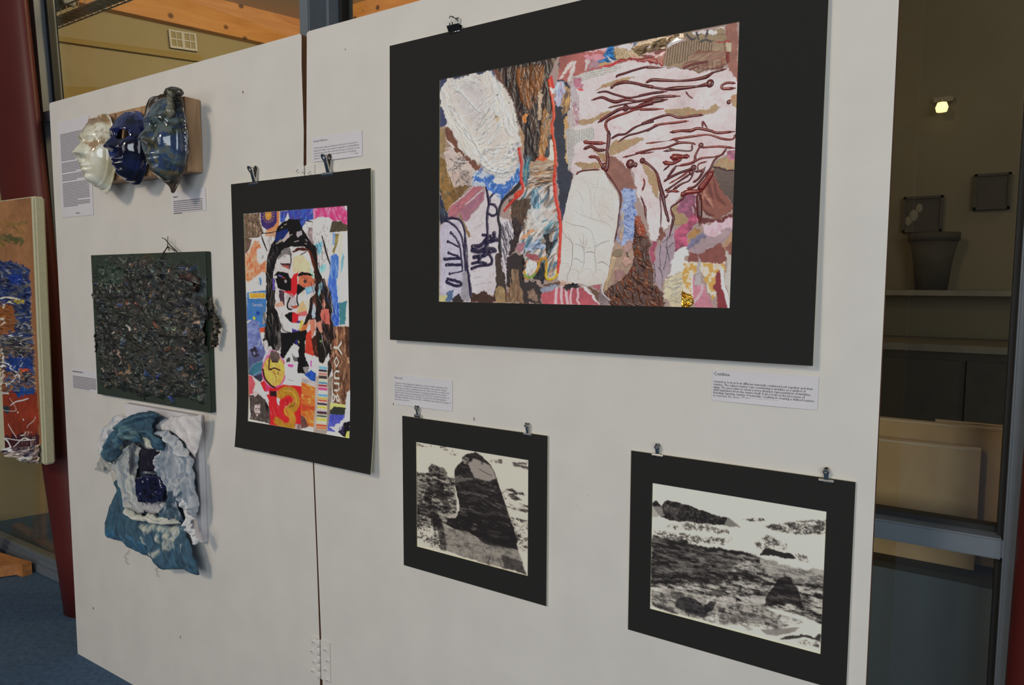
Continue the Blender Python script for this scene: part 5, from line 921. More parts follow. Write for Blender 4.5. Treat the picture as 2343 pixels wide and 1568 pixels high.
pol(P1, [(1560, 780), (1700, 720), (1690, 900), (1640, 980), (1590, 900)], (120, 178, 200), rag=2); pol(P1, [(1630, 1180), (1760, 1120), (1770, 1230), (1680, 1290)], (136, 192, 206), rag=2)
pol(P1, [(570, 1360), (610, 1390), (600, 1500), (580, 1480)], (74, 140, 196))
# hair
hair = [(870, 540), (900, 470), (980, 380), (1080, 340), (1150, 325), (1280, 335), (1320, 440), (1400, 600), (1480, 720), (1590, 820), (1612, 1000), (1625, 1200), (1690, 1350), (1690, 1600), (1550, 1600), (1560, 1300), (1500, 1000), (1440, 870), (1380, 815), (1150, 815), (980, 880), (880, 1050), (825, 1250), (805, 1600), (685, 1600), (700, 1300), (700, 1080), (780, 780), (860, 680)]
pol(P1, hair, BK, rag=2)
S.brush(P1, [(695, 1080), (780, 780), (850, 860), (810, 1050), (795, 1600), (690, 1600)], [(110, 106, 102), (140, 134, 128), (30, 28, 28)], 60, 12, 1.6, 1.1, .3); pol(P1, [(880, 560), (1080, 495), (1092, 560), (980, 700), (860, 745), (868, 640)], (24, 42, 104), rag=1.5); pol(P1, [(1102, 535), (1118, 640), (1000, 745), (985, 700)], (184, 168, 168)); pol(P1, [(1240, 555), (1330, 515), (1352, 600), (1260, 665), (1235, 620)], (166, 156, 162), rag=2); pol(P1, [(870, 760), (960, 690), (1000, 710), (900, 780)], (150, 138, 124), rag=2)
for p in ([(960, 480), (990, 470)], [(1020, 430), (1060, 410)], [(1400, 690), (1430, 720)], [(1390, 760), (1420, 770)], [(1130, 610), (1160, 600)], [(1200, 730), (1280, 710)]): S.line(P1, p, 2.2, (176, 166, 160))
for p, w in (([(600, 585), (760, 570), (880, 540)], 2.6), ([(610, 620), (650, 740), (710, 890)], 4.5), ([(590, 520), (640, 580)], 2.5), ([(1250, 370), (1340, 310)], 3), ([(1400, 350), (1530, 380)], 2.4), ([(1690, 620), (1740, 800), (1780, 960), (1840, 1140)], 5), ([(1310, 480), (1480, 730)], 5), ([(1640, 740), (1690, 900), (1690, 1300)], .9), ([(640, 960), (620, 1040)], 1.6)): S.line(P1, p, w, BK, taper=.5)
pol(P1, [(1380, 815), (1480, 890), (1570, 1050), (1600, 1420), (1545, 1220), (1470, 950)], (86, 36, 22), rag=1.5, var=.3); pol(P1, [(1160, 905), (1240, 835), (1380, 830), (1300, 860), (1200, 910)], (72, 30, 24), rag=2)
face = [(880, 1050), (980, 890), (1140, 822), (1380, 850), (1470, 950), (1530, 1250), (1575, 1500), (1560, 1600), (828, 1600), (832, 1250)]
pol(P1, face, (202, 192, 190)); pol(P1, [(1160, 905), (1240, 835), (1380, 835), (1440, 890), (1290, 880), (1180, 920)], (66, 28, 24), rag=2)
pol(P1, [(905, 990), (1010, 852), (1130, 838), (1160, 965), (1000, 962), (900, 1060)], (116, 110, 110), rag=2); S.brush(P1, [(905, 990), (1010, 852), (1130, 838), (1160, 965), (900, 1060)], [(60, 58, 60), (150, 144, 144)], 34, 12, 1, 1.3, .1)
pol(P1, [(1175, 1010), (1330, 960), (1430, 1060), (1485, 1130), (1475, 1285), (1250, 1292), (1168, 1270)], (216, 178, 144)); pol(P1, [(950, 1110), (1125, 1118), (1095, 1215), (980, 1162)], (168, 82, 78)); pol(P1, [(950, 1110), (1125, 1118), (1110, 1160), (960, 1140)], (70, 44, 46)); pol(P1, [(1480, 1180), (1545, 1300), (1545, 1400), (1500, 1330)], (152, 192, 164)); S.line(P1, [(1130, 950), (1140, 1080), (1110, 1210)], 4, (60, 54, 56)); S.line(P1, [(1320, 960), (1420, 900)], 2.2, BK)
pol(P1, [(835, 1335), (900, 1258), (1000, 1268), (1090, 1298), (1125, 1400), (1145, 1600), (1000, 1600), (880, 1510), (862, 1420)], BK, rag=1.5); pol(P1, [(895, 1452), (980, 1405), (1065, 1450), (1050, 1505), (950, 1500)], (186, 176, 172)); S.dot(P1, (985, 1455), 5.4, BK); S.line(P1, [(920, 1330), (980, 1350)], 4, (110, 96, 170)); S.line(P1, [(985, 1365), (1040, 1390)], 3, (190, 60, 60)); pol(P1, [(838, 1340), (890, 1330), (880, 1420), (860, 1560), (835, 1560)], WT)
pol(P1, [(1265, 1340), (1400, 1308), (1500, 1335), (1565, 1460), (1520, 1545), (1380, 1575), (1300, 1500)], (188, 98, 70), var=.2); S.brush(P1, [(1265, 1340), (1400, 1308), (1560, 1460), (1380, 1570)], [(140, 60, 44), (214, 134, 100), (90, 44, 38)], 30, 10, 3, .1, .4); S.dot(P1, (1390, 1450), 5, (48, 40, 40)); S.dot(P1, (1350, 1480), 3, (196, 180, 170)); pol(P1, [(1250, 1322), (1330, 1268), (1480, 1285), (1552, 1342), (1400, 1318), (1270, 1345)], BK, rag=1.5)
pol(P1, [(1190, 1305), (1265, 1278), (1245, 1400), (1235, 1600), (1138, 1600), (1150, 1400)], (202, 34, 40))
# lower half
pol(P2, [(140, -20), (170, -20), (220, 740), (160, 740)], (70, 92, 150)); pol(P2, [(200, 230), (545, 190), (535, 850), (420, 862), (410, 760), (300, 720), (215, 725)], (62, 112, 172), var=.1); pol(P2, [(230, 236), (534, 232), (534, 340), (236, 345)], (214, 200, 186)); pol(P2, [(240, 245), (522, 242), (522, 328), (244, 332)], (204, 150, 54), var=.2); S.dot(P2, (325, 692), 4.6, (222, 196, 56)); pol(P2, [(360, 560), (430, 590), (410, 640), (370, 630)], (30, 60, 150)); pol(P2, [(490, 620), (540, 560), (530, 780), (470, 820)], (150, 140, 136), var=.3)
for p in ([(400, 40), (410, 80)], [(330, 510), (325, 570)], [(500, 480), (480, 740)]): S.line(P2, p, 1.6, (120, 104, 90))
pol(P2, [(420, 5), (460, 20), (450, 110), (430, 90)], (70, 126, 186))
a = [(195, 790), (280, 720), (400, 750), (432, 900), (470, 1150), (535, 1300), (480, 1440), (300, 1600), (150, 1600), (150, 760)]
pol(P2, a, (112, 122, 172)); S.brush(P2, a, [(130, 142, 188), (90, 104, 164), (164, 170, 200), (76, 86, 140)], 60, 16, 6, -.6, .3); pol(P2, [(160, 1250), (520, 1250), (480, 1440), (300, 1600), (150, 1600)], (84, 82, 124), var=.15, a=.7, soft=3); pol(P2, [(260, 1260), (330, 1200), (390, 1260), (400, 1380), (280, 1380)], (52, 46, 60), rag=4, var=.3); S.dot(P2, (330, 1320), 5, (120, 122, 160))
pol(P2, [(418, 862), (535, 858), (520, 945), (428, 945)], (204, 82, 52)); pol(P2, [(430, 950), (520, 950), (560, 1150), (540, 1300), (470, 1150)], WT); 
hl = [(545, -20), (695, -20), (700, 250), (692, 480), (745, 600), (805, 830), (800, 950), (830, 1150), (780, 1250), (690, 1310), (640, 1180), (590, 1210), (560, 1080), (495, 1110), (530, 800), (560, 600), (540, 300)]
pol(P2, hl, BK, rag=3); S.brush(P2, hl, [(70, 64, 60), (120, 110, 104), (40, 36, 36), (150, 140, 130)], 46, 34, 2.4, 1.5, .12, a=.8); pol(P2, [(700, 900), (800, 960), (830, 1150), (790, 1300), (710, 1290), (760, 1100)], (120, 112, 106), rag=3, a=.6)
pol(P2, [(690, 60), (1330, 60), (1335, 400), (1300, 620), (1210, 760), (1150, 910), (1000, 955), (880, 905), (780, 710), (735, 500)], (202, 193, 192))
pol(P2, [(655, -20), (694, -20), (694, 195), (655, 195)], (94, 74, 152)); pol(P2, [(770, 180), (862, 205), (872, 495), (790, 400)], (72, 52, 62), var=.3); pol(P2, [(688, 440), (820, 395), (876, 480), (740, 495)], (222, 154, 130)); pol(P2, [(700, -20), (995, -20), (985, 225), (860, 195), (750, 150), (720, 40)], BK, rag=1.5); S.dot(P2, (890, 30), 4.5, (150, 140, 140)); pol(P2, [(990, -20), (1105, -20), (1092, 240), (1022, 335), (960, 270), (830, 205), (985, 200)], (202, 34, 40)); pol(P2, [(1100, 80), (1240, 190), (1180, 200), (1120, 280), (1090, 240)], BK, rag=2)
pol(P2, [(1130, -20), (1430, -20), (1400, 120), (1200, 150), (1110, 60)], (190, 100, 72), var=.2); S.dot(P2, (1240, 30), 5, (60, 50, 50)); S.line(P2, [(1120, 90), (1200, 150), (1260, 160)], 4, BK); pol(P2, [(1240, 145), (1395, 110), (1405, 200), (1268, 280)], (124, 172, 212), var=.2)
pol(P2, [(1190, 360), (1250, 470), (1275, 570), (1078, 605), (1130, 470)], (226, 164, 120)); pol(P2, [(1240, 385), (1322, 355), (1300, 570), (1260, 520)], (206, 188, 170)); pol(P2, [(1088, 612), (1262, 558), (1285, 640), (1170, 675)], (216, 98, 98)); pol(P2, [(1180, 200), (1240, 220), (1220, 330), (1180, 300)], (226, 186, 170))
pol(P2, [(890, 280), (1000, 250), (1080, 320), (1110, 460), (1000, 560), (920, 500)], (160, 150, 152), rag=3, a=.6)
for p, w in (([(968, 330), (922, 440), (930, 520), (990, 535)], 4.5), ([(1100, 250), (1095, 380), (1120, 455), (1090, 480)], 4), ([(1000, 480), (1060, 500)], 3)): S.line(P2, p, w, BK)
pol(P2, [(1010, 480), (1110, 455), (1090, 510), (1020, 525)], (170, 70, 54)); pol(P2, [(868, 642), (960, 585), (1055, 588), (1012, 640), (1012, 775), (955, 745)], BK, rag=1.5); pol(P2, [(1008, 602), (1055, 588), (1165, 662), (1092, 778), (1010, 775)], (206, 34, 40)); pol(P2, [(1120, 660), (1200, 650), (1190, 740), (1120, 740)], (222, 180, 200)); pol(P2, [(1090, 735), (1170, 740), (1160, 790), (1100, 790)], (66, 50, 110))
pol(P2, [(1005, 790), (1155, 782), (1140, 882), (1030, 852)], (222, 202, 188)); pol(P2, [(1000, 870), (1100, 912), (1142, 880), (1120, 960), (1005, 955)], (66, 52, 132)); pol(P2, [(1160, 728), (1212, 740), (1150, 925), (1128, 930)], (202, 172, 62)); pol(P2, [(1205, 800), (1315, 750), (1250, 905), (1145, 935)], (188, 102, 58)); pol(P2, [(770, 700), (880, 905), (1000, 955), (930, 960), (820, 900)], (130, 122, 122), rag=2)
hr = [(1320, 360), (1425, 250), (1425, -20), (1600, -20), (1662, 250), (1735, 560), (1742, 700), (1810, 900), (1780, 1110), (1710, 1160), (1710, 1500), (1660, 1300), (1560, 1500), (1500, 1480), (1430, 1300), (1440, 950), (1450, 700), (1330, 720), (1205, 840), (1300, 600)]
pol(P2, hr, (30, 24, 22), rag=3); S.brush(P2, hr, [(70, 44, 30), (16, 14, 16), (96, 66, 44), (50, 36, 30), (190, 176, 166)], 60, 40, 2.6, 1.45, .12, a=.75)
pol(P2, [(1380, 420), (1430, 450), (1420, 660), (1370, 700), (1360, 600)], (150, 180, 210), rag=2); pol(P2, [(1480, 60), (1560, 40), (1540, 200), (1480, 330)], (120, 180, 200), rag=3, var=.3); pol(P2, [(1325, 725), (1435, 705), (1440, 850), (1372, 1040), (1330, 880)], (222, 122, 98), rag=2, var=.15); pol(P2, [(1530, 530), (1665, 535), (1692, 810), (1600, 790), (1525, 700)], (216, 102, 92), rag=2, var=.15); pol(P2, [(1560, 330), (1610, 440), (1590, 560), (1555, 460)], (218, 118, 100)); pol(P2, [(1430, 780), (1540, 720), (1560, 950), (1500, 920)], (218, 130, 110), rag=3); S.dot(P2, (1515, 1105), 2.6, (96, 170, 60))
nk = [(795, 945), (1000, 950), (1255, 895), (1280, 1000), (1235, 1100), (1245, 1400), (1270, 1600), (1095, 1600), (1120, 1195), (1040, 1150), (980, 1240), (890, 1400), (790, 1410), (815, 1150)]
pol(P2, nk, BK, rag=2); pol(P2, [(1000, 1185), (1100, 1175), (1140, 1450), (1050, 1600), (835, 1440)], WT); pol(P2, [(900, 1400), (990, 1390), (960, 1480), (900, 1470)], (60, 56, 60), rag=3); pol(P2, [(1000, 1340), (1100, 1400), (1110, 1470), (1050, 1460)], (90, 86, 88), rag=3); pol(P2, [(1050, 1140), (1080, 1070), (1130, 1090), (1110, 1180)], (40, 36, 110)); pol(P2, [(1110, 1080), (1145, 1130), (1120, 1150)], (214, 200, 60))
pol(P2, [(1285, 925), (1345, 900), (1365, 1100), (1398, 1375), (1238, 1312), (1255, 1000)], (202, 62, 46), var=.15); pol(P2, [(1350, 1050), (1440, 1000), (1475, 1410), (1400, 1350)], (66, 34, 24), rag=2); pol(P2, [(1230, 1320), (1400, 1380), (1480, 1600), (1260, 1600)], WT)
a = [(1650, -20), (1825, -20), (1855, 400), (1845, 825), (1740, 835), (1700, 500)]
pol(P2, a, (72, 110, 194)); S.brush(P2, a, [(56, 94, 186), (116, 146, 208), (90, 126, 200), (40, 74, 170)], 60, 30, 5, 1.55, .1); pol(P2, [(1650, 100), (1700, 260), (1745, 600), (1700, 600), (1620, 250)], (46, 36, 32), rag=2); pol(P2, [(1800, -20), (1860, -20), (1868, 400), (1825, 430)], (190, 204, 220)); pol(P2, [(1852, 430), (1990, 370), (1965, 800), (1852, 825)], (64, 122, 132), rag=2.5)
a = [(1745, 842), (2050, 842), (2050, 1600), (1700, 1600), (1715, 1100), (1800, 1050)]
pol(P2, a, (120, 82, 62)); S.brush(P2, a, [(66, 40, 30), (156, 104, 74), (196, 148, 114), (88, 54, 40)], 80, 24, 7, 1.5, .3); pol(P2, [(1950, 850), (2050, 850), (2050, 1600), (1960, 1200)], (58, 36, 28), var=.2, a=.8, soft=3); 
def ring(k, c, rx, ry, w, col):
    S.line(k, [(c[0] + rx * math.cos(t), c[1] + ry * math.sin(t)) for t in np.linspace(0, 6.2832, 14)], w, col)
# bottom third
pol(P3, [(180, -20), (475, -20), (490, 300), (330, 330), (200, 280)], (80, 84, 120), var=.12); pol(P3, [(225, 250), (300, 120), (475, 35), (478, 245), (310, 315)], (60, 106, 126), var=.12); S.line(P3, [(225, 250), (300, 120), (475, 40)], 1.5, (130, 160, 176)); S.line(P3, [(310, 312), (400, 260), (478, 235)], 2, (130, 160, 176)); pol(P3, [(310, 330), (470, 280), (480, 380), (430, 430)], (54, 50, 66))
pol(P3, [(430, 440), (560, 370), (700, 540), (850, 470), (1190, 510), (1190, 1230), (740, 1210), (630, 1190), (600, 1000), (600, 750)], (202, 34, 40), var=.08); pol(P3, [(185, 290), (290, 325), (355, 480), (330, 610), (250, 655), (210, 1000), (190, 800)], (206, 86, 96), var=.1); pol(P3, [(290, 318), (425, 415), (445, 560), (385, 650), (320, 560), (345, 460)], (206, 188, 182)); pol(P3, [(480, 590), (580, 600), (590, 660), (490, 640)], (220, 196, 206)); pol(P3, [(530, 440), (600, 520), (590, 620), (520, 560)], (196, 70, 130), rag=3, a=.6); pol(P3, [(210, 920), (280, 940), (290, 1090), (215, 1075)], WT)
pol(P3, [(610, 590), (735, 590), (730, 690), (620, 680)], (44, 24, 26)); pol(P3, [(730, 590), (820, 560), (800, 760), (790, 890), (740, 760)], (222, 190, 200), rag=3)
el = [(680 + 208 * math.cos(t), 225 + 300 * math.sin(t)) for t in np.linspace(0, 6.2832, 26)]
pol(P3, el, (226, 168, 78), rag=1, var=.15); S.brush(P3, el, [(240, 200, 110), (214, 134, 56), (230, 176, 80)], 50, 12, 5, 1, .6); S.line(P3, el, 5, (200, 84, 140)); S.line(P3, [(480, 200), (520, 360), (620, 480), (700, 530)], 5, BK); S.line(P3, [(490, 100), (560, -60), (640, -150), (760, -80), (830, 40)], 4, (214, 140, 180))
pol(P3, [(600, -80), (700, -130), (790, -60), (780, 60), (650, 70), (620, 0)], (90, 76, 72), rag=5, var=.4)
for p, w in (([(600, -20), (595, 100), (590, 190), (630, 205)], 4.5), ([(610, 200), (690, 178), (790, 218)], 3.6), ([(650, 60), (750, 65)], 4), ([(660, 240), (700, 290)], 2), ([(760, 240), (750, 290)], 2), ([(720, 320), (720, 430)], 1.6)): S.line(P3, p, w, (34, 28, 30))
pol(P3, [(860, 100), (1110, 60), (1300, -20), (1485, -20), (1450, 250), (1195, 330), (1180, 510), (900, 455), (880, 280)], (206, 199, 197)); pol(P3, [(928, 108), (1034, 120), (1026, 166), (930, 152)], (202, 72, 152)); S.line(P3, [(945, 385), (1040, 410)], 1.4, (110, 100, 100)); pol(P3, [(1330, 40), (1360, 40), (1355, 160), (1330, 160)], (208, 90, 170))
pol(P3, [(1100, -20), (1240, -20), (1300, 150), (1300, 295), (1108, 272)], BK, rag=3); pol(P3, [(1195, 160), (1295, 155), (1298, 295), (1240, 275)], (142, 132, 132)); pol(P3, [(1225, 295), (1350, 215), (1435, 280), (1425, 425), (1330, 392)], (36, 78, 162), var=.25); pol(P3, [(1190, 345), (1420, 440), (1420, 530), (1180, 420)], (176, 166, 166), var=.15)
a = [(1175, 425), (1425, 525), (1415, 1230), (1300, 1215), (1170, 1010)]
pol(P3, a, (216, 112, 48)); S.brush(P3, a, [(226, 140, 56), (196, 80, 34), (232, 170, 90), (180, 66, 36)], 60, 16, 6, .25, .2); pol(P3, [(1170, 1010), (1250, 1060), (1320, 1220), (1180, 1260)], (104, 66, 60), var=.2); pol(P3, [(1175, 820), (1410, 860), (1410, 950), (1300, 900), (1200, 960)], (190, 70, 40), rag=2)
S.line(P3, [(800, 650), (890, 590), (1000, 600), (1075, 690), (1085, 790), (1040, 880), (960, 930), (930, 960)], 27, (172, 124, 36), var=.12); S.line(P3, [(930, 950), (990, 1010), (1030, 1080), (1010, 1180), (930, 1240)], 24, (184, 136, 44), var=.12); S.line(P3, [(745, 1115), (830, 1170), (930, 1215), (1040, 1250)], 22, (170, 122, 38), var=.12)
S.line(P3, [(860, 590), (980, 590), (1070, 680), (1085, 800)], 6, (214, 172, 74), a=.6, soft=.9); S.line(P3, [(960, 860), (1030, 850), (1060, 800)], 8, (110, 76, 24), a=.7, soft=.9)
S.dot(P3, (912, 800), 10, (180, 26, 34)); pol(P3, [(850, 840), (880, 1010), (960, 1080), (960, 1150), (880, 1160), (800, 1000)], (206, 38, 44)); S.line(P3, [(890, 870), (950, 850), (970, 790)], 2, (232, 200, 110))
pol(P3, [(248, 665), (410, 648), (545, 760), (615, 900), (640, 1170), (285, 1090)], (76, 66, 62), var=.25); pol(P3, [(345, 830), (440, 815), (455, 960), (400, 1045), (345, 950)], (192, 172, 168), rag=2, var=.2); S.line(P3, [(365, 900), (385, 905)], 2, BK); S.line(P3, [(415, 900), (432, 900)], 2, BK); S.line(P3, [(380, 990), (420, 990)], 2.4, (70, 56, 56)); pol(P3, [(300, 560), (360, 570), (420, 640), (330, 700)], (196, 176, 172)); pol(P3, [(540, 770), (600, 880), (590, 980), (530, 860)], (34, 28, 30))
st = [(226, 200, 190), (110, 170, 204), (50, 40, 60), (196, 120, 110), (60, 50, 50), (216, 196, 170), (90, 140, 170), (150, 36, 60), (200, 80, 130), (210, 200, 195), (90, 150, 190), (220, 160, 60), (206, 80, 60), (60, 40, 60), (222, 190, 60), (196, 180, 176), (70, 46, 60), (60, 80, 56), (222, 186, 60), (214, 200, 170), (200, 70, 40), (210, 110, 60)]
pol(P3, [(1480, 90), (1640, 90), (1650, 1290), (1440, 1260)], (200, 186, 170)); fmk = S.mask(P3, [(1490, 100), (1632, 100), (1642, 1280), (1452, 1250)], 0)
for i in range(22): y = 110 + i * 54 + S.rng.uniform(-10, 10); S.line(P3, [(1430, y), (1660, y + 22)], S.rng.uniform(4, 8), st[i], clip=fmk)
pol(P3, [(1425, 320), (1482, 320), (1452, 1340), (1412, 1320)], (172, 158, 148)); pol(P3, [(1645, 350), (1735, 320), (1695, 1000), (1645, 1360)], (134, 120, 110), var=.15); pol(P3, [(1440, 1255), (1650, 1285), (1645, 1360), (1420, 1330)], (160, 146, 136))
a = [(1730, -20), (2050, -20), (2050, 600), (1965, 830), (1740, 800)]
pol(P3, a, (110, 74, 56)); S.brush(P3, a, [(66, 42, 32), (150, 104, 76), (190, 146, 112), (90, 58, 44)], 60, 24, 7, 1.5, .3); pol(P3, [(1700, -20), (1740, -20), (1720, 160), (1690, 300), (1640, 350), (1640, 100)], (46, 36, 32), rag=3)
pol(P3, [(1695, 800), (1975, 830), (1955, 885), (1700, 935)], (226, 216, 116)); pol(P3, [(1695, 940), (1770, 868), (1980, 888), (1965, 1015), (1695, 1000)], (46, 48, 42), var=.15); a = [(1690, 1005), (1965, 1010), (1945, 1120), (1800, 1320), (1665, 1300)]; pol(P3, a, (72, 78, 172)); S.brush(P3, a, [(120, 126, 200), (56, 60, 150)], 40, 22, 1.6, 1.4, .3)
pol(P3, [(1985, 600), (2060, 560), (2060, 1150), (1955, 1020)], WT, rag=2); pol(P3, [(1720, 1260), (1960, 1060), (2000, 1100), (1850, 1350)], WT, rag=4); pol(P3, [(1955, 1150), (2060, 1130), (2060, 1460), (1985, 1420), (1860, 1320)], BK, rag=3); S.brush(P3, [(1860, 1230), (1960, 1180), (1980, 1380), (1880, 1330)], [(90, 70, 150), (30, 26, 40)], 20, 8, 3, 1, .8); pol(P3, [(2010, 1310), (2060, 1300), (2060, 1460), (1985, 1440)], (206, 200, 100)); pol(P3, [(1085, 1170), (1180, 1190), (1200, 1290), (1070, 1270)], (150, 130, 128), var=.4)
# loose strands, sketch marks and scraps over everything
for k, reg, n, ln, w, ang, pal in ((P2, [(470, 600), (840, 600), (850, 1300), (470, 1250)], 40, 30, 2.2, 1.45, [BK, (60, 54, 52), (190, 180, 176)]), (P1, [(690, 700), (900, 480), (1000, 420), (900, 900), (800, 1562), (690, 1562)], 60, 16, 1.3, 1.25, [(130, 124, 120), (90, 86, 84), BK]), (P1, [(1480, 700), (1640, 820), (1700, 1500), (1560, 1500)], 30, 26, 2, 1.45, [BK, (90, 44, 28), (46, 34, 30)]),
                               (P2, [(1330, 0), (1740, 0), (1800, 1100), (1700, 1480), (1420, 1300)], 60, 34, 2.6, 1.42, [BK, (70, 44, 30), (36, 26, 24), (200, 190, 184), (212, 110, 90)]), (P1, [(1380, 520), (1830, 500), (1800, 1150), (1620, 1000)], 46, 7, 1, 1.2, [(70, 62, 66), (120, 110, 112)]), (P1, [(620, 640), (860, 640), (700, 1060), (540, 1080)], 20, 7, 1, 1.4, [(90, 80, 80)]), (P3, [(250, 660), (540, 760), (630, 1140), (290, 1080)], 40, 10, 3, 1.2, [(110, 98, 94), (50, 44, 42), (150, 130, 130)]),
                               (P3, [(430, 440), (600, 400), (1180, 520), (1180, 1200), (640, 1180)], 40, 16, 3, 1.0, [(214, 60, 66), (180, 24, 34), (222, 120, 140)]), (P1, [(310, 240), (600, 220), (640, 560), (310, 660)], 50, 8, 3, 1.3, [(190, 165, 150), (64, 54, 46), (130, 96, 74)]), (P2, [(1500, 0), (1850, 0), (1850, 820), (1740, 830)], 20, 20, 2, 1.5, [(200, 212, 226), (50, 86, 176)])):
    S.brush(k, reg, pal, n, ln, w, ang, .22, a=.85)
S.smear(1.1, .03)
S.build('print', PP, pt, bow=pbow)
M['pale_poster_ink'] = mat('cream_poster_lettering', (216, 192, 182), .5, noise=.05)
yg = text_obj('Young', 0, 0, .044, M['pale_poster_ink'], pt, 0)
q0 = hit(540 + 1745 / 7.84, 640 + 1085 / 7.84, pA - .0012); q1 = hit(540 + 1745 / 7.84, 820 + 800 / 7.84, pA - .0012); off = root_of(pt); xs = [v.co.x + off.x for v in yg.data.vertices]; kx = (q0[2] - q1[2]) / (max(xs) - min(xs))
for v in yg.data.vertices:
    u, w_ = (v.co.x + off.x) * kx, v.co.z + off.z; v.co = Vector((q0[0] + w_ * .92, pA - .0013, q0[2] - u)) - off
q = hit(540 + 285 / 7.84, 640 + 478 / 7.84, pA - .0012); M['pale_ink'] = mat('pale_box_lettering', (190, 206, 220), .5, noise=.03)
text_obj('Camomile', q[0], q[2], .013, M['pale_ink'], pt, pA - .0012, .043)

# ------------------------------------------------------------------ the two double-exposure photographs
def photo_thing(name, label, outer, inner, base):
    yb = -.003; o_ = rect_of(outer, yb - .0022, 0); i_ = rect_of(inner, yb - .0022, 0); t = empty(name, ((o_[0] + o_[1]) / 2, 0, o_[2]), label, 'photograph', 'black mounted photographs on the right board')
    mount(t, o_, i_, yb, 0, .0022); return t, yb
t1, yb = photo_thing('mounted_photograph', 'square black and white double exposure of a dark cone-shaped figure', [(919, 947), (1253, 1003), (1250, 1391), (925, 1291)], [(951, 1008), (1209, 1057), (1207, 1322), (955, 1248)], 0)
S = Sheet([(951, 1008), (1209, 1057), (1207, 1322), (955, 1248)], yb - .0005, 0, 330, 300, (198, 189, 174), 8, .3); S.rk = 2.2
Q1, Q2 = (910, 990, 6.694), (910, 1160, 6.534); nz, nx = S.nz, S.nx; r = S.rng
streak = fbm(nz, nx, nz / 7, nx / 30, r, 5, .78); tuft = fbm(nz, nx, nz / 9, nx / 12, r, 5, .85); big = fbm(nz, nx, 5, 4, r, 3)
def ink(mask, amount, col=(34, 29, 28)):
    k = np.clip(mask * amount, 0, 1)[..., None]; S.rgb[:] = S.rgb * (1 - k) + np.array(col, float) * k
def th(n, lo, hi): return np.clip((n - lo) / (hi - lo), 0, 1)
ink(S.mask(Q1, [(280, 610), (420, 630), (560, 620), (740, 670), (880, 700), (900, 1300), (1000, 1450), (280, 1450)], 6, 4), .25 + .75 * th(streak * .6 + tuft * .4, .42, .60))
ink(S.mask(Q2, [(280, -20), (700, -20), (720, 380), (600, 460), (280, 330)], 6, 5), .95 * th(streak * .5 + tuft * .5, .49, .62)); ink(S.mask(Q2, [(290, 250), (700, 330), (760, 640), (640, 640), (440, 560), (290, 480)], 8, 5), .85 * th(tuft, .52, .64))
ink(S.mask(Q1, [(470, 540), (520, 490), (720, 550), (760, 660), (600, 690), (490, 620)], 5, 1), .55 + .5 * th(tuft, .45, .6)); ink(S.mask(Q1, [(290, 150), (560, 160), (920, 320), (880, 350), (640, 250), (300, 210)], 8, 3), .7 * th(tuft, .5, .62)); ink(S.mask(Q1, [(1400, 420), (1600, 410), (1600, 480), (1440, 460)], 5, 2), .7 * th(tuft, .46, .6)); ink(S.mask(Q1, [(1750, 460), (2010, 450), (2010, 580), (1790, 500)], 6, 3), .75 * th(streak, .42, .56))
ink(S.mask(Q1, [(1560, 870), (1900, 880), (1940, 960), (1780, 950), (1900, 1050), (1640, 1010)], 6, 2), .85 * th(streak, .40, .56)); ink(S.mask(Q1, [(1620, 1080), (2010, 1120), (2010, 1230), (1700, 1180)], 6, 2), .8 * th(streak, .42, .58)); ink(S.mask(Q2, [(1690, 160), (1960, 200), (1960, 700), (1800, 640)], 6, 3), .85 * th(tuft * .6 + streak * .4, .47, .60))
arch = S.mask(Q1, [(440, 880), (520, 790), (610, 780), (720, 940), (830, 1160), (760, 1260), (690, 1100), (560, 930), (520, 960), (530, 1100), (420, 1080), (400, 990)], 3, 2); ink(arch, .60 + .3 * th(streak, .4, .6)); limb = S.mask(Q1, [(290, 1090), (560, 1100), (640, 1300), (720, 1500), (560, 1500), (500, 1300), (290, 1230)], 4, 3); ink(limb, .5 + .35 * th(streak, .4, .6)); ink(S.mask(Q2, [(520, 60), (620, 130), (700, 380), (730, 560), (720, 660), (640, 640), (590, 300)], 3, 3), .55 + .3 * th(tuft, .4, .6))
cone = [(870, 570), (920, 490), (990, 440), (990, 380), (1060, 330), (1190, 305), (1300, 370), (1425, 490), (1500, 660), (1580, 900), (1640, 1080), (1725, 1340), (1725, 1500), (960, 1500), (940, 1100), (880, 800)]
ink(S.mask(Q1, cone, 2, 1), .86 + .14 * th(streak, .3, .5)); k2 = S.mask(Q2, [(980, 60), (1690, 190), (1780, 500), (1800, 650), (1300, 560), (1200, 470), (1050, 380), (860, 340), (720, 260), (740, 170), (870, 170), (900, 60)], 3, 2); ink(k2, .85 + .15 * th(streak, .3, .5)); low = S.mask(Q2, [(700, 300), (1000, 360), (1300, 520), (1800, 640), (1860, 820), (1920, 1010), (1560, 915), (1300, 850), (960, 745), (720, 650), (680, 540)], 3, 3); ink(low, .42 + .35 * th(streak * .5 + tuft * .5, .44, .6), (70, 64, 60)); ink(S.mask(Q2, [(1540, 720), (1860, 820), (1920, 1010), (1600, 920)], 4, 5), .6)
def lift(mask, amount, col=(176, 166, 154)): ink(mask, amount, col)
lift(S.mask(Q1, [(1080, 480), (1160, 400), (1220, 420), (1420, 500), (1510, 700), (1400, 750), (1180, 690), (1130, 600)], 3, 4), .88, (158, 148, 138)); lift(S.mask(Q1, [(990, 400), (1060, 370), (1120, 440), (1080, 500), (1000, 470)], 3, 2), .8 * th(tuft, .42, .56)); lift(S.mask(Q1, [(1190, 400), (1410, 490), (1300, 480)], 2, 1), .0)
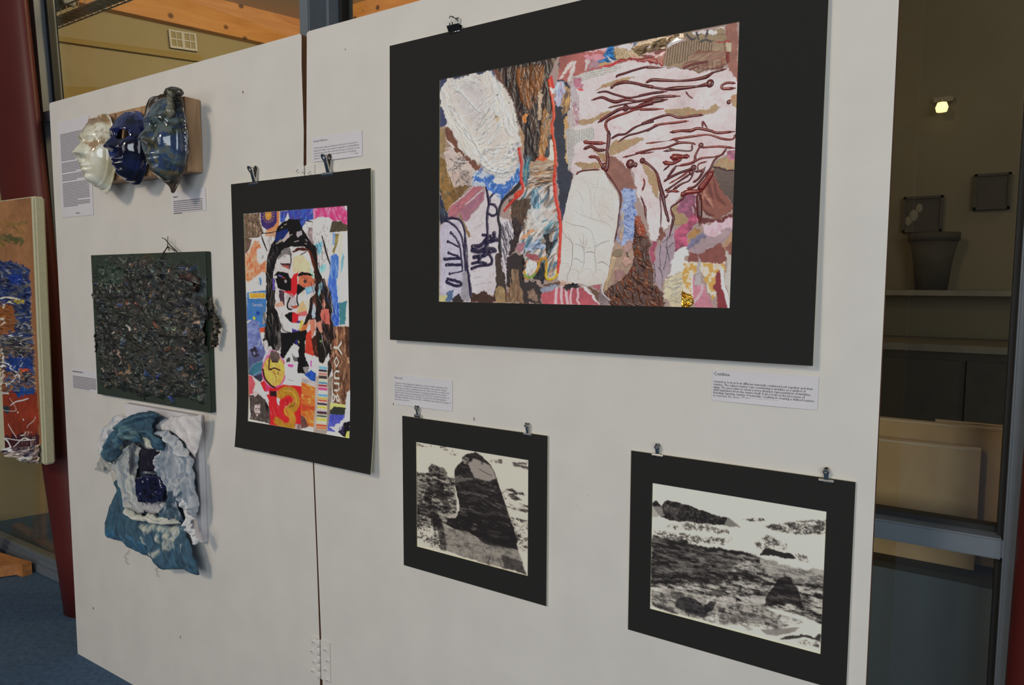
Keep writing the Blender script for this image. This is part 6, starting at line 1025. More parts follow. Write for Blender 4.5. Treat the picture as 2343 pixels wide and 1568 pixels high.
for p, w, aa in (([(1190, 790), (1320, 860), (1470, 895)], 6, .75), ([(920, 910), (1100, 930), (1370, 980)], 6, .6), ([(1200, 930), (1420, 1080), (1580, 1170)], 5, .5), ([(1500, 1080), (1640, 1150), (1700, 1300)], 5, .5), ([(1100, 1180), (1300, 1260), (1500, 1230), (1680, 1300)], 8, .45), ([(880, 690), (960, 670), (990, 690)], 6, .7)): S.line(Q1, p, w * 1.3, (150, 140, 130), a=aa * .8, soft=.9, clip=th(streak, .38, .55))
lift(S.mask(Q1, [(750, 1310), (800, 1260), (930, 1230), (890, 1310)], 2, 2), .9); lift(S.mask(Q1, [(860, 700), (1160, 690), (1160, 710), (900, 780)], 3, 3), .35); lift(S.mask(Q1, cone, 2, 2), .5 * th(streak, .60, .72), (140, 130, 120))
for p, w in (([(1290, 480), (1290, 400), (1200, 350)], 5), ([(1250, 560), (1350, 620), (1440, 660)], 2), ([(1580, 900), (1640, 1080), (1730, 1340)], 1.4), ([(840, 700), (860, 800)], 2)): S.line(Q1, p, w, (50, 44, 42), a=.7)
for p, w in (([(860, 460), (890, 430), (930, 490)], 4), ([(740, 380), (770, 370)], 4), ([(1050, 540), (1050, 520)], 5), ([(780, 570), (880, 580), (1040, 590), (1070, 540)], 3.4), ([(900, 590), (960, 740)], 5), ([(1130, 580), (1110, 780)], 2.4), ([(1280, 620), (1330, 740)], 4), ([(1400, 690), (1350, 860)], 7), ([(1420, 760), (1440, 880)], 5), ([(1500, 770), (1570, 910)], 8), ([(720, 640), (690, 560)], 4)): S.line(Q2, p, w, (52, 47, 46), a=.5, soft=.9, clip=th(tuft, .3, .55))
S.smear(.8, .015); S.build('print', PR, t1)
t2, yb = photo_thing('mounted_photograph', 'wide black and white double exposure of a reclining figure on a hillside', [(1443, 1034), (1962.5, 1101), (1931.5, 1577), (1438, 1447)], [(1493, 1110), (1895, 1167), (1874, 1490), (1487, 1399)], 0)
S = Sheet([(1493, 1110), (1895, 1167), (1874, 1490), (1487, 1399)], yb - .0005, 0, 430, 330, (204, 197, 184), 9, .3); S.rk = 2.2
R1, R2 = (1430, 1090, 4.881), (1430, 1290, 4.881); nz, nx = S.nz, S.nx; r = S.rng
streak = fbm(nz, nx, nz / 6, nx / 28, r, 5, .75); tuft = fbm(nz, nx, nz / 8, nx / 9, r, 5, .85)
ink(S.mask(R1, [(300, 660), (600, 700), (900, 800), (1400, 850), (1560, 920), (1800, 1000), (2240, 1090), (2240, 1200), (280, 1200)], 8, 4), .15 + .85 * th(streak * .75 + tuft * .25, .36, .60)); ink(S.mask(R2, [(280, 120), (2240, 60), (2240, 700), (1900, 560), (1300, 420), (600, 300), (280, 260)], 5, 4), .12 + .88 * th(streak * .75 + tuft * .25, .38, .60)); ink(S.mask(R1, [(290, 680), (500, 700), (900, 800), (1300, 850), (1100, 1200), (280, 1200)], 6, 10), .45)
lift(S.mask(R1, [(1500, 920), (1700, 930), (2100, 1040), (2240, 1000), (2240, 1200), (1900, 1200), (1560, 1100)], 8, 5), .75 * th(streak, .42, .58), (204, 197, 184))
ink(S.mask(R1, [(290, 300), (340, 270), (400, 330), (470, 270), (620, 300), (800, 360), (960, 420), (1140, 460), (1110, 550), (900, 530), (500, 490), (400, 450), (310, 340)], 4, 1), .78 + .3 * th(tuft, .4, .55)); lift(S.mask(R1, [(290, 340), (400, 340), (440, 440), (300, 460)], 4, 4), .75, (150, 142, 134)); ink(S.mask(R1, [(1000, 470), (1150, 460), (1300, 580), (1100, 555)], 3, 3), .5); lift(S.mask(R1, [(430, 300), (620, 380), (560, 440), (440, 390)], 6, 5), .5 * th(tuft, .45, .6))
ink(S.mask(R1, [(400, 560), (800, 510), (1150, 610), (1160, 650), (950, 620), (600, 590)], 7, 3), .75 * th(tuft, .45, .6)); ink(S.mask(R1, [(300, 600), (700, 640), (900, 700), (1200, 690), (1100, 780), (800, 740), (450, 680)], 8, 3), .8 * th(tuft, .44, .6)); ink(S.mask(R1, [(1300, 480), (1500, 470), (1600, 490), (1440, 510)], 4, 1), .8 * th(tuft, .4, .52)); ink(S.mask(R1, [(1560, 560), (1780, 510), (2260, 490), (2260, 640), (1750, 630)], 6, 3), .85 * th(tuft * .6 + streak * .4, .40, .56)); ink(S.mask(R1, [(1430, 740), (1600, 660), (1820, 760), (1800, 830), (1460, 800)], 6, 3), .75 * th(tuft, .44, .58)); ink(S.mask(R1, [(1500, 870), (1570, 800), (1680, 830), (1850, 860), (1920, 930), (1700, 900)], 4, 1), .95); ink(S.mask(R1, [(1900, 870), (2050, 890), (2040, 970), (1940, 930)], 5, 2), .6 * th(tuft, .42, .56)); ink(S.mask(R1, [(900, 790), (1400, 850), (1390, 890), (1100, 850), (900, 830)], 6, 2), .8)
ink(S.mask(R2, [(1560, 400), (1650, 260), (1740, 150), (1850, 160), (1930, 280), (2000, 500), (1800, 440), (1600, 480)], 3, 2), .82 + .18 * th(streak, .35, .5)); lift(S.mask(R2, [(1560, 350), (1900, 350), (1990, 420), (1600, 400)], 5, 4), .35 * th(streak, .45, .6))
body = S.mask(R2, [(290, 320), (440, 280), (640, 320), (760, 310), (920, 380), (900, 470), (1000, 400), (1180, 350), (1300, 460), (1560, 480), (1700, 580), (1900, 600), (2000, 660), (1700, 720), (1400, 660), (1100, 690), (900, 640), (600, 560), (290, 470)], 3, 3); lift(body, .80, (156, 148, 138)); ink(body, .5 * th(streak * .5 + tuft * .5, .45, .6))
for pts, c, a in (([(310, 320), (370, 290), (420, 300), (380, 370), (320, 350)], (206, 200, 188), .8), ([(430, 290), (500, 285), (530, 400), (500, 460), (430, 400)], (176, 168, 158), .8), ([(510, 300), (640, 320), (580, 400), (520, 370)], (110, 102, 96), .8), ([(580, 390), (760, 370), (860, 470), (960, 490), (880, 610), (700, 540), (560, 480)], (46, 42, 42), .9), ([(660, 320), (770, 315), (850, 350), (910, 390), (880, 470), (790, 400), (650, 360)], (186, 178, 166), .85), ([(900, 350), (1000, 280), (1060, 290), (1150, 350), (1040, 360)], (80, 74, 70), .85), ([(1000, 400), (1180, 350), (1240, 400), (1250, 470), (1050, 470)], (186, 178, 168), .75), ([(1280, 380), (1440, 350), (1580, 370), (1560, 460), (1400, 470), (1300, 440)], (196, 188, 178), .8), ([(1050, 490), (1130, 500), (1100, 560), (1040, 540)], (60, 54, 54), .85), ([(880, 620), (960, 570), (1030, 560), (1060, 680), (960, 660)], (206, 200, 188), .95), ([(1690, 640), (1760, 590), (1950, 600), (1960, 650), (1880, 690), (1720, 680)], (208, 202, 190), .95), ([(1510, 740), (1960, 710), (1880, 770), (1690, 810), (1580, 790)], (120, 112, 106), .9), ([(1260, 660), (1360, 690), (1440, 740), (1380, 750), (1320, 700)], (150, 142, 134), .8), ([(1790, 450), (1830, 460), (1910, 510), (1870, 510)], (200, 192, 180), .9), ([(310, 440), (440, 470), (600, 560), (560, 570), (330, 480)], (60, 55, 54), .8), ([(960, 420), (1020, 430), (980, 520), (900, 560), (880, 480)], (40, 36, 36), .85), ([(1120, 560), (1520, 590), (1690, 650), (1500, 640), (1150, 640)], (120, 112, 106), .7)):
    S.poly(R2, pts, c, 1.6, .12, a=a * .92, soft=2)
ink(S.mask(R2, [(1720, 840), (1900, 800), (2020, 790), (2100, 830), (2180, 780), (2180, 870), (2000, 820), (1850, 850)], 4, 1), .85); ink(S.mask(R2, [(1900, 860), (2180, 860), (2180, 940), (2100, 930), (1950, 890)], 6, 2), .7 * th(tuft, .48, .6)); lift(S.mask(R2, [(290, 490), (900, 650), (1500, 800), (2180, 960), (2160, 1000), (280, 540)], 1, 1), .7, (206, 200, 180)); S.line(R2, [(2110, 915), (2150, 925)], 3, (50, 46, 46))
for p in ([(480, 410), (530, 415)], [(1380, 370), (1400, 385)]): S.line(R2, p, 2, (50, 46, 46))
k3 = S.mask(R2, [(290, 280), (920, 320), (1300, 380), (1700, 560), (2000, 640), (1700, 740), (900, 650), (290, 480)], 3, 6)
S.rgb *= 1 - (k3 * .35 * th(streak * .5 + tuft * .5, .44, .62))[..., None]
S.smear(.9, .015); S.build('print', PR, t2)

# ------------------------------------------------------------------ clips
bulldog(583, 424, .036, .052, 'large bulldog clip on the upper left of the portrait mount'); bulldog(752, 402, .036, .054, 'large bulldog clip on the upper right of the portrait mount')
bulldog(955, 953, .0175, .0245, 'small clip at the left top of the square photograph mount', -.005); bulldog(1207, 996, .0185, .0255, 'small clip at the right top of the square photograph mount', -.005)
bulldog(1504, 1044, .0205, .0225, 'small clip at the left top of the wide photograph mount', -.005); bulldog(1890, 1103, .0215, .0225, 'small clip at the right top of the wide photograph mount', -.005)
def foldback(px, py, w, label):
    p = hit(px, py, -.009); X, Z = p[0], p[2]; o = empty('foldback_clip', (X, -.009, Z), label, 'clip', 'metal clips holding the mounts'); h = w * .42; bm = bmesh.new()
    pr = [(-.001, -h * .55), (-.009, h * .45), (.006, h * .45), (.002, -h * .3), (.0012, -h * .3), (.004, h * .36), (-.007, h * .36), (.0, -h * .5)]
    prism(bm, [(X - w / 2, -.0095 + u, Z + v) for u, v in pr], [(X + w / 2, -.0095 + u, Z + v) for u, v in pr]); link('spring_body', from_bm('spring_body', bm), M['darksteel'], o)
    tube('lip', [(X - w / 2, -.011, Z - h * .55), (X + w / 2, -.011, Z - h * .55)], .0011, M['steel'], o, 8)
    for dx, yy in ((-.0035, -.017), (.0035, -.004)):
        pts = [(X + dx - w * .13, yy, Z + h * .35), (X + dx - w * .10, yy, Z + h * 1.1)] + [(X + dx + w * .15 * math.cos(t), yy - .001, Z + h * 1.5 + w * .15 * math.sin(t)) for t in np.linspace(math.pi * 1.15, -math.pi * .15, 10)] + [(X + dx + w * .10, yy, Z + h * 1.1), (X + dx + w * .13, yy, Z + h * .35)]
        tube('wire_handle', pts, .0013, M['steel'], o, 8)
    tube('nail', [(X + .004, 0, Z + h * 1.5), (X + .004, -.02, Z + h * 1.55), (X + .004, -.021, Z + h * 1.552)], [.0009, .0009, .0019], M['darksteel'], o, 6)
foldback(1041, 66, .028, 'black foldback clip on the top edge of the large collage mount')

# ------------------------------------------------------------------ three glazed ceramic masks on wooden blocks
GL = paint_mat('ceramic_glaze', coat=.9)
def sm(x, a, b): t = np.clip((x - a) / (b - a), 0, 1); return t * t * (3 - 2 * t)
def gs(u, v, cu, cv, su, sv): return np.exp(-((u - cu) / su) ** 2 - ((v - cv) / sv) ** 2)
def mask_thing(tip, label, xr, seed, hw, hh, pal, hole=False, rim=.10, deep=.058, flange=None, rough=.14, zc_off=0.0):
    yb = -.048; t = hit(*tip, -.120); cx, cz = t[0], t[2] + hh * .10 + zc_off
    o = empty('ceramic_mask', (cx, 0, 1.581), label, 'mask', 'ceramic face masks on wooden blocks')
    b_ = box('wood_block', xr[0], xr[1], yb, 0, 1.580, 1.769, M['block'], o, .002)
    r = np.random.default_rng(seed); N, K = 84, 168; th = np.linspace(0, 2 * math.pi, K, endpoint=False); rho = np.linspace(0.02, 1, N)[:, None]
    F1, F2, F3 = fbm(120, 120, 9, 9, r, 4) - .5, fbm(160, 160, 30, 30, r, 4) - .5, fbm(120, 120, 6, 6, r, 3) - .5
    def samp(F, u, v): n = len(F); return F[np.clip(((v + 1.8) / 3.6 * (n - 1)), 0, n - 1).astype(int), np.clip(((u + 1.8) / 3.6 * (n - 1)), 0, n - 1).astype(int)]
    def RR(u, v):
        wv = np.where(v > 0, 1 - .08 * v ** 2, 1 - .26 * np.minimum(-v, 1.1) ** 2.2); return np.sqrt(np.abs(u / wv) ** 2.3 + np.abs(v) ** 2.6)
    lo, hi = np.full(K, .3), np.full(K, 1.9)
    for _ in range(30):
        mid = (lo + hi) / 2; uu, vv = mid * np.cos(th), mid * np.sin(th); e_ = 1.0 + rim + .12 * samp(F3, uu, vv) + (flange(uu, vv) if flange is not None else 0); big = RR(uu, vv) > e_; hi = np.where(big, mid, hi); lo = np.where(big, lo, mid)
    u, v = rho * (lo * np.cos(th))[None], rho * (lo * np.sin(th))[None]; rr = RR(u, v); nz_, n2, wob = samp(F1, u, v), samp(F2, u, v), samp(F3, u, v)
    c = .050 * np.clip(1 - rr ** 2.8, 0, 1) ** .48
    br_ = .007 * gs(np.abs(u), v, .34, .42, .40, .12) + .005 * gs(u, v, 0, .42, .25, .18); eye = -.013 * gs(np.abs(u), v, .38, .24, .24, .13) + .008 * gs(np.abs(u), v, .38, .21, .17, .085)
    ridge = sm(-v, -.40, .06); nose = .027 * ridge * np.exp(-(np.abs(u) / (.13 + .09 * ridge)) ** 2.2) * sm(v, -.22, -.07); ala = .008 * gs(np.abs(u), v, .17, -.08, .09, .07)
    lip = .0075 * gs(u, v, 0, -.395, .26, .062) + .0085 * gs(u, v, 0, -.53, .23, .072) - .0035 * gs(u, v, 0, -.463, .27, .022) + .006 * gs(u, v, 0, -.45, .45, .24) - .003 * gs(u, v, 0, -.29, .08, .07)
    chin = .011 * gs(u, v, 0, -.76, .30, .15) - .003 * gs(u, v, 0, -.635, .25, .05); cheek = .007 * gs(np.abs(u), v, .52, -.06, .30, .28)
    c = (c + (br_ + eye + nose + ala + lip + chin + cheek) * sm(1.15 - rr, .05, .35)) * (deep / .054) + .0022 * nz_ + .0007 * n2
    fl = sm(rr, .97, 1.15); c = np.where(rr > .97, np.maximum(c * (1 - fl), 0) + .006 + .012 * fl * (wob + .25) + .010 * sm(rr, 1.05, 1.5), c + .006 * sm(rr, .9, .97))
    X = cx + u * hw; Z = cz + v * hh; Y = yb - .004 - np.maximum(c, -.002); V = np.stack([X, Y, Z], -1).reshape(-1, 3)
    col = pal(u, v, nz_, n2, rr, c); idx = np.arange(N * K).reshape(N, K); nx_ = np.roll(idx, -1, 1); Q = np.stack([idx[:-1], idx[1:], nx_[1:], nx_[:-1]], -1).reshape(-1, 4)
    q = Q
    if hole:
        inh = ((u - .40) / .27) ** 2 + ((v - .26 - .12 * (u - .4)) / .115) ** 2 < 1; kp = ~(inh[:-1] | inh[1:] | np.roll(inh, -1, 1)[1:] | np.roll(inh, -1, 1)[:-1]).reshape(-1); q = Q[kp]
    cen = len(V); V = np.vstack([V, V[:K].mean(0)]); col_ = np.vstack([np.clip(col, 0, 255).reshape(-1, 3), np.clip(col, 0, 255).reshape(-1, 3)[:1]])
    q = np.vstack([q, np.stack([np.full(K // 2, cen), idx[0, 0::2], idx[0, 1::2], np.roll(idx[0], -2)[0::2]], -1)])
    w_, inv = np.unique(q, return_inverse=True); me = mesh_np('face', V[w_], inv.reshape(-1, 4)[:, ::-1] if False else inv.reshape(-1, 4)); set_cols(me, np.concatenate([alb(col_[w_]), np.full((len(w_), 1), rough)], 1))
    f = link('face', me, GL, o, smooth=True); md = f.modifiers.new('wall', 'SOLIDIFY'); md.thickness = .004; md.offset = -1
    return o, (cx, cz, hw, hh)
def mixc(a, b, t): t = np.clip(t, 0, 1)[..., None]; return np.asarray(a, float) * (1 - t) + np.asarray(b, float) * t
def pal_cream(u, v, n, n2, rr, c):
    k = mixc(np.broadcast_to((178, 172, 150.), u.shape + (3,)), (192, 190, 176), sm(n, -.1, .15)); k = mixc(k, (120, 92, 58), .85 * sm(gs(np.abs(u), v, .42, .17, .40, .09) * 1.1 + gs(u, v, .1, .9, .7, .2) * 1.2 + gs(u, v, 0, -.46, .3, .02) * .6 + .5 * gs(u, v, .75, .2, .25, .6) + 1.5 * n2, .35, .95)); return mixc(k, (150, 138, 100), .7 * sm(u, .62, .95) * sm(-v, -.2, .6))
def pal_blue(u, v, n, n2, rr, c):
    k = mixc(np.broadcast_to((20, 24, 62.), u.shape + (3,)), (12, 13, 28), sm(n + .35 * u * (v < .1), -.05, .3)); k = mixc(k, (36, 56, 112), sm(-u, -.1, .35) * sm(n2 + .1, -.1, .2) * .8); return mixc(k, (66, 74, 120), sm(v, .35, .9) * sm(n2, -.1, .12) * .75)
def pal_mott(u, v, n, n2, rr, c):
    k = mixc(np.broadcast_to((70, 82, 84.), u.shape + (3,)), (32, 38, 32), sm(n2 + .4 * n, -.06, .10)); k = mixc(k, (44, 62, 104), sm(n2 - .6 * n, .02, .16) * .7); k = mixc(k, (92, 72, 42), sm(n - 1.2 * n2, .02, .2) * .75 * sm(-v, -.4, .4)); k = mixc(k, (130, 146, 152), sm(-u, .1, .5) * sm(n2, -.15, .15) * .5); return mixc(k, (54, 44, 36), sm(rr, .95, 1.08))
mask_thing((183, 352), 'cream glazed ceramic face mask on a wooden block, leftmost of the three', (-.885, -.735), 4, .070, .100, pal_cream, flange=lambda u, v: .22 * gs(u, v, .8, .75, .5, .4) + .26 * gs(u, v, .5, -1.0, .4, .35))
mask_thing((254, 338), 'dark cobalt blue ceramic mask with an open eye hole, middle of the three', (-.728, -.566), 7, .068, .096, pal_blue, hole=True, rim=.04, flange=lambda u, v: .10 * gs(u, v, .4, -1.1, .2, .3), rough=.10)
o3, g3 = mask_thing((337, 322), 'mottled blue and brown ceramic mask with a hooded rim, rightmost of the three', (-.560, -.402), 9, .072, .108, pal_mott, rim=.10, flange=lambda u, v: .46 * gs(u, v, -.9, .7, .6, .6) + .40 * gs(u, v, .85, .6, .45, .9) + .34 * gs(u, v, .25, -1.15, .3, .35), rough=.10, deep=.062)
# rolled clay hood over the rightmost mask
hp0 = [hit(120 + x / 4.9, 190 + y / 4.9, -.080) for x, y in ((1262, 125), (1290, 95), (1340, 78), (1400, 88), (1436, 105), (1432, 140))]
def clay(name, P, rad, c1, c2, seed, n=12):
    P = catmull(np.array(P), 5); rr = np.random.default_rng(seed); bm = bmesh.new(); R_ = np.interp(np.linspace(0, 1, len(P)), np.linspace(0, 1, len(rad)), rad); tube_bm(bm, [tuple(p) for p in P], list(R_), n)
    for v in bm.verts: v.co += Vector(rr.normal(0, .0007, 3))
    me = from_bm(name, bm); k = len(me.vertices); t = rr.random((k, 1)); set_cols(me, np.concatenate([alb(c1) * t + alb(c2) * (1 - t), np.full((k, 1), .14)], 1)); link(name, me, GL, o3, smooth=True)
clay('rolled_rim', hp0, [.004, .007, .008, .009, .008, .004], (60, 54, 42), (34, 36, 32), 2)
clay('clay_neck', [hit(120 + x / 4.9, 190 + y / 4.9, d) for x, y, d in ((1345, 100, -.078), (1325, 170, -.078), (1330, 250, -.082), (1320, 330, -.090), (1310, 400, -.092))], [.013, .009, .010, .014, .004], (112, 112, 98), (62, 58, 44), 3)
# ------------------------------------------------------------------ dark green impasto canvas
dk = empty('impasto_canvas', (-.672, -.008, .938), 'dark green canvas crusted with clumps of dried paint and twigs', 'artwork')
M['dkgreen'] = mat('dark_green_canvas', (34, 46, 34), .7, noise=.2, scale=60, bump=.3); M['twig'] = mat('dry_twig', (52, 44, 36), .8, noise=.3)
X0, X1, Z0, Z1 = -.966, -.379, .937, 1.3715
box('stretched_canvas', X0, X1, -.016, -.0008, Z0, Z1, M['dkgreen'], dk, .0015)
PI_ = paint_mat('oily_dark_paint')
S = Sheet(None, -.0161, 0, 400, 300, (38, 46, 38), 21, .7, rect=(X0, X1, Z0, Z1)); K_ = (190, 540, 3.824); r = S.rng
cr = [(150, 230), (400, 200), (700, 230), (1000, 260), (1040, 380), (1020, 520), (1120, 700), (1120, 960), (1060, 1060), (1090, 1230), (1060, 1420), (700, 1400), (420, 1340), (190, 1290), (200, 1100), (130, 1000), (150, 800), (120, 600), (110, 300)]
S.poly(K_, cr, (36, 38, 34), 8, .3, .004, cvar=.2, soft=4, g=.35)
fmk = S.mask(K_, cr, 10, 4); S.h += fmk * (np.clip(S.nc + .12, 0, 1) * .028 + np.abs(S.nf) * .004); ridg = 1 - np.abs(2 * fbm(S.nz, S.nx, 18, 24, r, 3) - 1); S.h += fmk * ridg ** 4 * .011
dp = [(34, 37, 34), (42, 40, 36), (30, 36, 44), (50, 44, 40), (28, 30, 28), (38, 44, 48), (54, 50, 44), (32, 30, 30), (48, 38, 36), (62, 60, 58)]
S.brush(K_, cr, dp, 420, 40, 8, .5, 1.4, .0020, a=.8, bend=.7, g=.7, soft=3)
S.brush(K_, [(800, 560), (1120, 540), (1120, 900), (800, 860)], [(66, 66, 72), (80, 74, 66), (44, 50, 66), (100, 84, 66)], 90, 40, 4, -.6, .5, .005, bend=.5, g=.22)
hi = [(190, 176, 164), (150, 130, 110), (120, 110, 104), (60, 84, 150), (176, 140, 120), (140, 104, 70), (96, 120, 130), (130, 70, 50), (110, 140, 116)]
for x, y in [(370, 1030), (400, 890), (210, 1170), (230, 1160), (250, 460), (300, 470), (370, 600), (440, 600), (510, 600), (800, 290), (950, 300), (890, 500), (920, 560), (1010, 680), (950, 680), (1140, 890), (1120, 920), (1070, 930), (1060, 1045), (860, 980), (910, 990), (720, 1210), (700, 1190), (990, 1150), (430, 1200), (450, 1160), (660, 1280), (990, 1310), (540, 890), (690, 770), (500, 800), (430, 800), (640, 510), (620, 420), (460, 260), (350, 1180), (380, 1220), (1030, 770), (1080, 780), (310, 850), (840, 800), (800, 740), (600, 1190), (800, 1420)]:
    q = S.C(K_, [(x, y)])[0]; L = r.uniform(3, 9); th_ = r.uniform(0, 3.14); d = np.array([math.cos(th_), math.sin(th_)]) * L; S.line(None, [q - d, q + r.normal(0, 3, 2), q + d], r.uniform(3, 7), hi[r.integers(len(hi))], .004, .9, raw=True, g=.2, taper=.5)
for _ in range(160):
    i = r.integers(len(np.nonzero(fmk > .5)[0])) if _ == 0 else r.integers(nn); zz, xx = (np.nonzero(fmk > .5) if _ == 0 else (zz, xx)); nn = len(zz); q = np.array([xx[i], zz[i]], float); S.line(None, [q + r.normal(0, 4, 2) for _k in range(3)], r.uniform(1.5, 4), hi[r.integers(len(hi))], .003, .55, raw=True, g=.2)
S.poly(K_, [(100, 230), (300, 220), (420, 300), (330, 420), (140, 420)], (38, 60, 44), 10, .3, a=.45, soft=6); S.poly(K_, [(500, 150), (640, 150), (620, 230), (520, 230)], (62, 50, 32), 6, .2, a=.5, soft=6); S.poly(K_, [(1000, 330), (1070, 350), (1080, 520), (1010, 540)], (62, 70, 76), 4, .15, a=.7, soft=3)
for _ in range(2): p_ = np.pad(S.h, 1, mode='edge'); S.h = (p_[:-2, 1:-1] + p_[2:, 1:-1] + p_[1:-1, :-2] + p_[1:-1, 2:] + S.h) / 5
S.smear(2.0, .10)
S.build('paint_crust', PI_, dk)
def lump(name, pts, d0, rad, c, seed):
    P = catmull(np.array([hit(190 + x / 3.824, 540 + y / 3.824, d) for x, y, d in [(p[0], p[1], p[2]) for p in pts]]), 6); rr = np.random.default_rng(seed); bm = bmesh.new(); tube_bm(bm, [tuple(p + rr.normal(0, .002, 3)) for p in P], [max(.003, rad * .8 * (1 + .2 * rr.normal())) * (.4 + .6 * math.sin(math.pi * (i + .5) / len(P))) for i in range(len(P))], 14)
    for v in bm.verts: v.co += Vector(rr.normal(0, .0018, 3))
    me = from_bm(name, bm); n = len(me.vertices); t = rr.random((n, 1)); set_cols(me, np.concatenate([alb(c) * t + alb((44, 42, 38)) * (1 - t), np.full((n, 1), .3)], 1)); link(name, me, PI_, dk, smooth=True)
lump('paint_clump', [(1130, 690, -.02), (1165, 720, -.02), (1170, 800, -.022), (1150, 880, -.024), (1155, 940, -.02), (1130, 965, -.02)], 0, .011, (70, 62, 48), 1); lump('paint_clump', [(1100, 540, -.022), (1125, 620, -.024), (1130, 700, -.02)], 0, .008, (62, 58, 52), 2); lump('paint_clump', [(112, 870, -.018), (120, 920, -.02), (118, 1010, -.018)], 0, .006, (44, 46, 40), 3)
lump('paint_clump', [(820, 620, -.03), (940, 560, -.034), (1040, 620, -.036), (1080, 720, -.034)], 0, .011, (62, 64, 72), 4); lump('paint_clump', [(860, 360, -.03), (930, 350, -.034), (1000, 400, -.034), (980, 480, -.03)], 0, .012, (74, 50, 46), 5); lump('paint_clump', [(560, 1290, -.026), (570, 1360, -.024), (540, 1430, -.018)], 0, .006, (40, 42, 36), 6); lump('paint_clump', [(900, 860, -.03), (1000, 900, -.03), (1060, 860, -.03)], 0, .010, (70, 60, 50), 7)
lump('paint_clump', [(690, 200, -.02), (700, 300, -.026), (690, 420, -.026), (640, 500, -.022)], 0, .008, (40, 40, 36), 8)
for pts in ([(620, 260), (690, 180), (740, 90), (742, 5)], [(820, 138), (760, 80), (720, 30), (690, 15)], [(700, 150), (745, 95), (800, 130)], [(745, 90), (755, 130)], [(660, 240), (700, 160), (735, 100)]):
    P = [tuple(hit(190 + x / 3.824, 540 + y / 3.824, -.022)) for x, y in pts]; tube('twig', P, [.0018 * (1 - .6 * i / len(P)) for i in range(len(P))], M['twig'], dk, 6)
for pts in ([(340, 540), (480, 620), (560, 720)], [(780, 1090), (900, 1110), (990, 1130), (1000, 1180)], [(360, 350), (420, 470), (440, 560)], [(940, 670), (1000, 690), (1050, 670)], [(300, 850), (420, 930), (540, 1010)], [(1010, 540), (1060, 600), (1090, 700)]):
    P = [tuple(hit(190 + x / 3.824, 540 + y / 3.824, -.036)) for x, y in pts]; tube('twig', [tuple(p) for p in catmull(np.array(P), 4)], .0016, M['twig'], dk, 6)

# ------------------------------------------------------------------ tie-dyed cloth piece
tc_ = empty('tie_dyed_cloth_piece', (-.62, -.01, .47), 'draped blue and white tie-dyed cloth round a glossy cobalt form', 'artwork')
CL = paint_mat('dyed_cotton', grain=.35); T_ = (200, 920, 3.823)
bx1 = hit(477, 1238, 0.); bt = hit(469, 950, 0.)
box('backing_board', -.80, bx1[0], -.020, -.0008, bx1[2], bt[2], M['paper'], tc_, .001)
def cloth(name, pts, y, col, fn=None, nx=120, seed=1, wr=.010, rag=1.5, m=None, solid=.0012, g=.9, dirn=None, tone=.86, crown=.0):
    q = [hit(T_[0] + a_ / T_[2], T_[1] + b__ / T_[2], y) for a_, b__ in pts]; xs = [p[0] for p in q]; zs = [p[2] for p in q]; w, h = max(xs) - min(xs) + .01, max(zs) - min(zs) + .01
    global S
    S = Sheet(None, y, 0, nx, int(nx * h / w) + 2, col, seed, g, rect=(min(xs) - .005, max(xs) + .005, min(zs) - .005, max(zs) + .005)); m_ = S.mask(T_, pts, rag, 0); r_ = S.rng
    fold = fbm(S.nz, S.nx, 3, 7, r_, 3) if dirn != 'h' else fbm(S.nz, S.nx, 7, 3, r_, 3); S.h += (np.abs(2 * fold - 1)) * wr * 1.6 + S.nc * wr * .8 + S.nf * wr * .12
    if crown:
        e = m_.copy()
        for _ in range(14): p_ = np.pad(e, 1); e = (p_[:-2, 1:-1] + p_[2:, 1:-1] + p_[1:-1, :-2] + p_[1:-1, 2:] + e) / 5
        S.h += crown * sm(e, .35, 1.0)
    if fn: fn(S)
    for _ in range(5): p_ = np.pad(S.h, 1, mode='edge'); S.h = (p_[:-2, 1:-1] + p_[2:, 1:-1] + p_[1:-1, :-2] + p_[1:-1, 2:] + S.h) / 5
    S.smear(3.0, .02); S.rgb = (S.rgb * .78 + S.rgb.mean(-1, keepdims=True) * .22) * tone
    o = S.build(name, m or CL, tc_, cut=m_ > .5, solid=solid); return o
BLU = [(46, 80, 102), (38, 64, 86), (62, 98, 118), (50, 86, 98), (32, 54, 76)]; GRB = [(150, 156, 166), (120, 136, 154), (172, 174, 178), (96, 118, 142), (186, 184, 182)]; CRM = [(196, 194, 178), (176, 178, 164), (206, 202, 190), (150, 158, 150)]
full = [(-50, -100), (1300, -100), (1300, 1700), (-50, 1700)]
def br2(pal, n, ln, w, ang, jit=.4, h=.002, a=.7, reg=full): return lambda s: s.brush(T_, reg, pal, n, ln, w, ang, jit, h, a, bend=.4, soft=0, rag=0)
cloth('under_cloth', [(215, 420), (330, 190), (600, 90), (760, 170), (900, 420), (970, 640), (980, 980), (860, 1050), (560, 1040), (380, 960), (270, 700)], -.022, (120, 130, 142), br2(GRB + BLU, 200, 60, 12, 1.4), 130, 3, .006)
cloth('white_cloth', [(600, 210), (650, 150), (760, 125), (1035, 105), (1012, 300), (966, 500), (900, 410), (850, 335), (740, 262), (650, 245)], -.030, (204, 197, 196), br2([(214, 208, 206), (190, 184, 186)], 40, 60, 14, .9, .3, .003), 100, 5, .008, crown=.008)
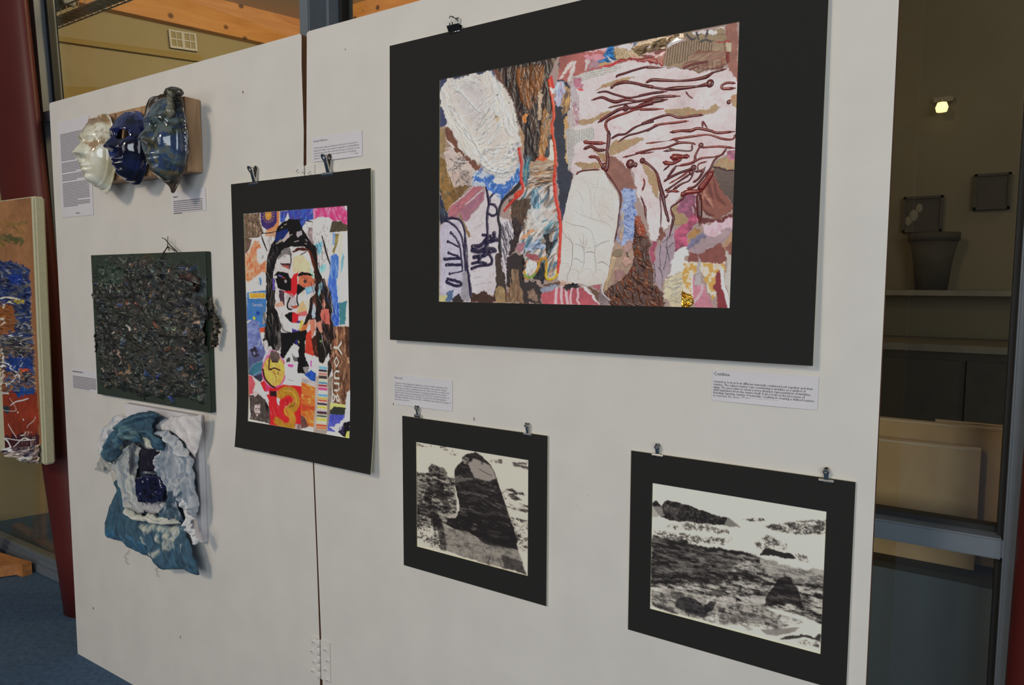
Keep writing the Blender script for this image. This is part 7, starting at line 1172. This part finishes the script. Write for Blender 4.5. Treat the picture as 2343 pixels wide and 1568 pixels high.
def greyd(s):
    s.brush(T_, full, GRB, 200, 70, 9, 1.35, .2, .004, .8, soft=0, rag=0); s.brush(T_, [(660, 780), (900, 760), (880, 1060), (680, 1040)], BLU, 70, 36, 12, 1.2, .5, .003, .8, soft=3); s.brush(T_, [(640, 240), (720, 240), (700, 600), (650, 600)], [(205, 205, 206), (150, 166, 180)], 30, 60, 6, 1.5, .1, .004, soft=2)
    for p in ([(680, 260), (800, 340), (880, 440), (930, 460)], [(860, 420), (940, 620), (975, 900)], [(790, 640), (850, 760), (900, 830)], [(700, 560), (690, 480), (720, 400)], [(760, 300), (830, 420), (880, 600)]): s.line(T_, p, 10, (196, 198, 200), .010, .7, soft=.9)
    for p in ([(700, 300), (800, 420), (850, 600)], [(900, 480), (950, 660), (970, 800)]): s.line(T_, p, 7, (84, 110, 134), -.004, .7, soft=.9)
cloth('grey_blue_drape', [(636, 240), (740, 245), (850, 335), (905, 415), (966, 495), (975, 640), (995, 900), (990, 1005), (955, 1005), (870, 870), (885, 1050), (840, 1025), (720, 1025), (690, 960), (742, 800), (722, 700), (690, 640), (658, 600), (658, 540), (704, 430), (706, 330)], -.036, (150, 156, 166), greyd, 150, 7, .009, crown=.010)
cloth('white_cloth', [(170, 205), (290, 105), (385, 128), (345, 180), (300, 205), (245, 260), (218, 400), (232, 490), (150, 485), (116, 385), (128, 305)], -.024, (196, 194, 194), br2([(208, 204, 202), (140, 154, 170), (110, 134, 158), (186, 188, 192)], 90, 26, 9, 1.8, .5, .005), 90, 9, .010, crown=.008)
cloth('grey_rag', [(84, 600), (96, 500), (130, 440), (225, 480), (255, 560), (215, 590), (150, 560), (140, 604)], -.018, (166, 164, 158), br2([(180, 178, 170), (130, 130, 128), (110, 112, 110)], 60, 16, 5, 1.2, .6, .003), 70, 11, .006, rag=5)
cloth('grey_rag', [(200, 590), (260, 560), (280, 640), (262, 730), (236, 690)], -.018, (186, 178, 166), br2([(196, 188, 176), (160, 150, 140)], 30, 16, 4, 1.4, .4, .003), 50, 12, .005, rag=6)
def tealf(s):
    s.brush(T_, full, BLU, 150, 60, 12, 1.5, .3, .003, .7, soft=0, rag=0); s.brush(T_, [(200, 1080), (600, 1220), (600, 1360), (200, 1200)], [(30, 90, 134), (52, 116, 152)], 40, 40, 8, .3, .3, .002, soft=3)
    for p in ([(300, 760), (280, 900), (230, 1100)], [(360, 900), (400, 1060), (420, 1240)]): s.line(T_, p, 8, (60, 104, 128), .007, .6, soft=.9)
cloth('teal_flap', [(240, 700), (305, 640), (355, 760), (375, 880), (425, 1010), (440, 1090), (530, 1180), (550, 1290), (590, 1365), (470, 1315), (410, 1302), (360, 1272), (310, 1222), (200, 1182), (163, 1142), (172, 1070), (268, 770)], -.020, (44, 88, 114), tealf, 120, 13, .007, crown=.006)
def lowc(s):
    s.brush(T_, full, BLU, 160, 44, 12, 1.3, .5, .003, .7, soft=0, rag=0)
    for reg, n in (([(470, 1060), (840, 1060), (760, 1130), (560, 1130)], 60), ([(760, 1080), (880, 1070), (800, 1260), (690, 1300)], 60), ([(500, 1150), (560, 1160), (560, 1250), (520, 1230)], 16), ([(580, 1300), (700, 1260), (660, 1330), (600, 1340)], 20), ([(640, 1130), (680, 1160), (700, 1240), (660, 1200)], 20)): s.brush(T_, reg, CRM + [(206, 196, 168)], n, 26, 8, 1.9, .5, .002, .75, soft=4)
    for p in ([(870, 1080), (920, 1250), (970, 1420)], [(560, 1180), (620, 1300), (700, 1420)], [(720, 1120), (740, 1260), (800, 1420)]): s.line(T_, p, 10, (70, 110, 136), .008, .4, soft=.9)
    s.line(T_, [(885, 1210), (865, 1260), (870, 1300)], 3, (206, 204, 196), .002)
cloth('lower_cloth', [(415, 1010), (550, 1035), (620, 1055), (780, 1055), (866, 1025), (905, 1120), (945, 1230), (992, 1400), (1003, 1505), (965, 1510), (900, 1465), (820, 1452), (700, 1464), (630, 1425), (578, 1335), (535, 1235), (478, 1155), (425, 1100)], -.032, (50, 94, 124), lowc, 150, 15, .008, crown=.010)
def cenl(s):
    s.brush(T_, full, GRB + CRM, 130, 50, 8, 1.2, .25, .004, .75, soft=0, rag=0); s.brush(T_, [(390, 340), (480, 340), (470, 640), (400, 620)], [(40, 44, 54), (66, 74, 88)], 40, 50, 9, 1.5, .15, .0, .8, soft=4)
    for p in ([(300, 560), (330, 680), (370, 860), (460, 980)], [(400, 360), (330, 480), (320, 560)], [(400, 680), (430, 800), (500, 950)]): s.line(T_, p, 9, (196, 196, 188), .008, .7, soft=.9)
cloth('pale_folds', [(248, 565), (330, 420), (440, 335), (492, 395), (475, 640), (485, 850), (525, 960), (440, 1005), (378, 965), (368, 880), (338, 762), (298, 700), (292, 625)], -.036, (160, 162, 160), cenl, 110, 17, .009, crown=.008)
def topf(s):
    s.brush(T_, full, BLU, 200, 40, 12, .9, .6, .004, .75, soft=0, rag=0); s.brush(T_, [(280, 340), (360, 180), (460, 200), (500, 280), (420, 330)], [(92, 134, 140), (120, 150, 146), (70, 112, 124)], 50, 36, 9, -.6, .3, .004, .7, soft=4)
    for p in ([(280, 320), (340, 210), (440, 150), (560, 110), (650, 100)], [(330, 330), (400, 250), (460, 220)], [(560, 240), (640, 270), (690, 350)], [(250, 500), (230, 420), (260, 280)]): s.line(T_, p, 10, (70, 120, 142), .012, .5, soft=.9)
    s.line(T_, [(430, 260), (480, 300), (500, 350)], 8, (24, 50, 70), -.006, .7, soft=.9)
cloth('blue_hood_fold', [(212, 405), (258, 240), (330, 200), (348, 150), (430, 98), (520, 84), (600, 56), (684, 92), (640, 142), (612, 192), (645, 250), (704, 330), (692, 432), (640, 420), (560, 300), (500, 270), (500, 350), (470, 360), (430, 325), (360, 330), (332, 420), (290, 512), (236, 555), (218, 470)], -.052, (42, 86, 114), topf, 140, 19, .010, crown=.012)
cloth('cream_lining', [(505, 275), (590, 295), (702, 338), (694, 436), (640, 428), (535, 392)], -.042, (190, 190, 166), br2(CRM + [(120, 140, 110)], 60, 26, 9, 1.1, .4, .003), 80, 21, .006, crown=.006)
cloth('cream_lining', [(485, 870), (705, 870), (692, 965), (600, 985), (515, 965)], -.034, (170, 168, 172), br2([(196, 192, 192), (120, 116, 128), (206, 202, 200)], 40, 20, 8, 1.4, .4, .004), 80, 22, .008)
def coll(s):
    for p in ([(375, 910), (450, 985), (560, 1010), (640, 1050), (760, 1050), (860, 1030)], [(380, 940), (470, 1010), (600, 1050)], [(560, 965), (640, 1015), (700, 1000), (720, 960)]): s.line(T_, p, 8, (206, 204, 190), .010, .8, soft=.9)
    s.brush(T_, full, CRM + [(110, 140, 150)], 60, 26, 5, .2, .3, .004, .7, soft=0, rag=0)
cloth('gathered_collar', [(366, 895), (440, 955), (530, 988), (575, 950), (640, 1000), (690, 985), (720, 1015), (850, 1015), (866, 1062), (760, 1068), (620, 1068), (540, 1040), (425, 1028), (378, 970)], -.048, (190, 190, 174), coll, 140, 23, .007, dirn='h', crown=.010)
cloth('white_ruffle', [(865, 818), (912, 858), (935, 922), (902, 935), (955, 1012), (932, 1052), (965, 1100), (1012, 1200), (980, 1255), (948, 1200), (900, 1062), (866, 960)], -.046, (206, 204, 204), br2([(214, 212, 212), (150, 156, 162), (196, 196, 198)], 70, 16, 7, .6, .8, .006), 80, 25, .012, rag=2, crown=.008)
GB = paint_mat('cobalt_glaze', coat=1.0)
def gem(s): s.brush(T_, full, [(24, 26, 92), (16, 16, 52), (34, 40, 120), (14, 12, 34)], 90, 26, 12, .6, 1, .0012, .8, soft=0, rag=0)
cloth('dark_form', [(488, 398), (702, 422), (668, 540), (664, 612), (475, 606), (470, 520)], -.038, (32, 24, 48), lambda s: s.brush(T_, full, [(40, 30, 56), (22, 18, 36)], 40, 26, 10, 1, .6, .001, .7, soft=0, rag=0), 80, 27, .003, m=CL, g=.45, crown=.008, tone=.75)
cloth('cobalt_form', [(463, 640), (540, 618), (692, 640), (714, 740), (692, 872), (600, 892), (498, 872), (468, 760)], -.040, (22, 22, 78), gem, 110, 29, .005, m=GB, g=.10, crown=.018, solid=.004, tone=.62)
for k_, (x, y) in enumerate([((390, 1230), 0), ((640, 1440), 0)] and [(330, 1290), (600, 1400)]):
    rr = random.Random(k_); P = [tuple(hit(200 + (x + rr.uniform(-25, 45)) / 3.823, 920 + (y + j * 22) / 3.823, -.006)) for j in range(7)]; tube('loose_thread', [tuple(p) for p in catmull(np.array(P), 4)], .0005, M['twig'], tc_, 5)

# ------------------------------------------------------------------ abstract canvas on an easel at the far left
LY = .055; c0, c1 = hit(75, 449, LY - .02), hit(101, 1062, LY - .02); XR = (c0[0] + c1[0]) / 2 + .008; ZT_, ZB_ = hit(66, 450, LY - .02)[2], hit(92, 1062, LY - .02)[2]
M['rawcanvas'] = mat('unprimed_canvas_edge', (168, 164, 138), .85, noise=.08, scale=80)
lc = empty('abstract_canvas', (XR - .5, LY, ZB_), 'tall abstract canvas of orange, blue and white drips on an easel at the left', 'artwork')
sh_ = (c1[0] - c0[0]) / (ZT_ - ZB_)
def shear(V): V = np.array(V, float); V[..., 0] -= sh_ * (V[..., 2] - (ZT_ + ZB_) / 2); return V
bm = bmesh.new(); box_bm(bm, XR - .95, XR, LY - .02, LY + .016, ZB_, ZT_, .006)
for v in bm.verts: v.co.x -= sh_ * (v.co.z - (ZT_ + ZB_) / 2)
link('stretcher', from_bm('stretcher', bm), M['rawcanvas'], lc)
S = Sheet(None, LY - .0203, 0, 170, 520, (136, 92, 60), 31, .35, rect=(XR - .32, XR - .021, ZB_ + .004, ZT_ - .004)); L1, L2 = (0, 430, 4.75), (0, 740, 4.61); r = S.rng
S.poly(L1, [(-300, 60), (330, 80), (325, 850), (-300, 830)], (140, 98, 66), 3, .08, cvar=.15); S.brush(L1, [(-300, 330), (300, 330), (240, 640), (-300, 700)], [(92, 88, 46), (130, 100, 50), (70, 74, 44), (150, 106, 70)], 40, 60, 12, 0, .15, .001, .7); S.poly(L1, [(20, 510), (230, 535), (230, 600), (150, 590), (30, 560)], (76, 76, 46), 4, .2, a=.8)
blu = [(30, 46, 96), (22, 30, 70), (44, 66, 120), (96, 92, 84), (150, 144, 130), (60, 62, 70), (20, 24, 50)]
a = [(-300, 800), (130, 800), (320, 880), (360, 1700), (-300, 1700)]
S.poly(L1, a, (34, 46, 84), 5, .3, .002); S.brush(L1, a, blu, 260, 56, 8, .05, .3, .004, .85, g=.3)
S.poly(L1, [(-300, 1270), (120, 1260), (200, 1420), (180, 1568), (-300, 1568)], (128, 78, 42), 6, .15, .001); S.poly(L1, [(100, 910), (270, 920), (260, 1040), (120, 1030)], (26, 48, 116), 5, .2); S.poly(L1, [(190, 1230), (290, 1205), (270, 1255), (200, 1260)], (170, 150, 56), 4, .2, .002)
b2 = [(-300, -20), (360, -20), (390, 720), (-300, 740)]
S.brush(L2, b2, blu, 200, 56, 8, .05, .3, .004, .85, g=.3); S.poly(L2, [(-300, -20), (180, -20), (150, 120), (-300, 130)], (124, 76, 42), 6, .2); S.brush(L2, [(40, 130), (350, 140), (350, 350), (40, 340)], [(110, 104, 92), (40, 38, 40), (150, 140, 122), (60, 56, 54)], 60, 40, 8, -.1, .3, .006); S.poly(L2, [(50, 350), (360, 360), (360, 500), (90, 500)], (28, 52, 110), 5, .3); S.poly(L2, [(245, 475), (350, 475), (350, 510), (245, 508)], (176, 74, 36), 3, .1, .002); S.poly(L2, [(-300, 470), (60, 470), (100, 700), (-300, 720)], (112, 60, 36), 6, .2); S.poly(L2, [(280, 560), (345, 560), (340, 615), (280, 605)], (14, 14, 30), 4)
S.poly(L2, [(-300, 740), (400, 720), (420, 1160), (300, 1260), (-300, 1250)], (122, 46, 28), 4, .15, cvar=.2); S.poly(L2, [(170, 700), (380, 690), (380, 740), (260, 750), (220, 785), (180, 770)], (30, 64, 124), 4, .2, .002); S.poly(L2, [(-300, 1200), (420, 1180), (440, 1420), (-300, 1450)], (60, 26, 34), 6, .25); S.poly(L2, [(40, 880), (120, 900), (90, 960), (50, 930)], (34, 48, 56), 4)
S.brush(L2, [(-300, 1380), (460, 1280), (480, 1520), (-300, 1520)], [(196, 188, 176), (120, 96, 76), (60, 54, 60), (170, 158, 144), (40, 36, 60)], 110, 30, 8, -.3, .6, .007, .85, g=.25)
WD = (206, 202, 192)
for p, w in (([(35, 190), (40, 340), (65, 430), (40, 520), (40, 620), (0, 690)], 9), ([(75, 410), (140, 460), (200, 520)], 4), ([(275, 0), (270, 180), (262, 330), (220, 515)], 2.2), ([(60, 540), (60, 620), (130, 640), (200, 540), (240, 620)], 4), ([(0, 750), (60, 740), (100, 742), (40, 720)], 4.5), ([(120, 870), (180, 830), (250, 815), (310, 795)], 4), ([(110, 790), (180, 900), (150, 930), (0, 915)], 1.6), ([(10, 1000), (15, 1090)], 5), ([(100, 1065), (130, 1120), (190, 1210)], 3), ([(15, 1205), (90, 1240), (150, 1350), (195, 1400)], 8), ([(15, 1200), (120, 1225), (250, 1240), (390, 1230)], 3), ([(160, 1310), (260, 1220), (330, 1230)], 4), ([(385, 990), (370, 1030), (310, 1080), (300, 1110)], 1.8), ([(230, 1190), (270, 1180), (290, 1150)], 3.5), ([(0, 1330), (100, 1340)], 4), ([(90, 1420), (150, 1470), (230, 1480)], 5), ([(280, 1470), (330, 1430), (390, 1400)], 5)): S.line(L2, p, w, WD, .002, g=.3, taper=.3)
for p in ((100, 140), (200, 125), (270, 158), (172, 458), (200, 942), (260, 1020), (95, 660), (50, 1112)): S.dot(L2, p, 3, WD, h=.002)
S.brush(L2, [(240, 1140), (400, 1130), (400, 1300), (250, 1300)], [WD, (150, 140, 130)], 24, 14, 2.4, .5, 1.2, .003)
for p, w in (([(60, 1300), (120, 1240), (170, 1250)], 6), ([(0, 1440), (90, 1420), (40, 1500)], 6), ([(20, 1200), (120, 1190), (260, 1215)], 5)): S.line(L1, p, w, (196, 188, 172), .004, g=.25)
S.build('paint_layer', PI_, lc, bow=shear)
ez = empty('easel', (-2.15, .16, 0), 'wooden easel foot resting on the blue carpet below the abstract canvas', 'easel')
f0 = hitz(62, 1300, .035); 
bar('foot', (f0[0], f0[1], .028), (f0[0] - .62, f0[1] - .07, .028), .04, .055, M['easel'], ez, up=(0, 0, 1), bev=.004); bar('foot', (f0[0] - .04, f0[1] + .0, .03), (f0[0] - .35, f0[1] - .45, .03), .04, .05, M['easel'], ez, up=(0, 0, 1), bev=.004)
mx = f0[0] - .30
bar('mast', (mx, f0[1] - .05, .03), (mx, LY + .035, 1.95), .05, .022, M['easel'], ez, up=(0, 1, 0), bev=.003); bar('tray', (mx - .35, LY, ZB_ - .014), (mx + .40, LY, ZB_ - .014), .07, .024, M['easel'], ez, up=(0, 0, 1), bev=.003); bar('brace', (mx, f0[1] - .02, .05), (mx, LY + .05, .6), .03, .02, M['easel'], ez, bev=.002)
